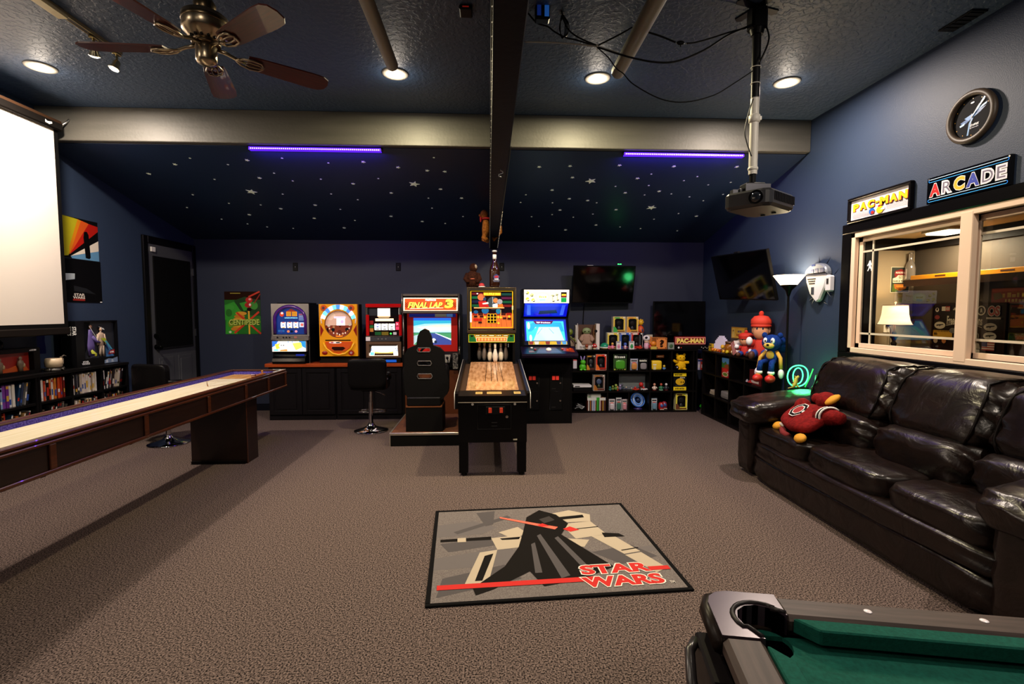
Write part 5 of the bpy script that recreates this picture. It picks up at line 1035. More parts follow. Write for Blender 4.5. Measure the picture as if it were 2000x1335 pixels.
b = B('a8141c r.5'); b.ell((.105, -.075, .028), (.035, .024, .026), 10); b.mat('e0dcd8 r.5').ell((.108, -.078, .01), (.042, .026, .0095), 10); b.ob('shoe', t)
b = B('9a4a30 r.5'); b.ell((0, -.078, .1), (.03, .008, .008), 8); b.ob('hands', t)

# plush hanging on the rafter
t = T('plush_animal', 'golden plush animal with red scarf hugging the dark rafter', 'plush toy', (.07, 6.15, 2.365))
GF = grain('golden_plush', '6a3a14', 'b8742e', 70, (1, 1, 1), .95, .3, .7, .6, 90, spec=.1)
b = B(GF); b.lathe([(.02, 0), (.055, .02), (.06, .1), (.05, .18), (.03, .22), (.001, .225)], (-.105, 0, .0), 14, .8, 1); b.ob('body', t)
b = B(GF); b.ell((-.125, -.02, .27), (.05, .055, .055), 14); b.ell((-.17, -.035, .255), (.022, .022, .02), 10); b.ob('head', t)
b = B('b01810 r.7'); b.tube([(-.1 + .05 * math.cos(a * .5), .055 * math.sin(a * .5), .22) for a in range(13)], .013, 6); b.ell((-.168, -.04, .22), (.012, .01, .05), 8); b.ob('scarf', t)
for y in (-.05, .05): B(GF).tube([(-.09, y, .19), (-.06, y * 2.2, .14), (.0, y * 1.3 - .05, -.03), (.075, y - .03, .06), (.07, y, .14)] if y > 0 else [(-.1, y, .05), (-.13, y - .03, -.02), (-.09, y - .05, -.05)], [.024, .022, .022, .022, .024] if y > 0 else [.03, .03, .026], 8).ob('arm' if y > 0 else 'leg', t)
b = B(GF); b.tube([(-.1, .04, .04), (-.13, .03, -.03), (-.08, -.01, -.05)], [.03, .03, .026], 8); b.ob('leg', t)

# wall plates
for px_, lab in ((577, 'black wall outlet plate above the framed green poster side'), (778, 'black wall outlet plate above the red slot machine'), (980, 'black wall outlet plate behind the giant bottle')):
    p = P(px_, 521, 'Y', YB); t = T('outlet', lab, 'outlet', (p.x, YB - .0005, p.z))
    b = B('08080a r.4'); b.box(-.036, .036, -.007, 0, -.06, .06, bev=.003); b.ob('plate', t)
    b = B('1a1a1c r.4'); b.box(-.02, .02, -.01, -.0065, .006, .04, bev=.002); b.box(-.02, .02, -.01, -.0065, -.04, -.006, bev=.002); b.ob('sockets', t); B('c8c8c8 r.3 m.6').cyl((0, -.007, 0), (0, -.0085, 0), .004, n=8).ob('screw', t)

# green arcade poster on the back wall
p0 = P(441, 652, 'Y', YB); p1 = P(508, 569, 'Y', YB)
t = T('poster', 'green poster with red and yellow insect artwork on the back wall', 'poster', (p0.x, YB - .0035, p0.z)); W, H = p1.x - p0.x, p1.z - p0.z
bx('sheet', t, '1a3a14 r.5', 0, W, 0, .003, 0, H)
g1, g2, g3, ye, r1 = '1c6a1a r.4', '309428 r.4', '0e3a10 r.4', 'e8b030 r.4', 'c83418 r.4'
ops = [('r', 80, 110, 345, 440, g1), ('r', 80, 110, 345, 175, '241008 r.4'), ('p', [(80, 215), (150, 190), (200, 260), (130, 330), (80, 330)], g2), ('p', [(150, 180), (230, 150), (345, 180), (345, 300), (250, 290), (190, 250)], g3), ('p', [(90, 330), (150, 280), (170, 440), (80, 440)], g2), ('p', [(190, 200), (280, 180), (300, 240), (220, 260)], g2), ('o', 120, 235, 30, 22, '3a9a30 r.4'), ('o', 110, 275, 24, 30, '246a1e r.4'), ('o', 300, 220, 26, 30, '3a8a2c r.4')]
for k in range(6): ops.append(('o', 200 - k * 12 + (k > 3) * 14, 280 + k * 24, 42 - k * 2, 15, ('d8982a', 'c07a1c')[k % 2] + ' r.4'))
ops += [('l', [(150, 430), (330, 270)], 14, r1), ('l', [(170, 275), (340, 435)], 14, r1), ('l', [(258, 240), (258, 438)], 12, ye), ('l', [(262, 150), (340, 112)], 12, r1), ('l', [(300, 200), (345, 130)], 8, '8a1c10 r.4'), ('o', 262, 176, 26, 22, 'b81818 r.4'), ('o', 268, 170, 10, 8, 'e8a8a0 r.4'), ('o', 255, 215, 26, 20, 'a81414 r.4'), ('o', 268, 212, 8, 10, 'e8e0d8 r.4'), ('o', 262, 248, 18, 14, '180c0c r.4'),
  ('p', [(100, 350), (160, 330), (330, 320), (345, 350), (200, 372), (110, 385)], '6a8a1c r.4'), ('t', 'CENTIPEDE', 112, 328, 336, 372, '1c3008 r.4', 0, .08), ('t', 'CENTIPEDE', 110, 326, 334, 370, 'b8c85a r.4', 0, .03), ('r', 125, 122, 200, 126, 'c8b848 r.4'), ('o', 116, 424, 10, 9, 'c8d8b0 r.4')]
art('print', t, W, H, (80, 110, 345, 440), ops, (0, -.0003, 0))
# ================================================================ CUBE SHELVES, TOYS AND TELEVISIONS
SW = mt('0d0a0a r.4')
SH = .905
def cubes(lab, loc, rz, W, D, divs, rows, t=.02):
    u = T('cube_shelf', lab, 'shelf', loc, rz)
    bx('side_panel', u, SW, 0, t, 0, D, 0, SH - t); bx('side_panel', u, SW, W - t, W, 0, D, 0, SH - t)
    bx('top_board', u, SW, -.002, W + .002, -.004, D, SH - t, SH); bx('back_board', u, '060505 r.6', t, W - t, D - .006, D, 0, SH - t)
    xs = [t] + [d for d, _ in divs] + [W - t]
    for d, rr in divs:
        for r in rr: bx('divider', u, SW, d - t / 2, d + t / 2, .004, D - .006, rows[r] + .0005, (rows[r + 1] if r < 2 else SH) - t - .0005)
    for r, z in enumerate(rows): bx('shelf', u, SW, t, W - t, .003, D - .006, z - t, z)
    return u
FY = 6.89
ROW = [.0225, .3085, .6045]       # floor of the bottom, middle and top row
cubes('long black cube shelf along the back wall, right of the bowling cabinet', (1.12, FY, 0), 0, 1.87, .36, [(.572, (0, 1, 2)), (.88, (0, 2)), (1.184, (0, 1, 2)), (1.496, (0, 1, 2)), (1.815, (0, 1, 2))], ROW)
RX = 3.0
cubes('black cube shelf along the right wall, behind the sofa arm', (RX, 6.76, 0), -PI / 2, 1.54, .2, [(.40, (0, 1, 2)), (.77, (0, 1, 2)), (1.13, (0, 1, 2))], ROW)

def ground(px, py, Y): return P(px, py, 'Y', Y).x
ROWS_ = ROW
def fig(name, lab, cat, x, y, z, rz=0): return T(name, lab, cat, (x, y, z + .001), rz)

def windowbox(lab, x, y, z, W, H, frame, trim, D=.09, rz=0, acc=None, head='1a1614', body='2a2a30', name='toy_box'):
    "carton with a cut-out window, a plain round-headed toy inside"
    t = T(name, lab, 'toy box', (x - W / 2, y, z + .001), rz); m = W * .14
    b = B(trim + ' r.4'); b.box(0, W, .02, D, 0, H); b.mat(frame + ' r.4'); prism_holes(b, [(0, 0), (W, 0), (W, H), (0, H)], [[(m, H * .16), (W - m, H * .16), (W - m, H * .8), (W - m * 1.9, H * .87), (m * 1.9, H * .87), (m, H * .8)]], .0, .02); b.ob('carton', t)
    b = B(trim + ' r.4'); b.tube([(.002, -.001, .002), (W - .002, -.001, .002), (W - .002, -.001, H - .002), (.002, -.001, H - .002)], .0025, 4, True); b.ob('edge', t)
    bx('window_back', t, '0c0c10 r.3', m, W - m, .0185, .0195, H * .15, H * .88)
    b = B(body + ' r.5'); b.lathe([(.02, 0), (.022, .02), (.012, .045), (.001, .05)], (W / 2, .014, H * .18), 10, 1, .4); b.ob('toy_body', t)
    b = B(head + ' r.5'); b.ell((W / 2, .012, H * .56), (W * .23, .008, H * .17), 12); b.ob('toy_head', t)
    ops = [('r', 10, 88, 55, 96, (acc or 'e8e0d0') + ' r.4'), ('o', 88, 93, 7, 4, 'e8e8e4 r.4'), ('r', 36, 4, 94, 11, '5a1a10 r.4')]
    ops = [('r', o[1], 100 - o[4], o[3], 100 - o[2], o[5]) if o[0] == 'r' else ('o', o[1], 100 - o[2], o[3], o[4], o[5]) for o in ops]
    if acc: ops.append(('p', [(2, 98), (2, 62), (20, 66), (34, 84), (40, 98)], acc + ' r.4'))
    art('print', t, W, H, (0, 0, 100, 100), ops, (0, -.0008, 0)); return t
def card(lab, x, y, z, W, H, c, blob, text=None, rz=0, tilt=0):
    "blister card: printed card, clear bubble with a small toy"
    t = T('blister_pack', lab, 'toy pack', (x - W / 2, y, z + .001), rz)
    bx('card', t, c + ' r.45', 0, W, .012, .016, 0, H)
    b = B(blob + ' r.25 c.5'); b.puff(W * .14, W * .86, -.012, .0118, H * .06, H * .62, .5, 4); b.ob('bubble', t)
    ops = [('r', 6, 8, 94, 30, 'e8e4dc r.5'), ('r', 10, 12, 90, 26, '3a3a44 r.5'), ('o', 50, 36, 30, 4, 'c83a2a r.5')]
    if text: ops = [('r', 4, 4, 96, 30, '16181a r.5'), ('t', text, 8, 10, 92, 26, 'e8ecd8 r.5', .1, .03)]
    art('print', t, W, H, (0, 0, 100, 100), ops, (0, .0118, 0)); return t
def figurine(lab, x, y, z, h, body, head, base=None, hr=.28, cat='figurine', hat=None):
    t = T('figurine', lab, cat, (x, y, z + .001)); r = h * .24
    if base: b = B(base + ' r.4'); b.lathe([(r * 1.1, 0), (r * 1.15, h * .05), (r * .9, h * .08), (.001, h * .085)], n=14); b.ob('base', t)
    b = B(body + ' r.45'); b.lathe([(r * .7, h * .05), (r * .95, h * .15), (r * .85, h * .35), (r * .45, h * .5), (r * .3, h * .55)], n=14)
    for s in (-1, 1): b.tube([(s * r * .7, 0, h * .45), (s * r * 1.25, -r * .3, h * .32), (s * r * 1.1, -r * .7, h * .26)], [r * .25, r * .22, r * .2], 6)
    b.ob('body', t)
    b = B(head + ' r.45'); b.ell((0, -r * .1, h * .72), (h * hr * .8, h * hr * .75, h * hr * .85), 12); b.ob('head', t)
    if hat: b = B(hat + ' r.45'); b.lathe([(h * hr * .95, h * .76), (h * hr, h * .82), (h * hr * .7, h * .95), (.001, h)], n=14); b.ob('cap', t)
    return t

TOP = SH + .0015
Yf = 6.95
# --- top of the back shelf, left to right
t = figurine('standing robed figurine with an olive head, leftmost on the cube shelf', 1.155, 7.0, TOP, .34, '8a7460', '6a7a24', None, .17)
B('5a6a20 r.5').tube([(-.05, -.03, .2), (.02, -.09, .16), (.07, -.1, .12)], [.014, .012, .012], 6).ob('arm', t)
B('b8b4b0 r.3').cyl((.095, -.08, .005), (.105, -.05, .37), .006, n=8).ob('staff', t)
t = T('toy_box', 'large white display box with a robed green-headed doll', 'toy box', (1.235, 6.955, TOP))
W, H = .345, .365
b = B('d8d2cc r.4'); b.box(0, .035, 0, .13, 0, H - .02); b.box(W - .05, W, 0, .13, 0, H); b.box(.035, W - .05, 0, .13, 0, .055); b.prism([(.035, .055), (.1, .055), (.035, .15)], 'Y', 0, .02); b.ob('carton', t)
b = B('4a2c18 r.5'); b.box(.035, W - .05, .1, .13, .055, H - .015); b.mat('6a4424 r.5').prism([(.035, .2), (.06, .3), (.035, H - .015)], 'Y', .06, .1); b.prism([(W - .05, .1), (W - .09, .2), (W - .07, H - .02), (W - .05, H - .015)], 'Y', .06, .1); b.ob('brown_interior', t)
b = B('9a7c68 r.8'); b.lathe([(.085, .0), (.09, .04), (.075, .11), (.05, .16), (.03, .17)], (.165, .05, .056), 16, 1, .5)
for s in (-1, 1): b.tube([(.165 + s * .05, .04, .2), (.165 + s * .085, .03, .14), (.165 + s * .06, .012, .12)], [.025, .03, .028], 8)
b.ob('robe', t)
B('7a8a5c r.5').ell((.165, .04, .262), (.065, .03, .048), 16).ob('doll_head', t)
for s in (-1, 1): B('0a0a08 r.1').ell((.165 + s * .028, .0125, .255), (.011, .006, .008), 8).ob('doll_eye', t)
art('print', t, W, .055, (0, 0, 100, 16), [('t', 'STAR WARS', 18, 3, 38, 13, '2a2a2a r.4', 0, .03)], (0, -.0006, 0))
B('1a1a1c r.4').cyl((W - .055, -.002, .26), (W - .055, -.0003, .26), .022, n=14).ob('round_label', t)
t = figurine('small brown capped figurine in front of the white display box', ground(1146, 676, 6.925), 6.925, TOP, .07, 'c8a080', '8a3a18', None, .42)
t = T('figurine', 'small red toy mushroom with white spots on the cube shelf', 'figurine', (ground(1161, 676, 6.91), 6.91, TOP))
b = B('e0c8a8 r.5'); b.lathe([(.018, 0), (.024, .015), (.018, .035)], n=14); b.ob('stem', t)
b = B('b81818 r.35'); b.lathe([(.018, .03), (.037, .036), (.036, .06), (.022, .08), (.001, .086)], n=18); b.ob('cap', t)
for a, z in ((-90, .058), (-20, .055), (-150, .055)): B('ece8e4 r.4').ell((.033 * math.cos(R(a)), .033 * math.sin(R(a)), z), (.011, .011, .011), 8).ob('spot', t)
t = T('toy_shell', 'green domed shell toy with white rim on the cube shelf', 'toy', (ground(1178, 678, 6.98) + .02, 6.98, TOP)); t.scale = (.88,) * 3
b = B('d8b878 r.5'); b.lathe([(.05, 0), (.072, .01), (.074, .02)], n=22); b.ob('underside', t)
b = B('d0dcd8 r.4'); b.lathe([(.074, .02), (.084, .025), (.084, .034), (.074, .04)], n=22); b.ob('rim', t)
b = B('128a64 r.3 c.3'); b.lathe([(.074, .038), (.07, .06), (.055, .085), (.03, .1), (.001, .105)], n=22); b.ob('shell', t)
xb0 = lambda a, c, Y: ((ground(a, 670, Y) + ground(c, 670, Y)) / 2, ground(c, 670, Y) - ground(a, 670, Y))
for a, c, f_, tr_, ac, z0, hh, lab in ((1186, 1209, 'e0c848', 'e4e8ee', None, 0, .235, 'yellow window box, left end of the lower toy box row'), (1211, 1232, '2e56b8', 'f0f2f6', None, 0, .235, 'blue window box in the middle of the lower toy box row'), (1233, 1255, 'c01818', 'f4f0ec', None, 0, .235, 'red window box, right end of the lower toy box row'),
        (1197, 1221, 'e0c048', 'f4eee0', '3aa84a', .238, .228, 'yellow window box with green snake print, upper left of the toy box pile'), (1224, 1246, 'e0b83a', 'f4eee0', 'd88a2a', .238, .226, 'yellow window box with orange corner, upper right of the toy box pile')):
    x, W = xb0(a, c, 7.0); windowbox(lab, x, 7.0, TOP + z0, W, hh, f_, tr_, .09, 0, ac)
t = T('figurine', 'yellow tuft-headed doll in orange on top of the toy box pile', 'figurine', (ground(1251, 640, 7.03), 7.03, TOP + .236))
bx('stand', t, '2a2a2e r.5', -.03, .03, -.03, .05, -.236, -.001)
b = B('c84a12 r.5'); b.lathe([(.045, 0), (.05, .03), (.04, .075), (.018, .1)], n=16); b.ob('body', t); B('26324e r.5').ell((.01, -.035, .03), (.022, .015, .03), 10).ob('bib', t)
b = B('d8a81a r.45'); b.ell((0, -.01, .145), (.034, .032, .04), 14)
for k in range(8): b.ell((.036 * math.cos(k * PI / 4), 0, .15 + .036 * math.sin(k * PI / 4)), (.013, .012, .013), 8)
b.ob('head', t)
figurine('small pink figurine with round head, left in front of the toy boxes', ground(1189, 680, 6.92), 6.92, TOP, .055, 'c85a7a', 'd87a98', None, .36)
figurine('pink dressed doll with golden hair in front of the toy boxes', ground(1196, 680, 6.915), 6.915, TOP, .11, 'd87a90', 'd8a84a', None, .2)
for a, c, lab in ((1204, 1213, 'small white card box with a pink figure, left of the two'), (1229, 1239, 'small white card box with a green figure, right of the two')):
    x, W = xb0(a, c, 6.93); t = T('toy_box', lab, 'toy box', (x - W / 2, 6.93, TOP)); bx('carton', t, 'd8d4d0 r.5', 0, W, 0, .03, 0, .115)
    art('print', t, W, .115, (0, 0, 10, 20), [('r', 1, 1, 8, 3, '5a5a6a r.5'), ('o', 5, 13, 3, 5, ('c87a9a' if 'pink' in lab else '2a8a4a') + ' r.5'), ('o', 5, 9, 2, 2, ('e0a0b0' if 'pink' in lab else '3aa85a') + ' r.5')], (0, -.0006, 0))
figurine('small blue and white figurine before the blue window box', ground(1221, 680, 6.925), 6.925, TOP, .1, 'a02030', '3a5ab0', None, .3)
figurine('little white round-headed figurine before the blue window box', ground(1221, 682, 6.9), 6.902, TOP, .055, 'd8a8b0', 'e8d8dc', None, .4)
t = T('toy_car', 'small red toy kart before the red window box', 'toy', (ground(1249, 680, 6.92), 6.92, TOP))
b = B('b8341a r.35'); b.box(-.045, .045, -.02, .02, .008, .03, bev=.006); b.ell((.01, 0, .04), (.02, .016, .018), 10); b.ob('body', t)
for x in (-.03, .03): B('141414 r.5').cyl((x, -.024, .011), (x, .024, .011), .011, n=12).ob('wheel', t)
t = T('figurine', 'white mushroom-capped plush figure with black cap spot', 'figurine', (ground(1262, 680, 6.96), 6.96, TOP))
b = B('d8a8b8 r.6'); b.lathe([(.03, 0), (.036, .03), (.028, .09)], n=14); b.ob('body', t); B('d8b49a r.6').ell((0, -.005, .11), (.034, .03, .03), 12).ob('face', t)
b = B('e4e0e0 r.6'); b.ell((0, 0, .155), (.055, .05, .045), 16); b.mat('14141c r.6').ell((-.012, -.042, .165), (.022, .012, .018), 10); b.ob('cap', t)
figurine('small red figure right of the white mushroom-capped plush', ground(1270, 680, 6.97), 6.97, TOP, .12, 'b02a3a', 'c8702a', None, .22)
t = T('toy_box', 'white cream toy carton behind the mushroom-capped plush', 'toy box', (ground(1268, 670, 7.12), 7.125, TOP)); bx('carton', t, 'b8b4a0 r.5', -.04, .05, 0, .05, 0, .2); bx('label', t, 'c87a2a r.5', -.03, .04, -.001, -.0002, .1, .17)
t = T('figurine', 'orange ball-shaped toy on a yellow block', 'figurine', (ground(1276, 680, 6.95), 6.95, TOP))
bx('block', t, 'c8b04a r.5', -.045, .04, -.03, .03, 0, .04); B('d8801a r.4').ell((.0, 0, .078), (.042, .035, .04), 14).ob('ball', t)
t = T('block_lamp', 'orange cube lamp with a dark question mark on the shelf', 'lamp', (ground(1292, 680, 6.95) - .085, 6.95, TOP))
s = .165; b = B('e08a40 r.45'); b.box(0, s, 0, s, .0, s, bev=.004); b.ob('cube', t)
fr = B('8a4a1c r.45'); prism_holes(fr, [(0, 0), (s, 0), (s, s), (0, s)], [[(.008, .008), (s - .008, .008), (s - .008, s - .008), (.008, s - .008)]], -.003, .0); fr.ob('frame', t)
art('print', t, s, s, (0, 0, 100, 100), [('t', '?', 32, 18, 72, 84, '2a1208 r.5', 0, .06), ('r', 8, 8, 16, 16, '3a1a0c r.5'), ('r', 84, 8, 92, 16, '3a1a0c r.5'), ('r', 8, 84, 16, 92, '3a1a0c r.5'), ('r', 84, 84, 92, 92, '3a1a0c r.5')], (0, -.0034, 0))
x, W = xb0(1305, 1317, 6.93); t = T('toy_box', 'tiny grey clear box right of the orange cube lamp', 'toy box', (x - W / 2, 6.93, TOP)); bx('carton', t, '8a9088 r.3', 0, W, 0, .05, 0, .095); B('3a5a3a r.5').ell((W / 2, -.001, .045), (.028, .004, .03), 10).ob('print', t)
xa_, xc_ = ground(1318, 668, 6.97), ground(1379, 668, 6.97)
t = T('sign_lamp', 'pink and red title lamp with yellow lettering on the cube shelf', 'sign', (xa_, 6.97, TOP + .055)); W, H = xc_ - xa_, .125
b = B('7a1a1a r.4'); b.box(0, W, 0, .05, 0, H, bev=.01); b.ob('body', t); bx('foot', t, '0c0c0e r.5', .04, W - .04, .01, .045, -.055, -.0005)
art('lettering', t, W, H, (0, 0, 100, 30), [('r', 2, 3, 98, 27, 'd88a78 r.4 e.15'), ('r', 4, 5.5, 96, 24.5, '8a1c1c r.4 e.1'), ('t', 'PAC-MAN', 7, 7, 94, 24, '3a1408 r.4', 0, .11), ('t', 'PAC-MAN', 6.4, 6.6, 93, 23, 'e0c060 r.4 e.25', 0, .055)], (0, -.0006, 0))
t = T('game_console', 'flat black game console with pale buttons under the title lamp', 'console', (xa_, 6.9, TOP)); W = ground(1388, 680, 6.9) - xa_
b = B('0c0c0e r.35'); b.box(0, W, 0, .06, 0, .048, bev=.004); b.ob('case', t)
B('e0dcd8 r.4').cyl((.03, -.002, .025), (.03, -.0005, .025), .014, n=14).ob('knob', t); B('a82a1a r.4 e.2').box(.06, .075, -.002, -.0005, .018, .03).ob('lamp', t)
for k in range(5): B('d8d4c0 r.4').cyl((W - .03 - k * .026, -.002, .03 - (k % 2) * .014), (W - .03 - k * .026, -.0005, .03 - (k % 2) * .014), .006, n=8).ob('button', t)

# --- televisions
def tv(lab, cx, cy, cz, W, H, rot, stand=False):
    t = T('television', lab, 'television', (cx, cy, cz), rot=rot)
    b = B('0a0a0b r.3'); b.box(-W / 2, W / 2, .0, .035, -H / 2, H / 2, bev=.004); b.box(-W * .3, W * .3, .035, .06, -H * .35, H * .3, bev=.008); b.ob('cabinet', t)
    bx('screen', t, '030304 r.07 s.6', -W / 2 + .012, W / 2 - .012, -.0015, -.0003, -H / 2 + .018, H / 2 - .012)
    bx('lower_strip', t, '1c1c20 r.2 m.5', -W / 2 + .01, W / 2 - .01, -.002, -.0003, -H / 2 + .003, -H / 2 + .009)
    return t
t = tv('black wall television tilted down beside the bowling cabinet', 1.655, 7.06, 1.83, .905, .545, (R(14), 0, R(2)))
bx('wall_bracket', t, '0c0c0e r.5', -.1, .1, .06, .235, -.02, .06)
b = B('c8c8c8 r.3 m.6'); b.box(-.26, -.17, -.005, .02, .273, .283, bev=.003); b.ob('sensor_strip', t)
t2 = T('sensor_lamp', 'small sensor with glowing green light on top of the wall television', 'sensor', (1.86, 6.985, 2.1105), R(2)); bx('case', t2, '0c0c0e r.4', -.04, .04, -.01, .04, 0, .016); b = B('2aff5a e6'); b.box(-.028, -.006, -.0125, -.0102, .003, .012); b.box(.004, .026, -.0125, -.0102, .003, .012); b.ob('green_lamp', t2)
lamp('green_sensor_light', 'POINT', (1.86, 6.95, 2.11), .25, (.1, 1, .25), .01)
b = B('08080a r.5').tube([(1.42, 7.28, 1.6), (1.405, 7.285, 1.3), (1.41, 7.28, .95)], .006, 6).ob('power_cable'); tag(b, 'thin dark power cable down the wall below the tilted television', 'cable')
t = tv('black television standing low behind the cube shelf corner', 2.815, 7.16, 1.305, .78, .585, (0, 0, 0))
bx('stand_neck', t, '0a0a0b r.4', -.06, .06, .01, .03, -.384, -.29); bx('stand_foot', t, '0a0a0b r.4', -.25, .25, -.06, .06, -.398, -.385)
t = tv('black television hung at an angle on the right wall by the floor lamp', 2.965, 5.7, 1.855, 1.12, .565, (0, 0, 0))
t.rotation_euler = (Matrix.Rotation(R(-90 + 4), 4, 'Z') @ Matrix.Rotation(R(15), 4, 'X') @ Matrix.Rotation(R(2), 4, 'Y')).to_euler()
bx('wall_arm', t, '0c0c0e r.5', -.05, .05, .06, .255, -.02, .02); bx('top_clip', t, '1a1a1c r.5', -.04, .04, .0, .03, .283, .3)

# --- back shelf, top row
z = ROW[2] + .001; Yc = 6.93
x, W = xb0(1120, 1127, Yc); t = T('toy_box', 'small pink and white box at the left edge of the top cube row', 'toy box', (x - W / 2, Yc, z + .03)); bx('carton', t, 'c8c4d0 r.5', 0, W, 0, .04, 0, .11); bx('lid', t, 'c8585a r.5', 0, W, 0, .04, .111, .125); bx('stand', t, '0c0c0e r.5', 0, W, 0, .04, -.029, -.001)
t = T('toy_rabbit', 'bright green toy rabbit with lilac ears in the top cube row', 'toy', (ground(1138, 700, Yc), Yc, z))
GRN = '4ab41a r.5'
b = B(GRN); b.ell((0, 0, .05), (.05, .04, .05), 14); b.ob('body', t); b = B(GRN); b.ell((.004, -.005, .118), (.04, .036, .036), 14); b.ob('head', t)
for s in (-1, 1):
    b = B('8a78b8 r.5'); b.ell((s * .02, 0, .175), (.012, .008, .036), 10, Euler((0, s * .25, 0))); b.ob('ear', t); B('6ad03a r.5').ell((s * .028, -.03, .014), (.022, .02, .014), 10).ob('foot', t)
for a, c, H, f_, tr_, ac, Y_, hd, lab in ((1146, 1163, .215, '3a2a20', '5a4430', 'c88a2a', 6.955, '20262c', 'brown window box beside the green rabbit'), (1164, 1185, .23, 'd02c18', 'f4ece4', 'e86a1a', 6.93, '1c1c1e', 'red and orange window box in the top cube row')):
    x, W = xb0(a, c, Y_); windowbox(lab, x, Y_, z, W, H, f_, tr_, .09, 0, ac, hd)
x, W = xb0(1199, 1225, 6.94); t = card('green blister pack of a monster toy in the top cube row', x, 6.94, z, W, .232, '2a4a1a', '4a9a2a', '~6')
for k in range(5): bx('stripe', t, 'd8c850 r.5', .012 + k * W * .19, .03 + k * W * .19, .0105, .0115, .002, .016)
x, W = xb0(1232, 1247, 6.93); card('pale blister pack with an orange toy in the top cube row', x, 6.93, z, W, .165, '8a94a8', 'c88a4a')
x, W = xb0(1249, 1266, 6.935); t = card('black blister pack with white lettering in the top cube row', x, 6.935, z, W, .165, '141416', '8a8688', '~7')
x, W = xb0(1274, 1294, 6.93); t = T('toy_block', 'yellow rounded block toy in the top cube row', 'toy', (x - W / 2, 6.93, z)); B('e8c424 r.45').puff(0, W, 0, .1, 0, .135, .25, 5).ob('body', t); art('print', t, W, .135, (0, 0, 20, 20), [('r', 2, 7, 9, 10, 'e0dcc0 r.5'), ('r', 3, 12, 8, 19, 'd8d0a0 r.5')], (0, -.0006, 0))
x, W = xb0(1285, 1300, 7.0); t = T('toy_sign', 'small orange sign on a post behind the yellow block', 'toy', (x, 7.06, z)); bx('post', t, '2a1810 r.5', -.012, .012, 0, .02, 0, .16); b = B('b8602a r.5'); b.box(-W / 2, W / 2, -.01, -.0005, .165, .205, bev=.003); b.ob('board', t); bx('lettering', t, 'e8c8a0 r.5', -W * .35, W * .35, -.0115, -.0105, .178, .192)
figurine('small blue and yellow figurine right of the yellow block', ground(1297, 715, 6.94), 6.94, z, .075, '5a8ac0', 'd8b83a', None, .3)
# plain yellow plush
t = T('plush_bear', 'bright yellow plush bear with raised arm in the top cube row', 'plush toy', (ground(1331, 700, 6.95), 6.98, z)); t.scale = (.95,) * 3
YP = grain('yellow_plush', 'd8a010', 'f4c81e', 60, (1, 1, 1), .95, .3, .7, .5, 110, spec=.1)
b = B(YP); b.lathe([(.05, 0), (.075, .015), (.082, .06), (.065, .11), (.04, .135)], n=18, sy=.75); b.ob('body', t); b = B(YP); b.ell((0, -.005, .175), (.07, .055, .055), 16); b.ob('head', t)
for s in (-1, 1):
    B(YP).tube([(s * .05, -.01, .11), (s * .1, -.02, .1 + (.03 if s < 0 else .01)), (s * .12, -.03, .115 + (.03 if s < 0 else 0))], [.026, .022, .018], 8).ob('arm', t)
    B(YP).ell((s * .055, 0, .225), (.024, .014, .024), 10).ob('ear', t); B(YP).ell((s * .045, -.045, .015), (.03, .035, .016), 10).ob('foot', t); B('140c08 r.2').ell((s * .026, -.054, .185), (.008, .006, .009), 8).ob('eye', t)
b = T('toy_ball', 'black shiny ball toy at the feet of the yellow plush bear', 'toy', (ground(1322, 714, 6.915), 6.925, z)); B('0a0a0c r.12 c.5').ell((0, 0, .034), (.033, .03, .034), 16).ob('ball', b); B('e0e0e4 r.3').ell((0, -.028, .04), (.01, .004, .01), 10).ob('dot', b)
for a, c, col, lab in ((1364, 1369, 'b8b4d0', 'slim lilac spined game box in the corner cube'), (1369.5, 1377, 'c83a2a', 'red and white game box in the corner cube')):
    x, W = xb0(a, c, 6.93); t = T('game_box', lab, 'game box', (x - W / 2, 6.93, z)); bx('carton', t, col + ' r.5', 0, W, 0, .1, 0, .15); bx('print', t, 'e0d8d0 r.5', W * .15, W * .85, -.001, -.0003, .03, .08); bx('band', t, '2a3a6a r.5', 0, W, -.001, -.0003, .12, .148)
# --- back shelf, middle row
z = ROW[1] + .001
t = T('game_console', 'white slab console on a black one in the middle cube row', 'console', (ground(1120, 755, 6.93), 6.93, z)); W = ground(1155, 755, 6.93) - ground(1120, 755, 6.93)
b = B('101012 r.3'); b.box(0, W, 0, .2, 0, .055, bev=.004); b.ob('lower_case', t); b = B('d8d8da r.3'); b.prism([(-.0, .0555), (W, .0555), (W, .085), (0, .09)], 'Y', -.01, .18); b.ob('upper_case', t); bx('slot', t, '2a2a2c r.4', .02, W * .35, -.0115, -.0102, .06, .075)
x, W = xb0(1160, 1182, 6.94); windowbox('grey window box with brown corner in the middle cube row', x, 6.94, z, W, .232, '7a625c', 'f0ece8', .09, 0, 'a86a2a', '3a4a6a', '2a3a1a')
t = T('storage_case', 'grey ribbed plastic case leaning in the middle cube row', 'case', (ground(1209, 745, 7.08), 7.08, z)); W = ground(1263, 745, 7.08) - ground(1209, 745, 7.08)
bx('panel', t, '6a7078 r.4', 0, W, 0, .05, 0, .225)
for k in range(9): bx('rib', t, '7c828a r.4', .03, W - .03, -.004, -.0003, .035 + k * .02, .046 + k * .02)
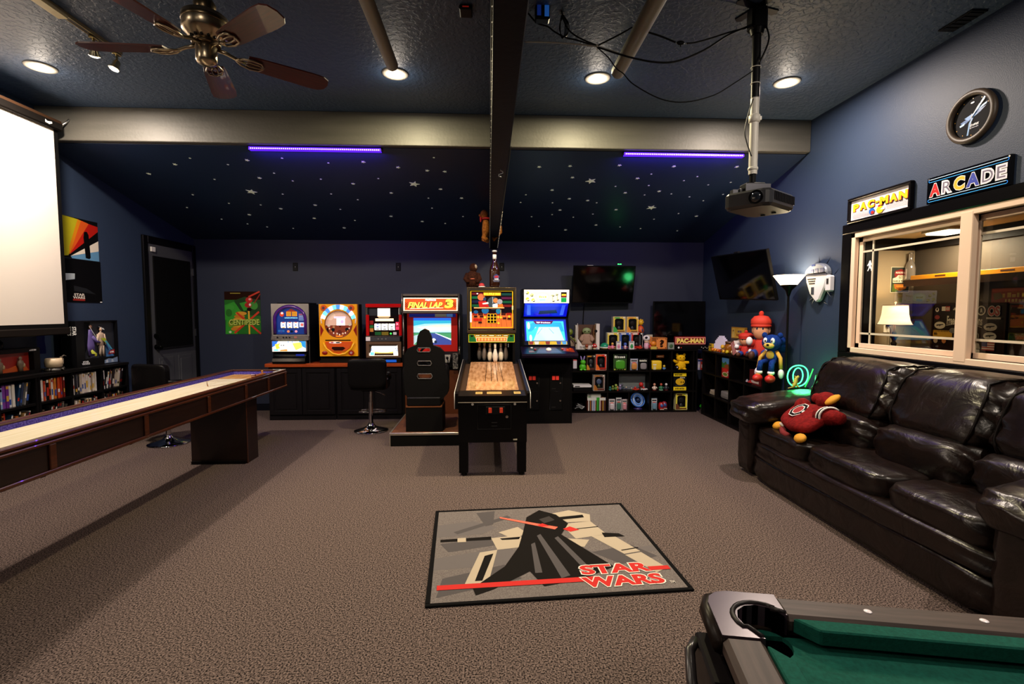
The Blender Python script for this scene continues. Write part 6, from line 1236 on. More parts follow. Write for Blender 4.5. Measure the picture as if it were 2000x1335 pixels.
for px_, h, bo_, hd, lab in ((1191, .07, '1a5a5a', '2a7a78', 'teal figurine at the left of the middle cube row'), (1198, .08, '5a6a2a', '7a8a3a', 'olive green figurine in the middle cube row'), (1204, .1, '4a7a2a', '8aa04a', 'tall pale green figurine in the middle cube row'), (1207, .065, 'a82a1a', 'd88a5a', 'red figurine on a round red base in the middle cube row'), (1214, .085, '7a6a9a', '9a90b8', 'lilac figurine in the middle cube row'), (1217, .1, '2a3a4a', '4a4a5a', 'dark slim figurine before the grey ribbed case'), (1226, .05, '2a2a4a', 'c8b89a', 'small navy figurine before the grey ribbed case'), (1233, .05, '1a3a2a', 'b8a890', 'small dark green figurine before the grey ribbed case')):
    figurine(lab, ground(px_, 757, 6.93), 6.915 + (px_ % 3) * .045, z, h, bo_, hd, 'a82a1a' if 'round red' in lab else None, .26)
for px_, col, lab in ((1242, 'b83018', 'bright red toy kart before the grey ribbed case'), (1258, 'c8c0c0', 'white and red toy kart at the right of the middle cube row')):
    t = T('toy_car', lab, 'toy', (ground(px_, 757, 6.92), 6.92, z)); b = B(col + ' r.35'); b.box(-.05, .05, -.022, .022, .008, .032, bev=.007); b.ob('body', t); B('a82018 r.4').ell((-.01, 0, .044), (.02, .016, .018), 10).ob('driver', t)
    for x in (-.034, .034): B('141414 r.5').cyl((x, -.026, .011), (x, .026, .011), .011, n=12).ob('wheel', t)
figurine('large red mushroom-capped figurine before the grey ribbed case', ground(1252, 757, 6.98), 6.98, z, .11, '3a1a10', 'b81c14', None, .38)
for px_, hd, bo_, ba, lab in ((1278, 'c89078', 'd8c8b8', '6a1a14', 'white and red figurine, left of three in the middle cube row'), (1291, 'b8503a', '2a6a4a', '8ab89a', 'green and red figurine, centre of three in the middle cube row'), (1301, 'd8d4d4', '2a2a30', '5a1414', 'dark figurine with white head, right of three in the middle cube row')):
    figurine(lab, ground(px_, 757, 6.95), 6.95, z, .115, bo_, hd, ba, .2)
x, W = xb0(1317, 1342, 6.935); t = T('toy_box', 'black and yellow toy box with a round yellow face in the middle cube row', 'toy box', (x - W / 2, 6.935, z)); H = .25
bx('carton', t, '121214 r.4', 0, W, 0, .1, 0, H)
art('print', t, W, H, (0, 0, 100, 140), [('r', 0, 0, 100, 26, 'f0d020 r.4 e.05'), ('t', '~6', 10, 6, 70, 20, '1a1408 r.4', .1, .03), ('r', 0, 112, 100, 140, 'f0d020 r.4 e.05'), ('t', '~8', 14, 117, 86, 133, '4a2408 r.4', 0, .03), ('t', '~6', 50, 30, 90, 42, 'c8c4b0 r.4'), ('o', 52, 70, 36, 28, 'd8a81a r.4 e.05'), ('o', 60, 74, 4, 8, '1a1008 r.4'), ('o', 76, 74, 4, 8, '1a1008 r.4'), ('r', 16, 98, 84, 104, '3a3a3a r.4')], (0, -.0006, 0))
# --- back shelf, bottom row
z = ROW[0] + .001
t = T('controller_pile', 'tangle of black game controllers with pale cables in the bottom cube row', 'controllers', (ground(1131, 795, 6.98), 6.98, z))
for k, (x, y, zz) in enumerate(((-.03, 0, .025), (.04, .03, .025), (0, .01, .075))):
    b = B('101012 r.35'); b.puff(x - .06, x + .06, y - .04, y + .04, zz - .024, zz + .024, .6, 4); b.ob('controller', t)
for k in range(3): B('b0b4b8 r.3').tube(smooth([Vector((-.07 + .02 * k, -.05, .03 + .04 * k)), Vector((-.02, -.06, .06 + .02 * k)), Vector((.03, -.05, .03 + .02 * k)), Vector((.07, -.04, .06))]), .004, 5).ob('cable', t)
rb = random.Random(11); x = ground(1147, 795, 6.93); xe = ground(1186, 795, 6.93); k = 0
while x < xe - .028:
    c = ['5a2a20', 'e0e0dc', '3a2218', 'a86a2a', '2a3a6a', 'dcdcd8', '4a6ab0', 'c8ccd0', '6a2418', '2a8a2a', '3aa030', '1c5a1c', 'd8d4d0', '5a1c14', '4a2a1a', 'b8862a', '3a3a40'][k % 17]
    b = B(c + ' r.4'); b.box(0, .0135, 0, .13, 0, .19); b.mat(('d8dcd8' if not 8 < k < 12 else '3aa83a') + ' r.4').box(.0, .0135, -.0006, -.0001, .148, .188); o = b.ob('game_case', None, (x, 6.93, z + .001))
    tag(o, '%s spined white game case, %s from left in the bottom cube row' % (cname(c), NTH[k]), 'game case', 'upright game cases in the bottom cube row'); x += .0148; k += 1
for k, (c, dx) in enumerate((('c8ccc8', 0), ('b0b4b0', .01), ('d8d8d4', .002), ('9aa0a0', .006))):
    b = B(c + ' r.4'); b.box(0, .19, 0, .125, 0, .0125); b.mat(('2a8a2a' if k == 0 else '6a6a70') + ' r.4').box(.01, .05, -.0006, -.0001, .002, .011); o = b.ob('game_case', None, (ground(1147, 795, 6.93) + dx, 6.932, z + .1925 + k * .0135))
    tag(o, '%s game case lying flat on the upright cases, %s from below' % (cname(c), NTH[k]), 'game case', 'game cases lying on the upright ones')
for a, c, H, col, bl, lab in ((1191, 1203, .165, 'a8a4b0', 'c8c0c8', 'pale blister pack, left of three in the bottom cube row'), (1205, 1216, .185, '98a0a8', '3a6a5a', 'pale blister pack with green toy, centre of three'), (1217, 1227, .16, 'b0a4ac', 'c88a98', 'pale blister pack with pink toy, right of three'), (1275, 1286, .17, '8a9aa8', '6a90a8', 'blue-grey blister pack beside the red toys, bottom cube row')):
    x, W = xb0(a, c, 6.935); card(lab, x, 6.935, z, W, H, col, bl)
t = T('toy_gyroscope', 'round toy of glowing blue and silver rings in the bottom cube row', 'toy', (ground(1243, 790, 7.0) + .025, 7.02, z))
b = B('3a2a6a r.4'); b.lathe([(.06, 0), (.065, .01), (.03, .03), (.012, .04)], n=18); b.ob('base', t)
for r_, tl, c in ((.1, 15, '4a78c8'), (.085, 60, 'a8b8d8'), (.06, 35, '6a94e0')):
    b = B(c + ' r.25 m.3 e.12'); b.X = Matrix.Translation((0, 0, .135)) @ Matrix.Rotation(R(tl), 4, 'Y') @ Matrix.Rotation(R(60), 4, 'X'); b.tube([(r_ * math.cos(2 * PI * k / 24), r_ * math.sin(2 * PI * k / 24), 0) for k in range(24)], .011, 8, True); b.ob('ring', t)
B('1c2c5a r.3').ell((0, 0, .135), .035, 12).ob('core', t)
for px_, c, lab in ((1291, 'a81c1c', 'red rounded toy helmet, left of two in the bottom cube row'), (1300, '8a2a3a', 'red and blue rounded toy helmet, right of two in the bottom cube row')):
    t = T('toy_helmet', lab, 'toy', (ground(px_, 795, 6.95), 6.95 + (px_ > 1295) * .06, z)); t.scale = (.82, .82, .9); b = B(c + ' r.3 c.3'); b.lathe([(.04, 0), (.05, .02), (.052, .07), (.04, .11), (.015, .125), (.001, .127)], n=16, sx=1, sy=1); b.ob('shell', t); B('3a5a9a r.3').ell((.0, -.04, .07), (.03, .02, .03), 10).ob('visor', t); b = B('d8c0b0 r.4'); b.box(-.035, .035, -.055, -.0505, .01, .022); b.ob('chin_band', t)
x, W = xb0(1322, 1345, 6.935); windowbox('yellow window box in the bottom cube row', x, 6.935, z, W, .24, 'e4d848', 'f0ecc0', .09, 0, '6a3a22', '1a1a1c')
figurine('bright green figurine in the bottom corner cube', ground(1373, 800, 6.93), 6.94, z, .16, '2ab41a', '3ac828', None, .16)

# --- right wall shelf (things stand on its top and in its cubes)
RXf = 3.03
def ry(px, X): return P(px, 690, 'X', X).y
t = T('letter_block', 'small yellow letter toy at the left end of the right shelf top', 'toy', (3.06, ry(1389, 3.06), TOP), -PI / 2); b = B('c8a41c r.45'); b.box(-.05, .05, -.015, .015, 0, .02); b.box(-.05, .05, -.015, .015, .05, .07); b.box(-.05, -.02, -.015, .015, .02, .05); b.box(-.03, .05, -.015, .015, .085, .1); b.box(.02, .05, -.015, .015, .07, .085); b.ob('blocks', t)
t = T('pixel_lamp', 'white stepped pixel lamp on the right shelf top', 'lamp', (3.12, ry(1409, 3.12), TOP), -PI / 2 + R(18)); b = B('d4cce0 r.5 e.12'); u = .0215
for i, hgt in enumerate((5, 7, 8, 9, 10, 10, 10, 9, 8, 7, 5)): b.box((i - 5.5) * u, (i - 4.5) * u, -.02, .02, 0 if i % 3 != 1 else u, hgt * u)
b.ob('body', t)
for k, (px_, c) in enumerate(((1392, 'd87a1a'), (1397, 'e0901c'), (1402, 'c8681a'), (1407, 'd84a1a'), (1413, 'd8a01c'), (1420, 'c8b01c'))):
    t = T('toy_ball', '%s ball-shaped little toy, %s in the row before the white pixel lamp' % ('yellow' if k > 3 else 'orange', NTH[k]), 'toy', (3.035, ry(px_, 3.035), TOP)); B(c + ' r.4').ell((0, 0, .025), .024, 12).ob('ball', t); B('1c1008 r.4').ell((-.018, -.008, .032), (.006, .006, .006), 6).ob('eye', t)
figurine('yellow and brown figurine beside the white pixel lamp', 3.05, ry(1411, 3.05), TOP, .11, '6a3a1a', 'd8a82a', None, .3)
t = T('jar', 'amber honey jar with brown lid on the right shelf top', 'jar', (3.1, ry(1425, 3.1), TOP)); b = B('8a5214 r.15 c.5'); b.lathe([(.055, 0), (.066, .01), (.066, .1), (.05, .125)], n=18); b.ob('body', t); b = B('4a2c14 r.4'); b.lathe([(.055, .125), (.056, .155), (.001, .158)], n=18); b.ob('lid', t)
t = T('toy_box', 'flat yellow box leaning high at the back of the right shelf', 'toy box', (3.17, ry(1440, 3.17), TOP), -PI / 2); bx('carton', t, 'b8862a r.5', -.17, .17, 0, .03, .14, .34); bx('lower_carton', t, '3a2a1c r.5', -.16, .16, -.01, .025, 0, .139)
art('print', t, .34, .2, (0, 0, 100, 60), [('r', 3, 4, 97, 40, 'd8a83a r.5'), ('r', 6, 6, 26, 40, 'e0c060 r.5'), ('o', 15, 14, 4, 4, '8a5a14 r.5'), ('t', '~4', 50, 12, 78, 20, '3a3a7a r.5', 0, .03), ('t', '~8', 40, 24, 88, 34, '8a3a14 r.5', 0, .02), ('p', [(0, 44), (100, 40), (100, 60), (0, 60)], '3a2a1a r.5')], (-.17, -.0007, .14))
for px_, bo_, hd, h, lab in ((1436, '7a4a22', 'b8844a', .13, 'brown figurine with tan head behind the yellow figure'), (1433, 'd8c8a0', 'd8b01c', .12, 'cream figurine with yellow head before the striped box'), (1443, '4a3a30', '8a7a6a', .2, 'tall dark figurine at the back of the right shelf')):
    figurine(lab, 3.04 if h < .125 else 3.12, ry(px_, 3.04 if h < .125 else 3.12), TOP, h, bo_, hd, None, .28)
t = T('popcorn_box', 'tilted red and white striped carton on the right shelf top', 'toy', (3.04, ry(1440, 3.04), TOP), -PI / 2)
b = B('d8d0c8 r.5'); b.X = Matrix.Translation((0, 0, .02)) @ Matrix.Rotation(R(-28), 4, 'Y'); b.box(-.045, .045, -.03, .03, 0, .16)
b.mat('a81c1c r.5')
for k in range(3): b.box(-.04 + k * .032, -.024 + k * .032, -.0312, -.0302, 0, .16)
b.ob('carton', t)
t = T('can', 'blue drink can with yellow label right of the striped carton', 'can', (3.12, ry(1456, 3.12), TOP)); b = B('1a3a7a r.3 m.3'); b.lathe([(.03, 0), (.035, .006), (.035, .115), (.028, .125), (.001, .126)], n=16); b.ob('body', t); B('d8903a r.4').ell((-.028, -.018, .06), (.012, .012, .03), 8).ob('label', t)

def doll(lab, x, y, z, s, rz, hat, shirt, legs, skin='d0946c', boots='4a2412'):
    "plain stuffed doll sitting: round head, knitted cap, mittens"
    t = T('plush_doll', lab, 'plush toy', (x, y, z + .008), rz)
    K = lambda *v: tuple(q * s for q in v)
    b = B(shirt + ' r.8'); b.lathe([(.10 * s, 0), (.15 * s, .04 * s), (.15 * s, .12 * s), (.11 * s, .24 * s), (.06 * s, .28 * s)], n=18, sy=.85); b.ob('shirt', t)
    b = B(skin + ' r.6'); b.ell(K(0, -.02, .40), K(.145, .135, .135), 18); b.ell(K(0, -.14, .39), K(.018, .015, .016), 10); b.ob('head', t)
    for q in (-1, 1):
        b = B(skin + ' r.6'); b.ell(K(q * .145, .01, .40), K(.02, .035, .045), 10); b.ob('ear', t)
        b = B('1a2a4a r.2'); b.ell(K(q * .05, -.14, .43), K(.016, .012, .024), 8); b.ob('eye', t)
        b = B(shirt + ' r.8'); b.tube([K(q * .1, -.02, .22), K(q * .19, -.1, .2), K(q * .17, -.2, .24 if q < 0 else .16)], [.055 * s, .05 * s, .042 * s], 10); b.ob('arm', t)
        b = B('e4e2e4 r.7'); b.ell(K(q * .165, -.24, .25 if q < 0 else .15), K(.06, .065, .06), 12); b.ob('mitten', t)
        b = B(legs + ' r.8'); b.tube([K(q * .07, -.03, .06), K(q * .1, -.18, .07), K(q * .11, -.24, .05)], [.075 * s, .065 * s, .055 * s], 10); b.ob('leg', t)
        b = B(boots + ' r.6'); b.ell(K(q * .11, -.31, .055), K(.06, .085, .06), 12); b.ob('boot', t)
    b = B('3a1c0e r.8'); b.lathe([(.148 * s, .40 * s), (.152 * s, .45 * s), (.15 * s, .47 * s)], (0, .012 * s, 0), 18); b.ob('hair', t)
    b = B(hat + ' r.7'); b.lathe([(.155 * s, .455 * s), (.185 * s, .5 * s), (.18 * s, .55 * s), (.12 * s, .6 * s), (.001, .615 * s)], (0, 0, 0), 20); b.ob('cap', t)
    b = B(hat + ' r.7'); b.tube([(.16 * s * math.cos(2 * PI * k / 20), .16 * s * math.sin(2 * PI * k / 20), .465 * s) for k in range(20)], .022 * s, 7, True); b.ob('brim', t); B(hat + ' r.9').ell(K(0, 0, .635), K(.045, .045, .04), 12).ob('pompom', t)
    return t
doll('large stuffed doll with orange-red cap sitting on the right shelf', 3.085, 5.44, TOP, .8, -PI / 2 + R(52), 'c8321a', 'b82818', '1a3a8a').scale = (.74, .62, 1)
doll('small stuffed doll with red cap sitting left of the large one', 3.075, 5.74, TOP, .46, -PI / 2 + R(50), 'c02a18', 'b82418', '1c3c8c')
t = T('plush_bear', 'blue stuffed bear with yellow arms, white mittens and red shoes on the shelf edge', 'plush toy', (3.0, 5.06, .9065), -PI / 2 + R(38)); t.scale = (.92,) * 3
BP = grain('blue_plush', '0c2460', '183a88', 60, (1, 1, 1), .9, .3, .7, .4, 110, spec=.1)
b = B(BP); b.lathe([(.04, 0), (.075, .02), (.08, .08), (.055, .14), (.035, .16)], n=16, sy=.85); b.ob('body', t); B('c89a3a r.8').ell((0, -.058, .09), (.045, .02, .05), 12).ob('belly', t)
b = B(BP); b.ell((0, -.02, .23), (.105, .095, .095), 18); b.ell((.02, .09, .25), (.09, .12, .06), 14, Euler((.2, 0, .2))); b.ell((.04, .13, .17), (.07, .1, .05), 14, Euler((-.5, 0, .2))); b.ob('head', t)
B('c8a84a r.7').ell((0, -.1, .2), (.06, .035, .035), 12).ob('muzzle', t); B('0c0a0a r.3').ell((0, -.135, .21), (.016, .012, .012), 8).ob('nose', t)
for q in (-1, 1):
    B('e8e8ec r.4').ell((q * .04, -.1, .255), (.024, .014, .036), 10).ob('eye', t); B('0e1a12 r.2').ell((q * .036, -.112, .252), (.008, .006, .014), 8).ob('pupil', t); B(BP).ell((q * .085, -.01, .315), (.032, .018, .034), 10).ob('ear', t)
    b = B('c89a3a r.8'); b.tube([(q * .055, -.02, .13), (q * .11, -.05, .06), (q * .125, -.065, -.06)], .022, 8); b.ob('arm', t); B('dcdce2 r.7').ell((q * .128, -.072, -.115), (.034, .032, .055), 12).ob('mitten', t)
    b = B(BP); b.tube([(q * .04, -.05, .02), (q * .06, -.16, .01), (q * .065, -.185, -.08)], .03, 8); b.ob('leg', t); B('e0e0e4 r.7').lathe([(.034, -.115), (.038, -.1), (.034, -.085)], (q * .065, -.185, 0), 12).ob('sock', t)
    b = B('b81c14 r.5'); b.ell((q * .068, -.215, -.165), (.05, .078, .046), 14); b.mat('d8a02a r.5').ell((q * .068, -.2, -.135), (.03, .03, .025), 10); b.ob('shoe', t)
# in the cubes of the right shelf
z2, z1, z0 = ROW[2] + .001, ROW[1] + .001, ROW[0] + .001
y = ry(1418, 3.02); t = T('game_box', 'tall colourful game box with red lower half in the right shelf', 'game box', (3.02, y, z2 - .03 + .03), -PI / 2); W, H = .2, .245
bx('carton', t, '3a6aa0 r.45', -W / 2, W / 2, 0, .03, 0.001, H); art('print', t, W, H, (0, 0, 60, 90), [('r', 0, 0, 60, 46, '4a8ac0 r.45'), ('p', [(0, 46), (0, 18), (14, 26), (30, 14), (44, 30), (60, 22), (60, 46)], '2a6a2a r.45'), ('p', [(20, 34), (50, 24), (56, 44), (24, 48)], '8a3a1c r.45'), ('r', 0, 46, 60, 90, 'a81818 r.45'), ('o', 30, 58, 22, 9, 'c82020 r.45'), ('o', 28, 76, 24, 11, 'c8b890 r.45'), ('o', 28, 76, 17, 7, '5a7a2a r.45'), ('t', '~2', 44, 56, 56, 66, 'e8e0d8 r.45')], (-W / 2, -.0006, 0))
t = T('cartridge', 'pale cream game cartridges in the middle row of the right shelf', 'cartridges', (3.05, ry(1393, 3.05), z1 + .001), -PI / 2); b = B('b0a48c r.5'); b.box(-.08, .08, 0, .08, 0, .035, bev=.004); b.ob('lower', t); b = B('c8bca4 r.5'); b.box(-.06, .09, 0, .08, .036, .065, bev=.004); b.ob('upper', t)
t = T('game_console', 'pale grey rounded console in the middle row of the right shelf', 'console', (3.05, ry(1417, 3.05), z1 + .001), -PI / 2); b = B('8a8884 r.45'); b.puff(-.12, .12, 0, .12, 0, .1, .3, 6); b.ob('case', t); b = B('6a6864 r.45'); b.box(-.1, .1, -.002, .0, .03, .036); b.ob('groove', t)
t = T('game_box', 'dark red game box lying in the right shelf below the blue bear', 'game box', (3.04, ry(1478, 3.04), z2 + .001), -PI / 2); bx('carton', t, '5a1416 r.45', -.14, .1, 0, .06, 0, .17); bx('print', t, 'b8a8a0 r.45', -.1, .06, -.001, -.0003, .02, .05)
for k, (px_, c) in enumerate(((1457, 'c8c4c4'), (1464, 'b82a22'))):
    t = T('toy_car', '%s toy car in the right shelf below the dolls' % ('white' if k == 0 else 'red'), 'toy', (3.02, ry(px_, 3.02), z2 + .001), -PI / 2); b = B(c + ' r.4'); b.box(-.035, .035, 0, .04, .008, .028, bev=.006); b.ell((0, .02, .032), (.02, .015, .014), 8); b.ob('body', t); B('141414 r.5').cyl((-.022, -.003, .01), (-.022, .043, .01), .01, n=10).ob('wheel', t); B('141414 r.5').cyl((.022, -.003, .01), (.022, .043, .01), .01, n=10).ob('wheel', t)
# ================================================================ SOFA, RIGHT WALL, POOL TABLE, OFFICE
from mathutils import noise as NZ
LEA = bpy.data.materials.new('brown_leather'); LEA.use_nodes = True; nt = LEA.node_tree; pb = nt.nodes['Principled BSDF']
tc = nt.nodes.new('ShaderNodeTexCoord'); n1 = nt.nodes.new('ShaderNodeTexNoise'); n2 = nt.nodes.new('ShaderNodeTexNoise'); cr = nt.nodes.new('ShaderNodeValToRGB'); b1 = nt.nodes.new('ShaderNodeBump'); b2 = nt.nodes.new('ShaderNodeBump')
n1.inputs['Scale'].default_value = 5; n1.inputs['Detail'].default_value = 4; n1.inputs['Distortion'].default_value = 1.2; n2.inputs['Scale'].default_value = 140; n2.inputs['Detail'].default_value = 2
cr.color_ramp.elements[0].color = lin('0b0605'); cr.color_ramp.elements[1].color = lin('180d0a'); cr.color_ramp.elements[0].position = .3; cr.color_ramp.elements[1].position = .7
b1.inputs['Strength'].default_value = .35; b1.inputs['Distance'].default_value = .03; b2.inputs['Strength'].default_value = .12; b2.inputs['Distance'].default_value = .003
L_ = nt.links.new
L_(tc.outputs['Object'], n1.inputs['Vector']); L_(tc.outputs['Object'], n2.inputs['Vector']); L_(n1.outputs['Fac'], cr.inputs[0]); L_(cr.outputs[0], pb.inputs['Base Color']); L_(n1.outputs['Fac'], b1.inputs['Height']); L_(n2.outputs['Fac'], b2.inputs['Height']); L_(b1.outputs[0], b2.inputs['Normal']); L_(b2.outputs[0], pb.inputs['Normal'])
pb.inputs['Roughness'].default_value = .3; pb.inputs['Specular IOR Level'].default_value = .42
SO = Vector((2.28, 1.72, 0))
t = T('sofa', 'large dark brown leather sofa with puffy cushions under the window', 'sofa', SO)
def wrinkle(seam, amp=.012, ends='y', gath=.02):
    "folds gathered towards the two ends, and a soft uneven surface"
    def f(q, tt):
        e = abs(tt.y) if ends == 'y' else abs(tt.x)
        w = NZ.noise(Vector((q.x * 7 + seam, q.y * 3.5, q.z * 7))) * amp + NZ.noise(Vector((q.x * 16, q.y * 9 + seam, q.z * 16))) * amp * .45
        g = max(0, e - .55) / .45
        w += gath * .4 * g * math.sin((q.z * 62 + q.x * 48) + seam + 2 * NZ.noise(q * 9))
        d = Vector((tt.x, tt.y * .3, tt.z)).normalized()
        return q + d * w
    return f
b = B(LEA); b.box(.04, .84, .3, 2.4, .03, .2, bev=.02); b.ob('base', t)
b = B(LEA); b.puff(.0, .2, .34, 2.4, .02, .215, .22, 8, wrinkle(1, .006)); b.ob('lower_front', t)
b = B(LEA); b.puff(-.01, .3, .34, 2.4, .2, .335, .3, 9, wrinkle(5, .008)); b.ob('upper_front', t)
bx('back', t, LEA, .74, .9, .02, 2.64, .03, .92, .03)
for k, (y0, y1) in enumerate(((.39, 1.03), (1.02, 1.76), (1.75, 2.42))):
    b = B(LEA); b.puff(.02, .68, y0, y1, .29, .475 + .01 * (k % 2), .36, 16, wrinkle(k * 7.3, .010, 'y', .012)); b.ob('seat_cushion', t)
for k, (y0, y1) in enumerate(((.12, .84), (.83, 1.53), (1.52, 2.32))):
    b = B(LEA); b.X = Matrix.Translation((.43, 0, .56)) @ Matrix.Rotation(R(-14), 4, 'Y') if False else Matrix()
    b.puff(.32, .72, y0, y1, .42, .70, .55, 16, wrinkle(20 + k * 5, .008, 'y', .022)); b.ob('lumbar_cushion', t)
    def lean(f0):
        def g(q, tt): q = f0(q, tt); q.x += (q.z - .7) * .38; return q
        return g
    b = B(LEA); b.puff(.4, .82, y0 - .02, y1 + (.02 if k < 2 else .06), .655, 1.075, .5, 18, lean(wrinkle(40 + k * 5, .007, 'y', .03))); bc = b.ob('back_cushion', t)
    for sg in (-1, 1):
        ff = lean(lambda q, tt: q); pp = []
        for i in range(40):
            a = 2 * PI * i / 40; c_, s_ = math.cos(a), math.sin(a); mm = max(abs(c_), abs(s_)); tt = Vector((c_ / mm, sg * .86, s_ / mm)); p_ = 4; kk = (abs(tt.x) ** p_ + abs(tt.y) ** p_ + abs(tt.z) ** p_) ** (-1 / p_); q = tt * kk
            ya, yb = y0 - .02, y1 + (.02 if k < 2 else .06)
            pp.append(ff(Vector((.61 + q.x * .217, (ya + yb) / 2 + q.y * (yb - ya) / 2, .865 + q.z * .217 + .004 * math.sin(i * 2.4))), tt))
        B('090504 r.35').tube(pp, .008, 6, True).ob('piping', bc)
for k, (y0, y1, p0, p1) in enumerate(((.0, .36, -.06, .42), (2.42, 2.64, 2.26, 2.72))):
    b = B(LEA); b.puff(.0, .8, y0, y1, .02, .56, .12, 8, wrinkle(60 + k, .004)); b.ob('arm_panel', t)
    def slope(f0):
        def g(q, tt): q = f0(q, tt); q.z += .07 * min(1, max(0, q.x / .6)); return q
        return g
    b = B(LEA); b.puff(-.1, .78, p0, p1, .47, .675, .5, 16, slope(wrinkle(70 + k * 9, .014, 'x', .022))); b.ob('arm_cushion', t)

# stuffed cushion in a red jersey, lying on the seat
t = T('plush_pillow', 'red plush pillow in a jersey with yellow feet lying on the sofa', 'plush toy', (2.5, 3.74, .6))
t.rotation_euler = (Matrix.Rotation(R(-100), 4, 'Z') @ Matrix.Rotation(R(36), 4, 'X')).to_euler()
t.scale = (.86,) * 3
RJ = grain('red_jersey', '5a0a0c', '7e1414', 30, (1, 1, 1), .9, .3, .7, .35, 60, spec=.15)
def jersey(q, tt):
    q.x *= 1 + .18 * max(0, tt.y) ; q.z += .012 * math.sin(q.x * 22 + q.y * 9) * (1 - abs(tt.z) * .3); return q
b = B(RJ); b.puff(-.27, .27, -.17, .17, -.055, .075, .75, 12, jersey); b.ob('jersey', t)
for s in (-1, 1):
    b = B(RJ); b.tube([(s * .16, .08, .02), (s * .29, .13, .0), (s * .36, .16, -.02)], [.085, .07, .05], 10); b.ob('sleeve', t)
    if s > 0:
        for k, c in enumerate(('e0dcd8', '141214', 'e0dcd8')): B(c + ' r.8').tube([(.235 + .018 * k + .075 * math.cos(a) * .2, .105 + .005 * k + .083 * math.cos(a), .012 + .083 * math.sin(a)) for a in [R(q) for q in range(10, 171, 16)]], .0085, 6).ob('sleeve_stripe', t)
    b = B('c88a1a r.8'); b.ell((s * .24, -.185, -.02), (.07, .05, .035), 12); b.ob('foot', t)
b = B(RJ); b.ell((.03, .235, .05), (.11, .085, .075), 14); b.ob('head', t)
b = B('c88a1a r.8'); b.ell((.13, .255, .065), (.05, .075, .03), 12); b.ob('yellow_bill', t)
b = B(RJ); b.ell((-.02, .2, .09), (.05, .05, .045), 10); b.ob('comb', t); B('6a0c10 r.9').tube([(-.12, -.19, -.02), (-.05, -.22, -.03), (.05, -.22, -.03)], .03, 8).ob('wattle', t)
b = B('c8c0b8 r.8'); b.tube([(-.13, -.165, -.01), (-.2, -.16, .0)], .014, 6); b.ob('hem_tag', t)
def emblem(pts, c, z):
    return B(c + ' r.8').prism(pts, 'Z', z, z + .004)
oct_ = lambda r, w=1: [(-.05 + r * w * math.cos(PI / 8 + k * PI / 4), .015 + r * math.sin(PI / 8 + k * PI / 4)) for k in range(8)]
em = emblem(oct_(.095, 1.1), 'e4e0dc', .076); em.mat('141012 r.8').prism(oct_(.088, 1.1), 'Z', .0795, .081); em.mat('e4e0dc r.8').prism(oct_(.062, 1.1), 'Z', .081, .0822); em.mat('8a1418 r.8').prism(oct_(.054, 1.1), 'Z', .0822, .0832)
em.mat('141012 r.8').prism([(.0, .04), (.06, .04), (.06, -.01), (.0, -.01)], 'Z', .0795, .0815); em.mat('e4e0dc r.8').prism([(.035, .028), (.056, .028), (.056, .002), (.035, .002)], 'Z', .0832, .0842)
em.ob('emblem', t)

# neon O and small lizard on the sofa arm
nc = Vector((2.99, 4.6, .825))
t = T('neon_sign', 'green neon letter O glowing behind the sofa arm', 'neon sign', nc, R(12)); NG = '3cff80 e4'
b = B(NG); b.tube([(.115 * math.cos(a) * (1 + .06 * math.cos(2 * a)), 0, .108 * math.sin(a) + .006 * math.sin(3 * a)) for a in [2 * PI * k / 36 for k in range(36)]], .006, 8, True); b.ob('outer_tube', t)
b = B(NG); b.tube([(.058 * math.cos(a), 0, .078 * math.sin(a)) for a in [2 * PI * k / 28 for k in range(28)]], .0055, 8, True); b.ob('inner_tube', t)
b = B('1a3a24 r.1'); b.box(-.14, .13, .012, .018, -.125, .125); b.ob('backing', t) if False else None
b = B('22c850 e1.5'); b.tube([(.11, .02, -.115), (.165, .02, -.02), (.2, .02, .06)], .006, 6); b.ob('lit_edge', t)
b = B('101412 r.4'); b.box(-.06, .12, -.015, .03, -.16, -.116); b.ob('stand', t); bx('post', t, '101412 r.4', .02, .05, .0, .02, -.8245, -.161)
lamp('neon_light', 'POINT', nc + Vector((-.0, -.05, .0)), 3.2, (.1, 1, .3), .08)
t = T('figurine', 'small yellow-green spiny lizard figurine on the sofa arm', 'figurine', (2.775, 4.3, .752), R(15))
b = B('a8a83a r.5 e.1'); b.tube([(-.03, 0, .012), (-.01, 0, .03), (.004, 0, .06), (.012, 0, .095), (.026, -.01, .112)], [.008, .016, .018, .013, .01], 8); b.ob('body', t)
for k in range(5): B('c8c84a r.5').cyl((-.012 + k * .006, .006, .035 + k * .017), (-.03 + k * .006, .012, .045 + k * .017), .006, .001, 6).ob('spine', t)
b = B('a8a83a r.5'); b.tube([(-.03, 0, .012), (-.06, .01, .006), (-.075, .01, .004)], [.008, .005, .002], 6); b.ob('tail', t); B('a8a83a r.5').tube([(.0, -.01, .03), (.02, -.02, .01), (.03, -.02, .003)], [.008, .006, .005], 6).ob('leg', t)

# torchiere floor lamp
LX, LY = 3.03, 4.86
t = T('floor_lamp', 'tall black floor lamp with a glowing white bowl shade', 'lamp', (LX, LY, 0)); 
b = B('0c0b0b r.4'); b.lathe([(.13, 0), (.132, .012), (.05, .03), (.014, .04)], n=24); b.ob('base', t)
b = B('0c0b0b r.4'); b.cyl((0, 0, .03), (0, 0, 1.69), .011, n=12); b.lathe([(.012, 1.6), (.03, 1.66), (.066, 1.7), (.075, 1.715)], n=22); b.ob('pole', t)
b = B('ffe0b0 e5'); b.lathe([(.075, 1.715), (.145, 1.81), (.143, 1.812), (.073, 1.722)], n=30); b.ob('shade', t)
lamp('floor_lamp_bulb', 'POINT', (LX, LY, 1.765), 32, (1, .78, .5), .06)

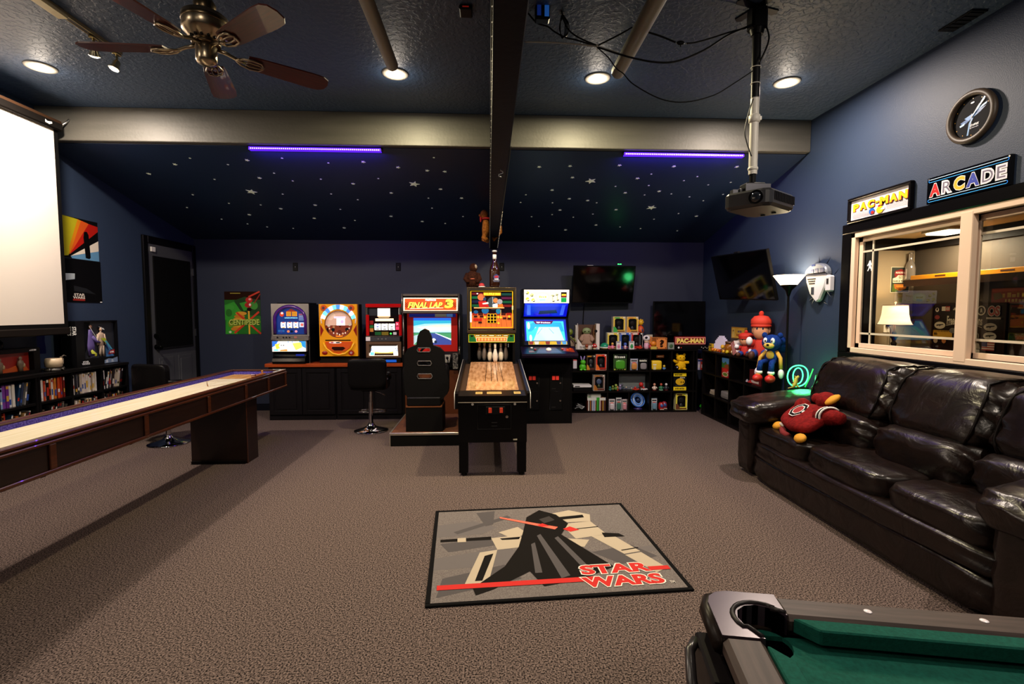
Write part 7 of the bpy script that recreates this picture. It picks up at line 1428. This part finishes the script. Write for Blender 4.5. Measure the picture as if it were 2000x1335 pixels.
# plaque on the right wall
t = T('wall_plaque', 'white and grey-blue dome-topped wall plaque with crack decals beside the window', 'wall decoration', (XR - .001, 4.655, 1.535), -PI / 2 + 0)
WH = 'd8d8e0 r.35'
b = B(WH); b.prism([(-.16, .27), (-.15, .2), (-.09, .08), (.005, .0), (.05, .02), (.12, .14), (.165, .27)], 'Y', -.05, 0, bev=.012); b.ob('body', t)
b = B('7c828e r.3 m.3'); b.prism([(-.16, .275)] + [(-.0 + .163 * math.cos(PI - PI * k / 12), .28 + .1 * math.sin(PI * k / 12)) for k in range(13)] + [(.163, .275)], 'Y', -.06, 0, bev=.012); b.ob('dome', t)
BLD = '1c2c5a r.35'
for x0, x1, z0, z1 in ((-.06, -.02, .285, .32), (.0, .045, .285, .325), (.07, .13, .285, .325), (-.05, .0, .35, .37)): bx('blue_panel', t, BLD, x0, x1, -.064, -.0605, z0, z1)
bx('band', t, BLD, -.155, .155, -.056, -.0505, .262, .27)
for k in range(3): bx('slot', t, '101218 r.4', -.12 + k * .012, .0 - k * .006, -.054, -.0505, .225 - k * .022, .235 - k * .022)
bx('panel', t, '3a3e4a r.4', -.06, -.02, -.054, -.0505, .08, .15); b = B(WH); b.box(.14, .205, -.06, -.001, .1, .25, bev=.012); b.ob('side_arm', t); bx('arm_panel', t, '1a1c24 r.4', .17, .195, -.064, -.0605, .17, .22)
b = B('0a0a0c r.6')
for x, z, dx, dz in ((-.02, .37, -.02, .09), (.08, .37, .05, .06), (.19, .26, .06, .05), (.13, .08, .08, -.03), (-.1, .04, -.08, -.05), (-.13, .15, -.07, -.03), (.07, .01, .05, -.05), (.0, -.0, -.03, -.04)):
    b.add([(x - .006, -.0008, z), (x + .006, -.0008, z), (x + dx, -.0008, z + dz)], [(0, 1, 2)])
b.mat('c8c8cc r.5')
for x, z, dx, dz in ((-.1, .05, -.07, -.03), (-.09, .03, -.03, -.05), (.06, .0, .06, -.02), (.1, .1, .05, -.05)): b.add([(x - .004, -.001, z), (x + .004, -.001, z), (x + dx, -.001, z + dz)], [(0, 1, 2)])
b.ob('crack_decals', t)

# clock
cc = P(1897, 228, 'X', XR - .02)
t = T('wall_clock', 'round black wall clock with a starry face high on the right wall', 'clock', (XR - .0005, cc.y, cc.z), -PI / 2)
cl = lambda r, n=40: [(r * math.cos(2 * PI * k / n), r * math.sin(2 * PI * k / n)) for k in range(n)]
b = B('3c3026 r.5'); b.tube([(x * .152, -.022, z * .152) for x, z in cl(1)], .02, 10, True); b.prism(cl(.15), 'Y', -.012, 0); b.ob('rim', t)
ops = [('p', [(50 + x * 50, 50 - z * 50) for x, z in cl(1)], '06070f r.7 s.1'), ('p', [(38, 92), (42, 92), (46, 66), (60, 40), (82, 12), (78, 10), (56, 38), (42, 64)], '7aa0d0 r.3'), ('p', [(20, 56), (40, 50), (58, 40), (84, 34), (70, 44), (52, 52), (28, 64)], '2a5a9a r.3'), ('p', [(30, 48), (52, 42), (64, 46), (40, 56)], '5a8ac8 r.3'), ('p', [(18, 62), (32, 58), (30, 64), (20, 66)], 'a8c8e8 r.3'), ('p', [(60, 34), (86, 26), (84, 31), (62, 40)], '6a9ad0 r.3')]
for k in range(12):
    a = k * PI / 6; ops.append(('o', 50 + 44 * math.sin(a), 50 - 44 * math.cos(a), 1.1, 1.1, 'd89a2a r.3'))
ops += [('t', 'STAR', 46, 68, 58, 73, 'e8e8ee r.3', .3, .03), ('t', 'TREK', 57, 68, 69, 73, 'e8e8ee r.3', .3, .03), ('t', '~9', 46, 75, 68, 78, 'a8a8b8 r.3'), ('o', 50, 16, 5, 2, '8a90a0 r.3')]
art('dial', t, .27, .27, (0, 0, 100, 100), ops, (-.135, -.0125, -.135))
b = B('f0f0f0 r.3'); b.prism([(-.004, 0), (.004, 0), (.05, .065), (.046, .068)], 'Y', -.0165, -.0155); b.ob('hour_hand', t); b = B('f0f0f0 r.3'); b.prism([(-.003, 0), (.003, 0), (.082, .085), (.079, .088)], 'Y', -.018, -.017); b.ob('minute_hand', t); b = B('c8c8c8 r.3'); b.box(-.001, .001, -.0195, -.019, -.08, .02); b.cyl((0, -.0195, 0), (0, -.015, 0), .005, n=10); b.ob('second_hand', t)
GLC = GT
# light-up style sign
a_, c_ = P(1818, 349, 'X', XR), P(1984, 302, 'X', XR); W = .578; H = .185
t = T('arcade_sign', 'black sign reading ARCADE in coloured outline letters above the window', 'sign', (XR - .0005, a_.y, 2.226), -PI / 2, rot=(0, 0, -PI / 2))
bx('board', t, '07080c r.2 c.3', 0, W, -.022, 0, 0, H)
NBL = '3aa0e8 r.3 e.35'
ops = [('r', 0, 0, 400, 125, '05060a r.15')]
for y0, y1 in ((10, 22), (104, 116)):
    for yy in (y0, y1): ops.append(('r', 14, yy - 1.2, 384, yy + 1.2, 'c0d8f0 r.3 e.3' if yy == y0 else NBL))
    ops += [('l', ring(14, (y0 + y1) / 2, 6, 6, 8, PI / 2, 3 * PI / 2), 2.4, NBL), ('l', ring(384, (y0 + y1) / 2, 6, 6, 8, -PI / 2, PI / 2), 2.4, NBL)]
x = 16
for ch, w_, c in (('A', 62, 'b01a1c'), ('R', 58, 'd8d0d8'), ('C', 58, 'd8a82a'), ('A', 66, '2a3a9a'), ('D', 60, 'd8d0e0'), ('E', 50, 'd8d0e0')):
    ops += [('t', ch, x - 2, 30, x + w_ - 2, 96, 'e8e0e0 r.4 e.15', 0, .085), ('t', ch, x, 33, x + w_ - 4, 93, c + ' r.4 e.15', 0, .05)]
    if c.startswith('d8d0'): ops.append(('t', ch, x + 5, 38, x + w_ - 9, 88, '6a6478 r.4', 0, .0))
    x += w_ + 4
art('lettering', t, W, H, (0, 0, 400, 125), ops, (0, -.0226, 0))
for x, z in ((.012, H - .01), (W - .012, H - .01)): B('c8c8c8 r.3 m1').cyl((x, -.024, z), (x, -.0222, z), .006, n=10).ob('screw', t)
# framed sign standing on the window casing
W, H = .655, .215
t = T('framed_sign', 'black framed white sign with yellow block lettering on the window casing', 'sign', (XR - .0005, 4.29, 2.2235), rot=(0, 0, -PI / 2))
b = B('0c0a0c r.3'); e = .02; b.box(0, W, -.035, 0, 0, e, bev=.003); b.box(0, W, -.035, 0, H - e, H, bev=.003); b.box(0, e, -.035, 0, e, H - e, bev=.003); b.box(W - e, W, -.035, 0, e, H - e, bev=.003); b.ob('frame', t)
ops = [('r', 0, 0, 300, 90, 'd8d0d8 r.4')]
for k in range(9): ops.append(('l', [(10, 50 + k * 4), (110 + k * 3, 58 + k * 3)], .8, '4a4a5a r.4'))
for k in range(7): ops.append(('l', [(190, 52 + k * 4), (292, 40 + k * 6)], .8, '4a4a5a r.4'))
x = 12
for ch, w_ in (('P', 36), ('A', 40), ('C', 40), ('-', 20), ('M', 46), ('A', 42), ('N', 44)):
    y0, y1 = (18, 52) if ch != '-' else (30, 38)
    ops += [('t', ch, x + 2, y0 + 3, x + w_ + 1, y1 + 3, '14120c r.4', 0, .1), ('t', ch, x + 2, y0 + 1, x + w_, y1 + 1, 'a81c14 r.4', 0, .08), ('t', ch, x, y0, x + w_ - 3, y1, 'd8b81a r.4', 0, .06)]; x += w_ + 2
ops += [('o', 118, 68, 15, 13, '1a5ab0 r.4'), ('o', 122, 74, 9, 7, 'a82a1a r.4'), ('o', 160, 70, 18, 15, 'd8b01c r.4'), ('p', [(160, 70), (182, 60), (184, 74)], 'd8d0d8 r.4'), ('o', 156, 54, 7, 4, 'b81c1c r.4')]
art('print', t, W - 2 * e, H - 2 * e, (0, 0, 300, 90), ops, (e, -.012, e)); bx('backing', t, '141214 r.5', e, W - e, -.0115, -.001, e, H - e)

# pool table, its far left corner in view
t = T('pool_table', 'pool table with green cloth and dark wooden rails, corner in front', 'game table', (.497, 1.088, .8), R(-11))
RW = grain('rail_wood', '2c221f', '4a3c38', 8, (.6, 8, 8), .5, .3, .7, spec=.3)
RWL = grain('rail_wood_side', '2c221f', '4a3c38', 8, (8, .6, 8), .5, .3, .7, spec=.3)
W, Lg = 1.15, 2.1
def flat(outer, holes, z0, z1, m, name, par):
    "slab in plan with holes, top at z1"
    b = B(m); prism_holes(b, outer, holes, -z1, -z0); return b.ob(name, par, (0, 0, 0), (-PI / 2, 0, 0))
b = B(RW); b.box(.15, W - .15, -.078, 0, -.04, 0, bev=.01); b.ob('far_rail', t)
b = B(RWL); b.box(0, .08, -1.95, -.16, -.04, 0, bev=.01); b.ob('left_rail', t); b = B(RWL); b.box(W - .08, W, -1.95, -.16, -.04, 0, bev=.01); b.ob('right_rail', t)
CLO = grain('green_cloth', '0a4238', '0e5044', 120, (1, 1, 1), .9, .3, .7, .1, 300, spec=.15)
def cushion(pts, name):
    b = B(CLO); V = [(x, y, z) for x, y in pts for z in (0,)]; n = len(pts)
    b.prism(pts, 'Z', -.034, -.001, bev=.003); b.ob(name, t)
cushion([(.165, -.079), (W - .165, -.079), (W - .205, -.117), (.205, -.117)], 'far_cushion'); cushion([(.081, -.175), (.081, -1.9), (.118, -1.86), (.118, -.215)], 'left_cushion'); cushion([(W - .081, -.175), (W - .118, -.215), (W - .118, -1.86), (W - .081, -1.9)], 'right_cushion')
hole = [(.108 + .047 * math.cos(2 * PI * k / 20), -.108 + .047 * math.sin(2 * PI * k / 20)) for k in range(20)]
flat([(.08, -1.9), (W - .08, -1.9), (W - .08, -.08), (.08, -.08)], [[(x, y) for x, y in hole]], -.055, -.045, CLO, 'bed_cloth', t)
u = [(.0, -.165), (.0, -.05), (.008, -.025), (.025, -.008), (.05, 0), (.155, 0), (.155, -.078)] + [(.1 + .052 * math.cos(a), -.1 + .052 * math.sin(a)) for a in [R(38), R(60), R(90), R(120), R(150), R(180), R(210), R(232)]] + [(.082, -.165)]
flat(u, [], -.042, .003, mt('3c2f38 r.28 m.3'), 'corner_casting', t)
ru = [(.155, -.07), (.13, -.055)] + [(.098 + .058 * math.cos(a), -.098 + .058 * math.sin(a)) for a in [R(q) for q in range(50, 226, 15)]] + [(.06, -.13), (.078, -.16)]
b = B('1a1618 r.35'); b.tube([(x, y, .002) for x, y in ru], .006, 8); b.ob('pocket_rim', t)
b = B('010101 r1 s0'); b.lathe([(.053, -.056), (.05, -.1), (.001, -.11)], (.104, -.104, 0), 20); AA = [R(20 + q * 10.6) for q in range(22)]; b.add([(.1 + .0508 * math.cos(a), -.1 + .0508 * math.sin(a), z_) for z_ in (.002, -.06) for a in AA], [(i, i + 1, 23 + i, 22 + i) for i in range(21)]); b.ob('pocket_cup', t)
b = B('1c1512 r.35'); b.tube([(.0, -.165, -.02), (.0, -.05, -.02), (.012, -.014, -.02), (.05, 0, -.02), (.155, 0, -.02)], .019, 10); b.ob('casting_edge', t)
b = B('241c18 r.4'); b.box(.015, W - .015, -.06, -.015, -.22, -.042); b.box(.015, W - .015, -2.08, -2.03, -.22, -.042); b.box(.015, .06, -2.03, -.06, -.22, -.042); b.box(W - .06, W - .015, -2.03, -.06, -.22, -.042); b.ob('apron', t); b = B('14100e r.5'); b.box(.16, W - .16, -1.95, -.19, -.075, -.0555); b.ob('slate', t)
for k in range(4): b = B('e8e0e8 r.25'); b.lathe([(.0085, .0002), (.007, .0016), (.001, .002)], (.335 + k * .224 - .0, -.034, 0), 14); b.ob('sight', t)
for x in (.12, W - .12):
    for y in (-.2, -1.8): B('1a1412 r.4').prism([(x - .05, y - .05), (x + .05, y - .05), (x + .05, y + .05), (x - .05, y + .05)], 'Z', -.8, -.221).ob('leg', t)
b = B('151214 r.35'); b.box(-.03, .014, -.22, -.06, -.21, -.06, bev=.005); b.ob('end_box', t); b = B('2a2628 r.3'); b.tube([(-.032, -.08, -.07), (-.05, -.11, -.075), (-.056, -.16, -.1), (-.05, -.22, -.16)], .011, 8); b.ob('box_handle', t)

# ---------------------------------------------------------------- in the office beyond the window
t = T('desk', 'dark desk under the office window', 'desk', (3.95, 4.1, 0)); b = B('1c1410 r.4'); b.box(-.3, .76, -.6, 1.2, .97, 1.0, bev=.004); b.ob('top', t)
for x in (-.27, .72):
    for y in (-.55, 1.15): bx('leg', t, '1c1410 r.4', x, x + .03, y, y + .03, 0, .969)
bx('shelf_back', t, '0e0a08 r.5', .74, .76, -.6, 1.18, .4, .969)
lp = Vector((4.35, 5.08, 1.001))
t = T('table_lamp', 'lit table lamp with cream bell shade beyond the window', 'lamp', lp); t.scale = (.8, .8, .97); b = B('3a322c r.4'); b.lathe([(.07, 0), (.072, .02), (.04, .035), (.025, .05), (.028, .09), (.038, .11), (.02, .13), (.032, .165), (.05, .18), (.024, .2), (.03, .225), (.016, .24), (.012, .33)], n=20); b.ob('base', t)
b = B('f4d8a8 e1.7'); pr = [(.19, .315), (.165, .36), (.148, .43), (.138, .53)]; b.lathe(pr + [(.135, .53), (.145, .43), (.162, .36), (.187, .315)], n=28); b.ob('shade', t)
b = B('a87a5a r.5'); b.tube([(.192 * math.cos(2 * PI * k / 26), .192 * math.sin(2 * PI * k / 26), .316) for k in range(26)], .004, 5, True); b.tube([(.139 * math.cos(2 * PI * k / 26), .139 * math.sin(2 * PI * k / 26), .529) for k in range(26)], .004, 5, True); b.ob('shade_trim', t); b = B('c8a890 r.4'); b.cyl((0, 0, .33), (0, 0, .55), .005, n=8); b.ell((0, 0, .56), .012, 8); b.ob('finial', t)
lamp('table_lamp_bulb', 'POINT', lp + Vector((0, 0, .43)), 13, (1, .75, .45), .04)
t = T('office_light', 'rectangular glowing ceiling light in the office beyond the window', 'light', (4.5, 4.68, ZO)); bx('housing', t, 'd8d0c0 r.4', -.13, .13, -.15, .15, -.03, -.001); b = B('fff0d0 e6'); b.box(-.11, .11, -.13, .13, -.05, -.031, bev=.008); b.ob('diffuser', t)
lamp('office_lamp', 'AREA', (4.5, 4.68, ZO - .06), 30, (1, .8, .55), .26)
p0, p1 = P(1738, 571, 'Y', Y2), P(1777, 521, 'Y', Y2)
t = T('poster', 'small metal sign with red shield emblem on the office wall', 'sign', (p0.x, Y2 - .0045, p0.z)); W, H = p1.x - p0.x, p1.z - p0.z
bx('sheet', t, 'c8c0a8 r.4', 0, W, 0, .004, 0, H)
art('print', t, W, H, (450, 375, 632, 608), [('r', 455, 380, 628, 604, '2a3028 r.4'), ('p', [(482, 440), (490, 412), (530, 400), (545, 395), (560, 400), (600, 412), (608, 440), (600, 475), (490, 475)], '7a1c1c r.4'), ('t', 'PROTECTED BY', 496, 420, 588, 436, 'e8e0d0 r.4', 0, .03), ('p', [(468, 480), (500, 470), (520, 450), (570, 450), (590, 470), (616, 480), (618, 515), (470, 520)], 'd8ccb0 r.4'), ('o', 541, 468, 16, 16, '2a2a24 r.4'), ('o', 541, 468, 12, 12, 'd8ccb0 r.4'), ('t', '~2', 533, 462, 549, 474, '2a2a24 r.4'), ('t', 'Smith & Wesson', 473, 494, 612, 512, '1c1a18 r.4', 0, .03), ('p', [(462, 600), (470, 530), (500, 545), (540, 530), (560, 590), (500, 604)], '4a5a22 r.4'), ('p', [(480, 530), (610, 530), (600, 570), (540, 596), (490, 570)], '9a5a22 r.4'), ('p', [(500, 545), (590, 545), (560, 570), (520, 570)], 'c87a2a r.4')], (0, -.0003, 0))
t = T('outlet', 'white outlet with a black plug on the office wall by the lamp', 'outlet', (4.485, Y2 - .0005, 1.27)); b = B('e8e0d0 r.4'); b.box(-.035, .035, -.006, 0, -.06, .06, bev=.002); b.ob('plate', t); bx('plug', t, '0c0c0c r.4', -.015, .02, -.03, -.0065, .015, .04); B('0c0c0c r.4').tube([(.0, -.03, .02), (.02, -.04, -.03), (.02, -.03, -.2), (.02, -.03, -.265)], .003, 5).ob('cord', t)
# board with stickers on the far wall
BX2 = X2
c0, c1 = P(1822, 600, 'X', BX2 - .02), P(1968, 598, 'X', BX2 - .02); W = c0.y - c1.y; H = .5
t = T('sign_board', 'dark board covered with stickers and gothic lettering in the office', 'sign', (BX2 - .0005, c0.y, 1.03), rot=(0, 0, -PI / 2)); b = B('1c100a r.35'); b.box(0, W, -.02, 0, 0, H); b.mat('2c1810 r.35'); e = .016
for q in ((0, W, 0, e), (0, W, H - e, H), (0, e, e, H - e), (W - e, W, e, H - e)): b.box(q[0], q[1], -.028, -.02, q[2], q[3])
b.ob('board', t)
wht, blk = 'd8d0c4 r.4', '1a1410 r.4'
ops = [('r', 846, 735, 1496, 1070, '20120c r.35'), ('t', 'Freedom Munitions', 985, 815, 1312, 880, wht, 0, .03), ('l', [(980, 886), (1060, 874), (1150, 870), (1240, 874), (1310, 894)], 4, wht)]
for x, y in ((915, 886), (1382, 888), (1382, 950)): ops += [('o', x, y, 56, 27, wht), ('p', [(x - 34, y - 4), (x + 36, y - 10), (x + 36, y - 4), (x + 4, y + 2), (x, y + 12), (x - 6, y + 2), (x - 36, y + 6)], blk)]
ops += [('r', 850, 924, 1044, 982, 'c89a1c r.4')]
for k in range(12): ops += [('r', 854 + k * 16, 926, 862 + k * 16, 934, blk), ('r', 854 + k * 16, 972, 862 + k * 16, 980, blk)]
ops += [('t', '~6', 862, 940, 900, 960, blk), ('o', 885, 770, 18, 16, wht), ('o', 885, 766, 9, 10, '20120c r.35'), ('r', 932, 746, 970, 778, wht), ('r', 970, 744, 1014, 780, 'a01c1c r.4'), ('t', 'RDD', 976, 752, 1010, 772, wht, 0, .03), ('p', [(1042, 772), (1062, 752), (1086, 772)], wht), ('o', 890, 826, 26, 16, '8a1414 r.4'), ('o', 885, 1002, 22, 20, '9a8a7a r.4'), ('o', 970, 1000, 22, 20, 'a86a3a r.4'), ('o', 1052, 922, 32, 20, '6a6a6e r.4'), ('o', 1303, 776, 38, 34, wht), ('o', 1303, 776, 28, 25, blk), ('p', [(1298, 760), (1308, 762), (1314, 794), (1304, 784), (1292, 794)], wht), ('o', 1262, 954, 36, 30, '6a645c r.4'), ('o', 1262, 954, 24, 20, '20120c r.35'), ('p', [(1206, 1042), (1222, 1006), (1260, 996), (1300, 1006), (1314, 1042)], '9a948c r.4'), ('t', 'OS', 1358, 742, 1462, 816, 'e0d8d0 r.4', 0, .09), ('t', 'OS', 1362, 746, 1458, 812, 'a82018 r.4', 0, .05), ('r', 1350, 822, 1470, 834, wht)]
for k in range(7): ops.append(('r', 1326, 992 + k * 8, 1432, 1000 + k * 8, ('a83030 r.4', wht)[k % 2]))
ops += [('r', 1326, 992, 1372, 1022, '2a2a5a r.4'), ('r', 1240, 1046, 1310, 1066, wht)]
art('stickers', t, W - 2 * e, H - 2 * e, (846, 735, 1496, 1070), ops, (e, -.0204, e))
q0, q1 = P(1792, 549, 'X', BX2 - .1), P(2000, 527, 'X', BX2 - .1)
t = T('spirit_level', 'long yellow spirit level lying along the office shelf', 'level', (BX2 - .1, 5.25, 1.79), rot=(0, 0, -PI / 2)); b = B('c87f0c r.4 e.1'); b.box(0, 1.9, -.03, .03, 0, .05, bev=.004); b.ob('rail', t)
for k in range(5): bx('window', t, '4a2408 r.4', .3 + k * .33, .42 + k * .33, -.032, -.0305, .022, .036)
t = T('wall_shelf', 'dark wall shelf with pale edge light in the office', 'shelf', (BX2 - .0005, 5.25, 1.70), rot=(0, 0, -PI / 2)); bx('board', t, '1a120c r.4', 0, 2.2, -.2, 0, .06, .0895); bx('front_lip', t, '2a1c14 r.4', 0, 2.2, -.205, -.2, .02, .0895); b = B('e0d8c8 e.6'); b.box(.02, .95, -.19, -.17, .04, .052); b.ob('edge_light', t)
bx('bracket', t, '1a120c r.4', .6, .62, -.18, 0, -.1, .0595); bx('bracket', t, '1a120c r.4', 1.5, 1.52, -.18, 0, -.1, .0595)
t = T('bottle', 'large clear glass bottle on the office shelf in the corner', 'bottle', (BX2 - .1, 5.29, 1.7905)); b = B('6a625a r.05 c1 s.9'); b.lathe([(.001, 0), (.048, .002), (.05, .02), (.05, .13), (.04, .18), (.02, .22), (.017, .29), (.02, .295), (.02, .31), (.001, .311)], n=20); b.ob('glass', t); b = B('d8d4d0 r.1 m.6'); b.box(-.052, -.049, -.012, .0, .02, .13); b.box(-.021, -.018, -.006, .002, .22, .29); b.ob('pale_strips', t)  # last part: narrow pale metallic strips on body and neck
q0 = P(1938, 563, 'X', BX2 - .01); t = T('banner', 'red sign with golden lettering on the office wall', 'sign', (BX2 - .0005, q0.y, 1.52), rot=(0, 0, -PI / 2)); bx('board', t, '7a1810 r.4', 0, .8, -.015, 0, 0, .145)
art('lettering', t, .8, .145, (0, 0, 200, 36), [('r', 2, 2, 198, 34, '8a1c12 r.4'), ('r', 2, 2, 198, 8, 'a83a2a r.4'), ('p', [(4, 12), (20, 10), (30, 22), (8, 28)], '5a3a12 r.4'), ('t', '~11', 26, 11, 140, 22, 'b8883a r.4', .15, .04), ('t', '~12', 32, 25, 120, 32, 'c8a05a r.4', .1, .02), ('r', 146, 10, 190, 30, 'b8883a r.4')], (0, -.0155, 0))
t = T('note', 'small cream note with a dark mark above the sticker board', 'note', (BX2 - .0005, P(1942, 594, 'X', BX2).y, 1.545 - .055), rot=(0, 0, -PI / 2)); bx('paper', t, 'c8b080 r.6', 0, .1, -.002, 0, -.05, .005); bx('mark', t, '3a2a18 r.6', .03, .065, -.003, -.0021, -.035, -.01)
t = T('wood_panel', 'dark brown cupboard beyond the sticker board in the office', 'cupboard', (BX2 - .0005, 4.27, 0), rot=(0, 0, -PI / 2)); bx('body', t, '160c08 r.4', 0, .9, -.04, 0, .0, 1.51); bx('door', t, '20120b r.4', .04, .42, -.052, -.041, .1, 1.45); bx('door', t, '20120b r.4', .46, .86, -.052, -.041, .1, 1.45)
for k, (x, y, c, lab) in enumerate(((4.28, 4.72, 'd8d0c0', 'white box on the office desk left of the tape dispenser'), (4.42, 4.55, 'c8c0b0', 'pale cup on the office desk'))):
    t = T('desk_box', lab, 'box', (x, y, 1.001)); b = B(c + ' r.4'); b.box(-.05, .05, -.04, .04, 0, .05, bev=.006); b.ob('body', t); bx('lid', t, '8a8478 r.4', -.04, .04, -.03, .03, .051, .058)
t = T('tape_dispenser', 'black and white desk gadget on the office desk', 'gadget', (4.4, 4.42, 1.001)); b = B('14110f r.3'); b.puff(-.08, .08, -.05, .05, 0, .07, .4, 5); b.ob('body', t); b = B('d8d4cc r.3'); b.prism([(-.03, .05), (.06, .06), (.07, .11), (.02, .1)], 'Y', -.04, .03); b.ob('paper_slip', t)
# ================================================================ pieces that belong to a part go one level deeper
bpy.context.view_layer.update()
base = lambda o: o.name.split('.')[0]
def mid(o):
    c = sum((Vector(v) for v in o.bound_box), Vector()) / 8; return o.matrix_local @ c
def nest(thing, part, *kids):
    for t in [o for o in COL.objects if not o.parent and base(o) == thing]:
        ps = [c for c in t.children if base(c) == part]
        if not ps: continue
        for k in [c for c in t.children if base(c) in kids]:
            p = min(ps, key=lambda q: (mid(q) - mid(k)).length)
            m = p.matrix_local.inverted() @ k.matrix_local
            k.parent = p; k.matrix_local = m
nest('door_1', 'slab', 'raised_panel', 'roller_blind', 'door_knob', 'deadbolt', 'alarm_sensor')
nest('shuffle_alley', 'coin_door', 'door_edge', 'coin_plate', 'coin_button', 'lock', 'coin_return')
nest('shuffle_alley', 'backbox', 'backglass', 'backbox_trim'); nest('shuffle_alley', 'display_housing', 'score_display'); nest('shuffle_alley', 'side_rail', 'rail_trim'); nest('shuffle_alley', 'lockdown_bar', 'score_card', 'bar_edge')
nest('bowling_cabinet', 'coin_door', 'door_edge', 'coin_button_plate', 'lock', 'coin_return'); nest('bowling_cabinet', 'control_panel', 'panel_print', 'trackball', 'button'); nest('bowling_cabinet', 'marquee_box', 'marquee')
nest('racing_cabinet', 'marquee_box', 'marquee'); nest('racing_cabinet', 'monitor_bezel', 'monitor_screen', 'instruction_card'); nest('racing_cabinet', 'dashboard', 'gear_lever', 'metal_plate', 'steering_wheel')
nest('game_chair', 'backrest', 'slot_rim'); nest('game_chair', 'platform_base', 'tread', 'edging')
nest('slot_machine', 'button_ledge', 'button', 'coin_label', 'label_plate'); nest('slot_machine', 'coin_tray', 'blue_lamp', 'blue_tray'); nest('slot_machine', 'panel_frame', 'lit_panel'); nest('slot_machine', 'bezel', 'purple_arch', 'game_panel', 'reel'); nest('slot_machine', 'red_frame', 'game_panel', 'reel')
nest('pachinko_machine', 'ball_tray', 'tray_mouth', 'tray_rim', 'badge'); nest('pachinko_machine', 'door_frame', 'playfield', 'glass_ring', 'lamp_segment', 'side_lamp', 'side_panel', 'speaker', 'slot', 'lower_spout')
nest('ceiling_fan', 'blade', 'blade_iron'); nest('pool_table', 'corner_casting', 'pocket_rim', 'pocket_cup', 'casting_edge'); nest('pool_table', 'far_rail', 'sight'); nest('pool_table', 'end_box', 'box_handle')
nest('projector', 'case', 'vent_slot', 'lens_ring', 'lens', 'base_plate'); nest('projection_screen', 'casing', 'maker_mark', 'bracket')
nest('wall_plaque', 'body', 'slot', 'band', 'panel'); nest('wall_plaque', 'dome', 'blue_panel'); nest('wall_plaque', 'side_arm', 'arm_panel')
nest('plush_pillow', 'jersey', 'emblem', 'hem_tag', 'wattle'); nest('plush_pillow', 'sleeve', 'sleeve_stripe'); nest('plush_pillow', 'head', 'yellow_bill', 'comb')
nest('shuffleboard_table', 'lane', 'lane_marking'); nest('shuffleboard_table', 'side_apron', 'moulding', 'stile')
nest('plush_bear', 'head', 'ear', 'eye', 'pupil', 'muzzle', 'nose'); nest('plush_bear', 'arm', 'mitten'); nest('plush_bear', 'leg', 'shoe', 'sock')
nest('plush_doll', 'head', 'ear', 'eye', 'hair'); nest('plush_doll', 'arm', 'mitten'); nest('plush_doll', 'leg', 'boot'); nest('plush_doll', 'cap', 'brim', 'pompom')
nest('television', 'cabinet', 'screen', 'lower_strip'); nest('wall_clock', 'dial', 'hour_hand', 'minute_hand', 'second_hand')
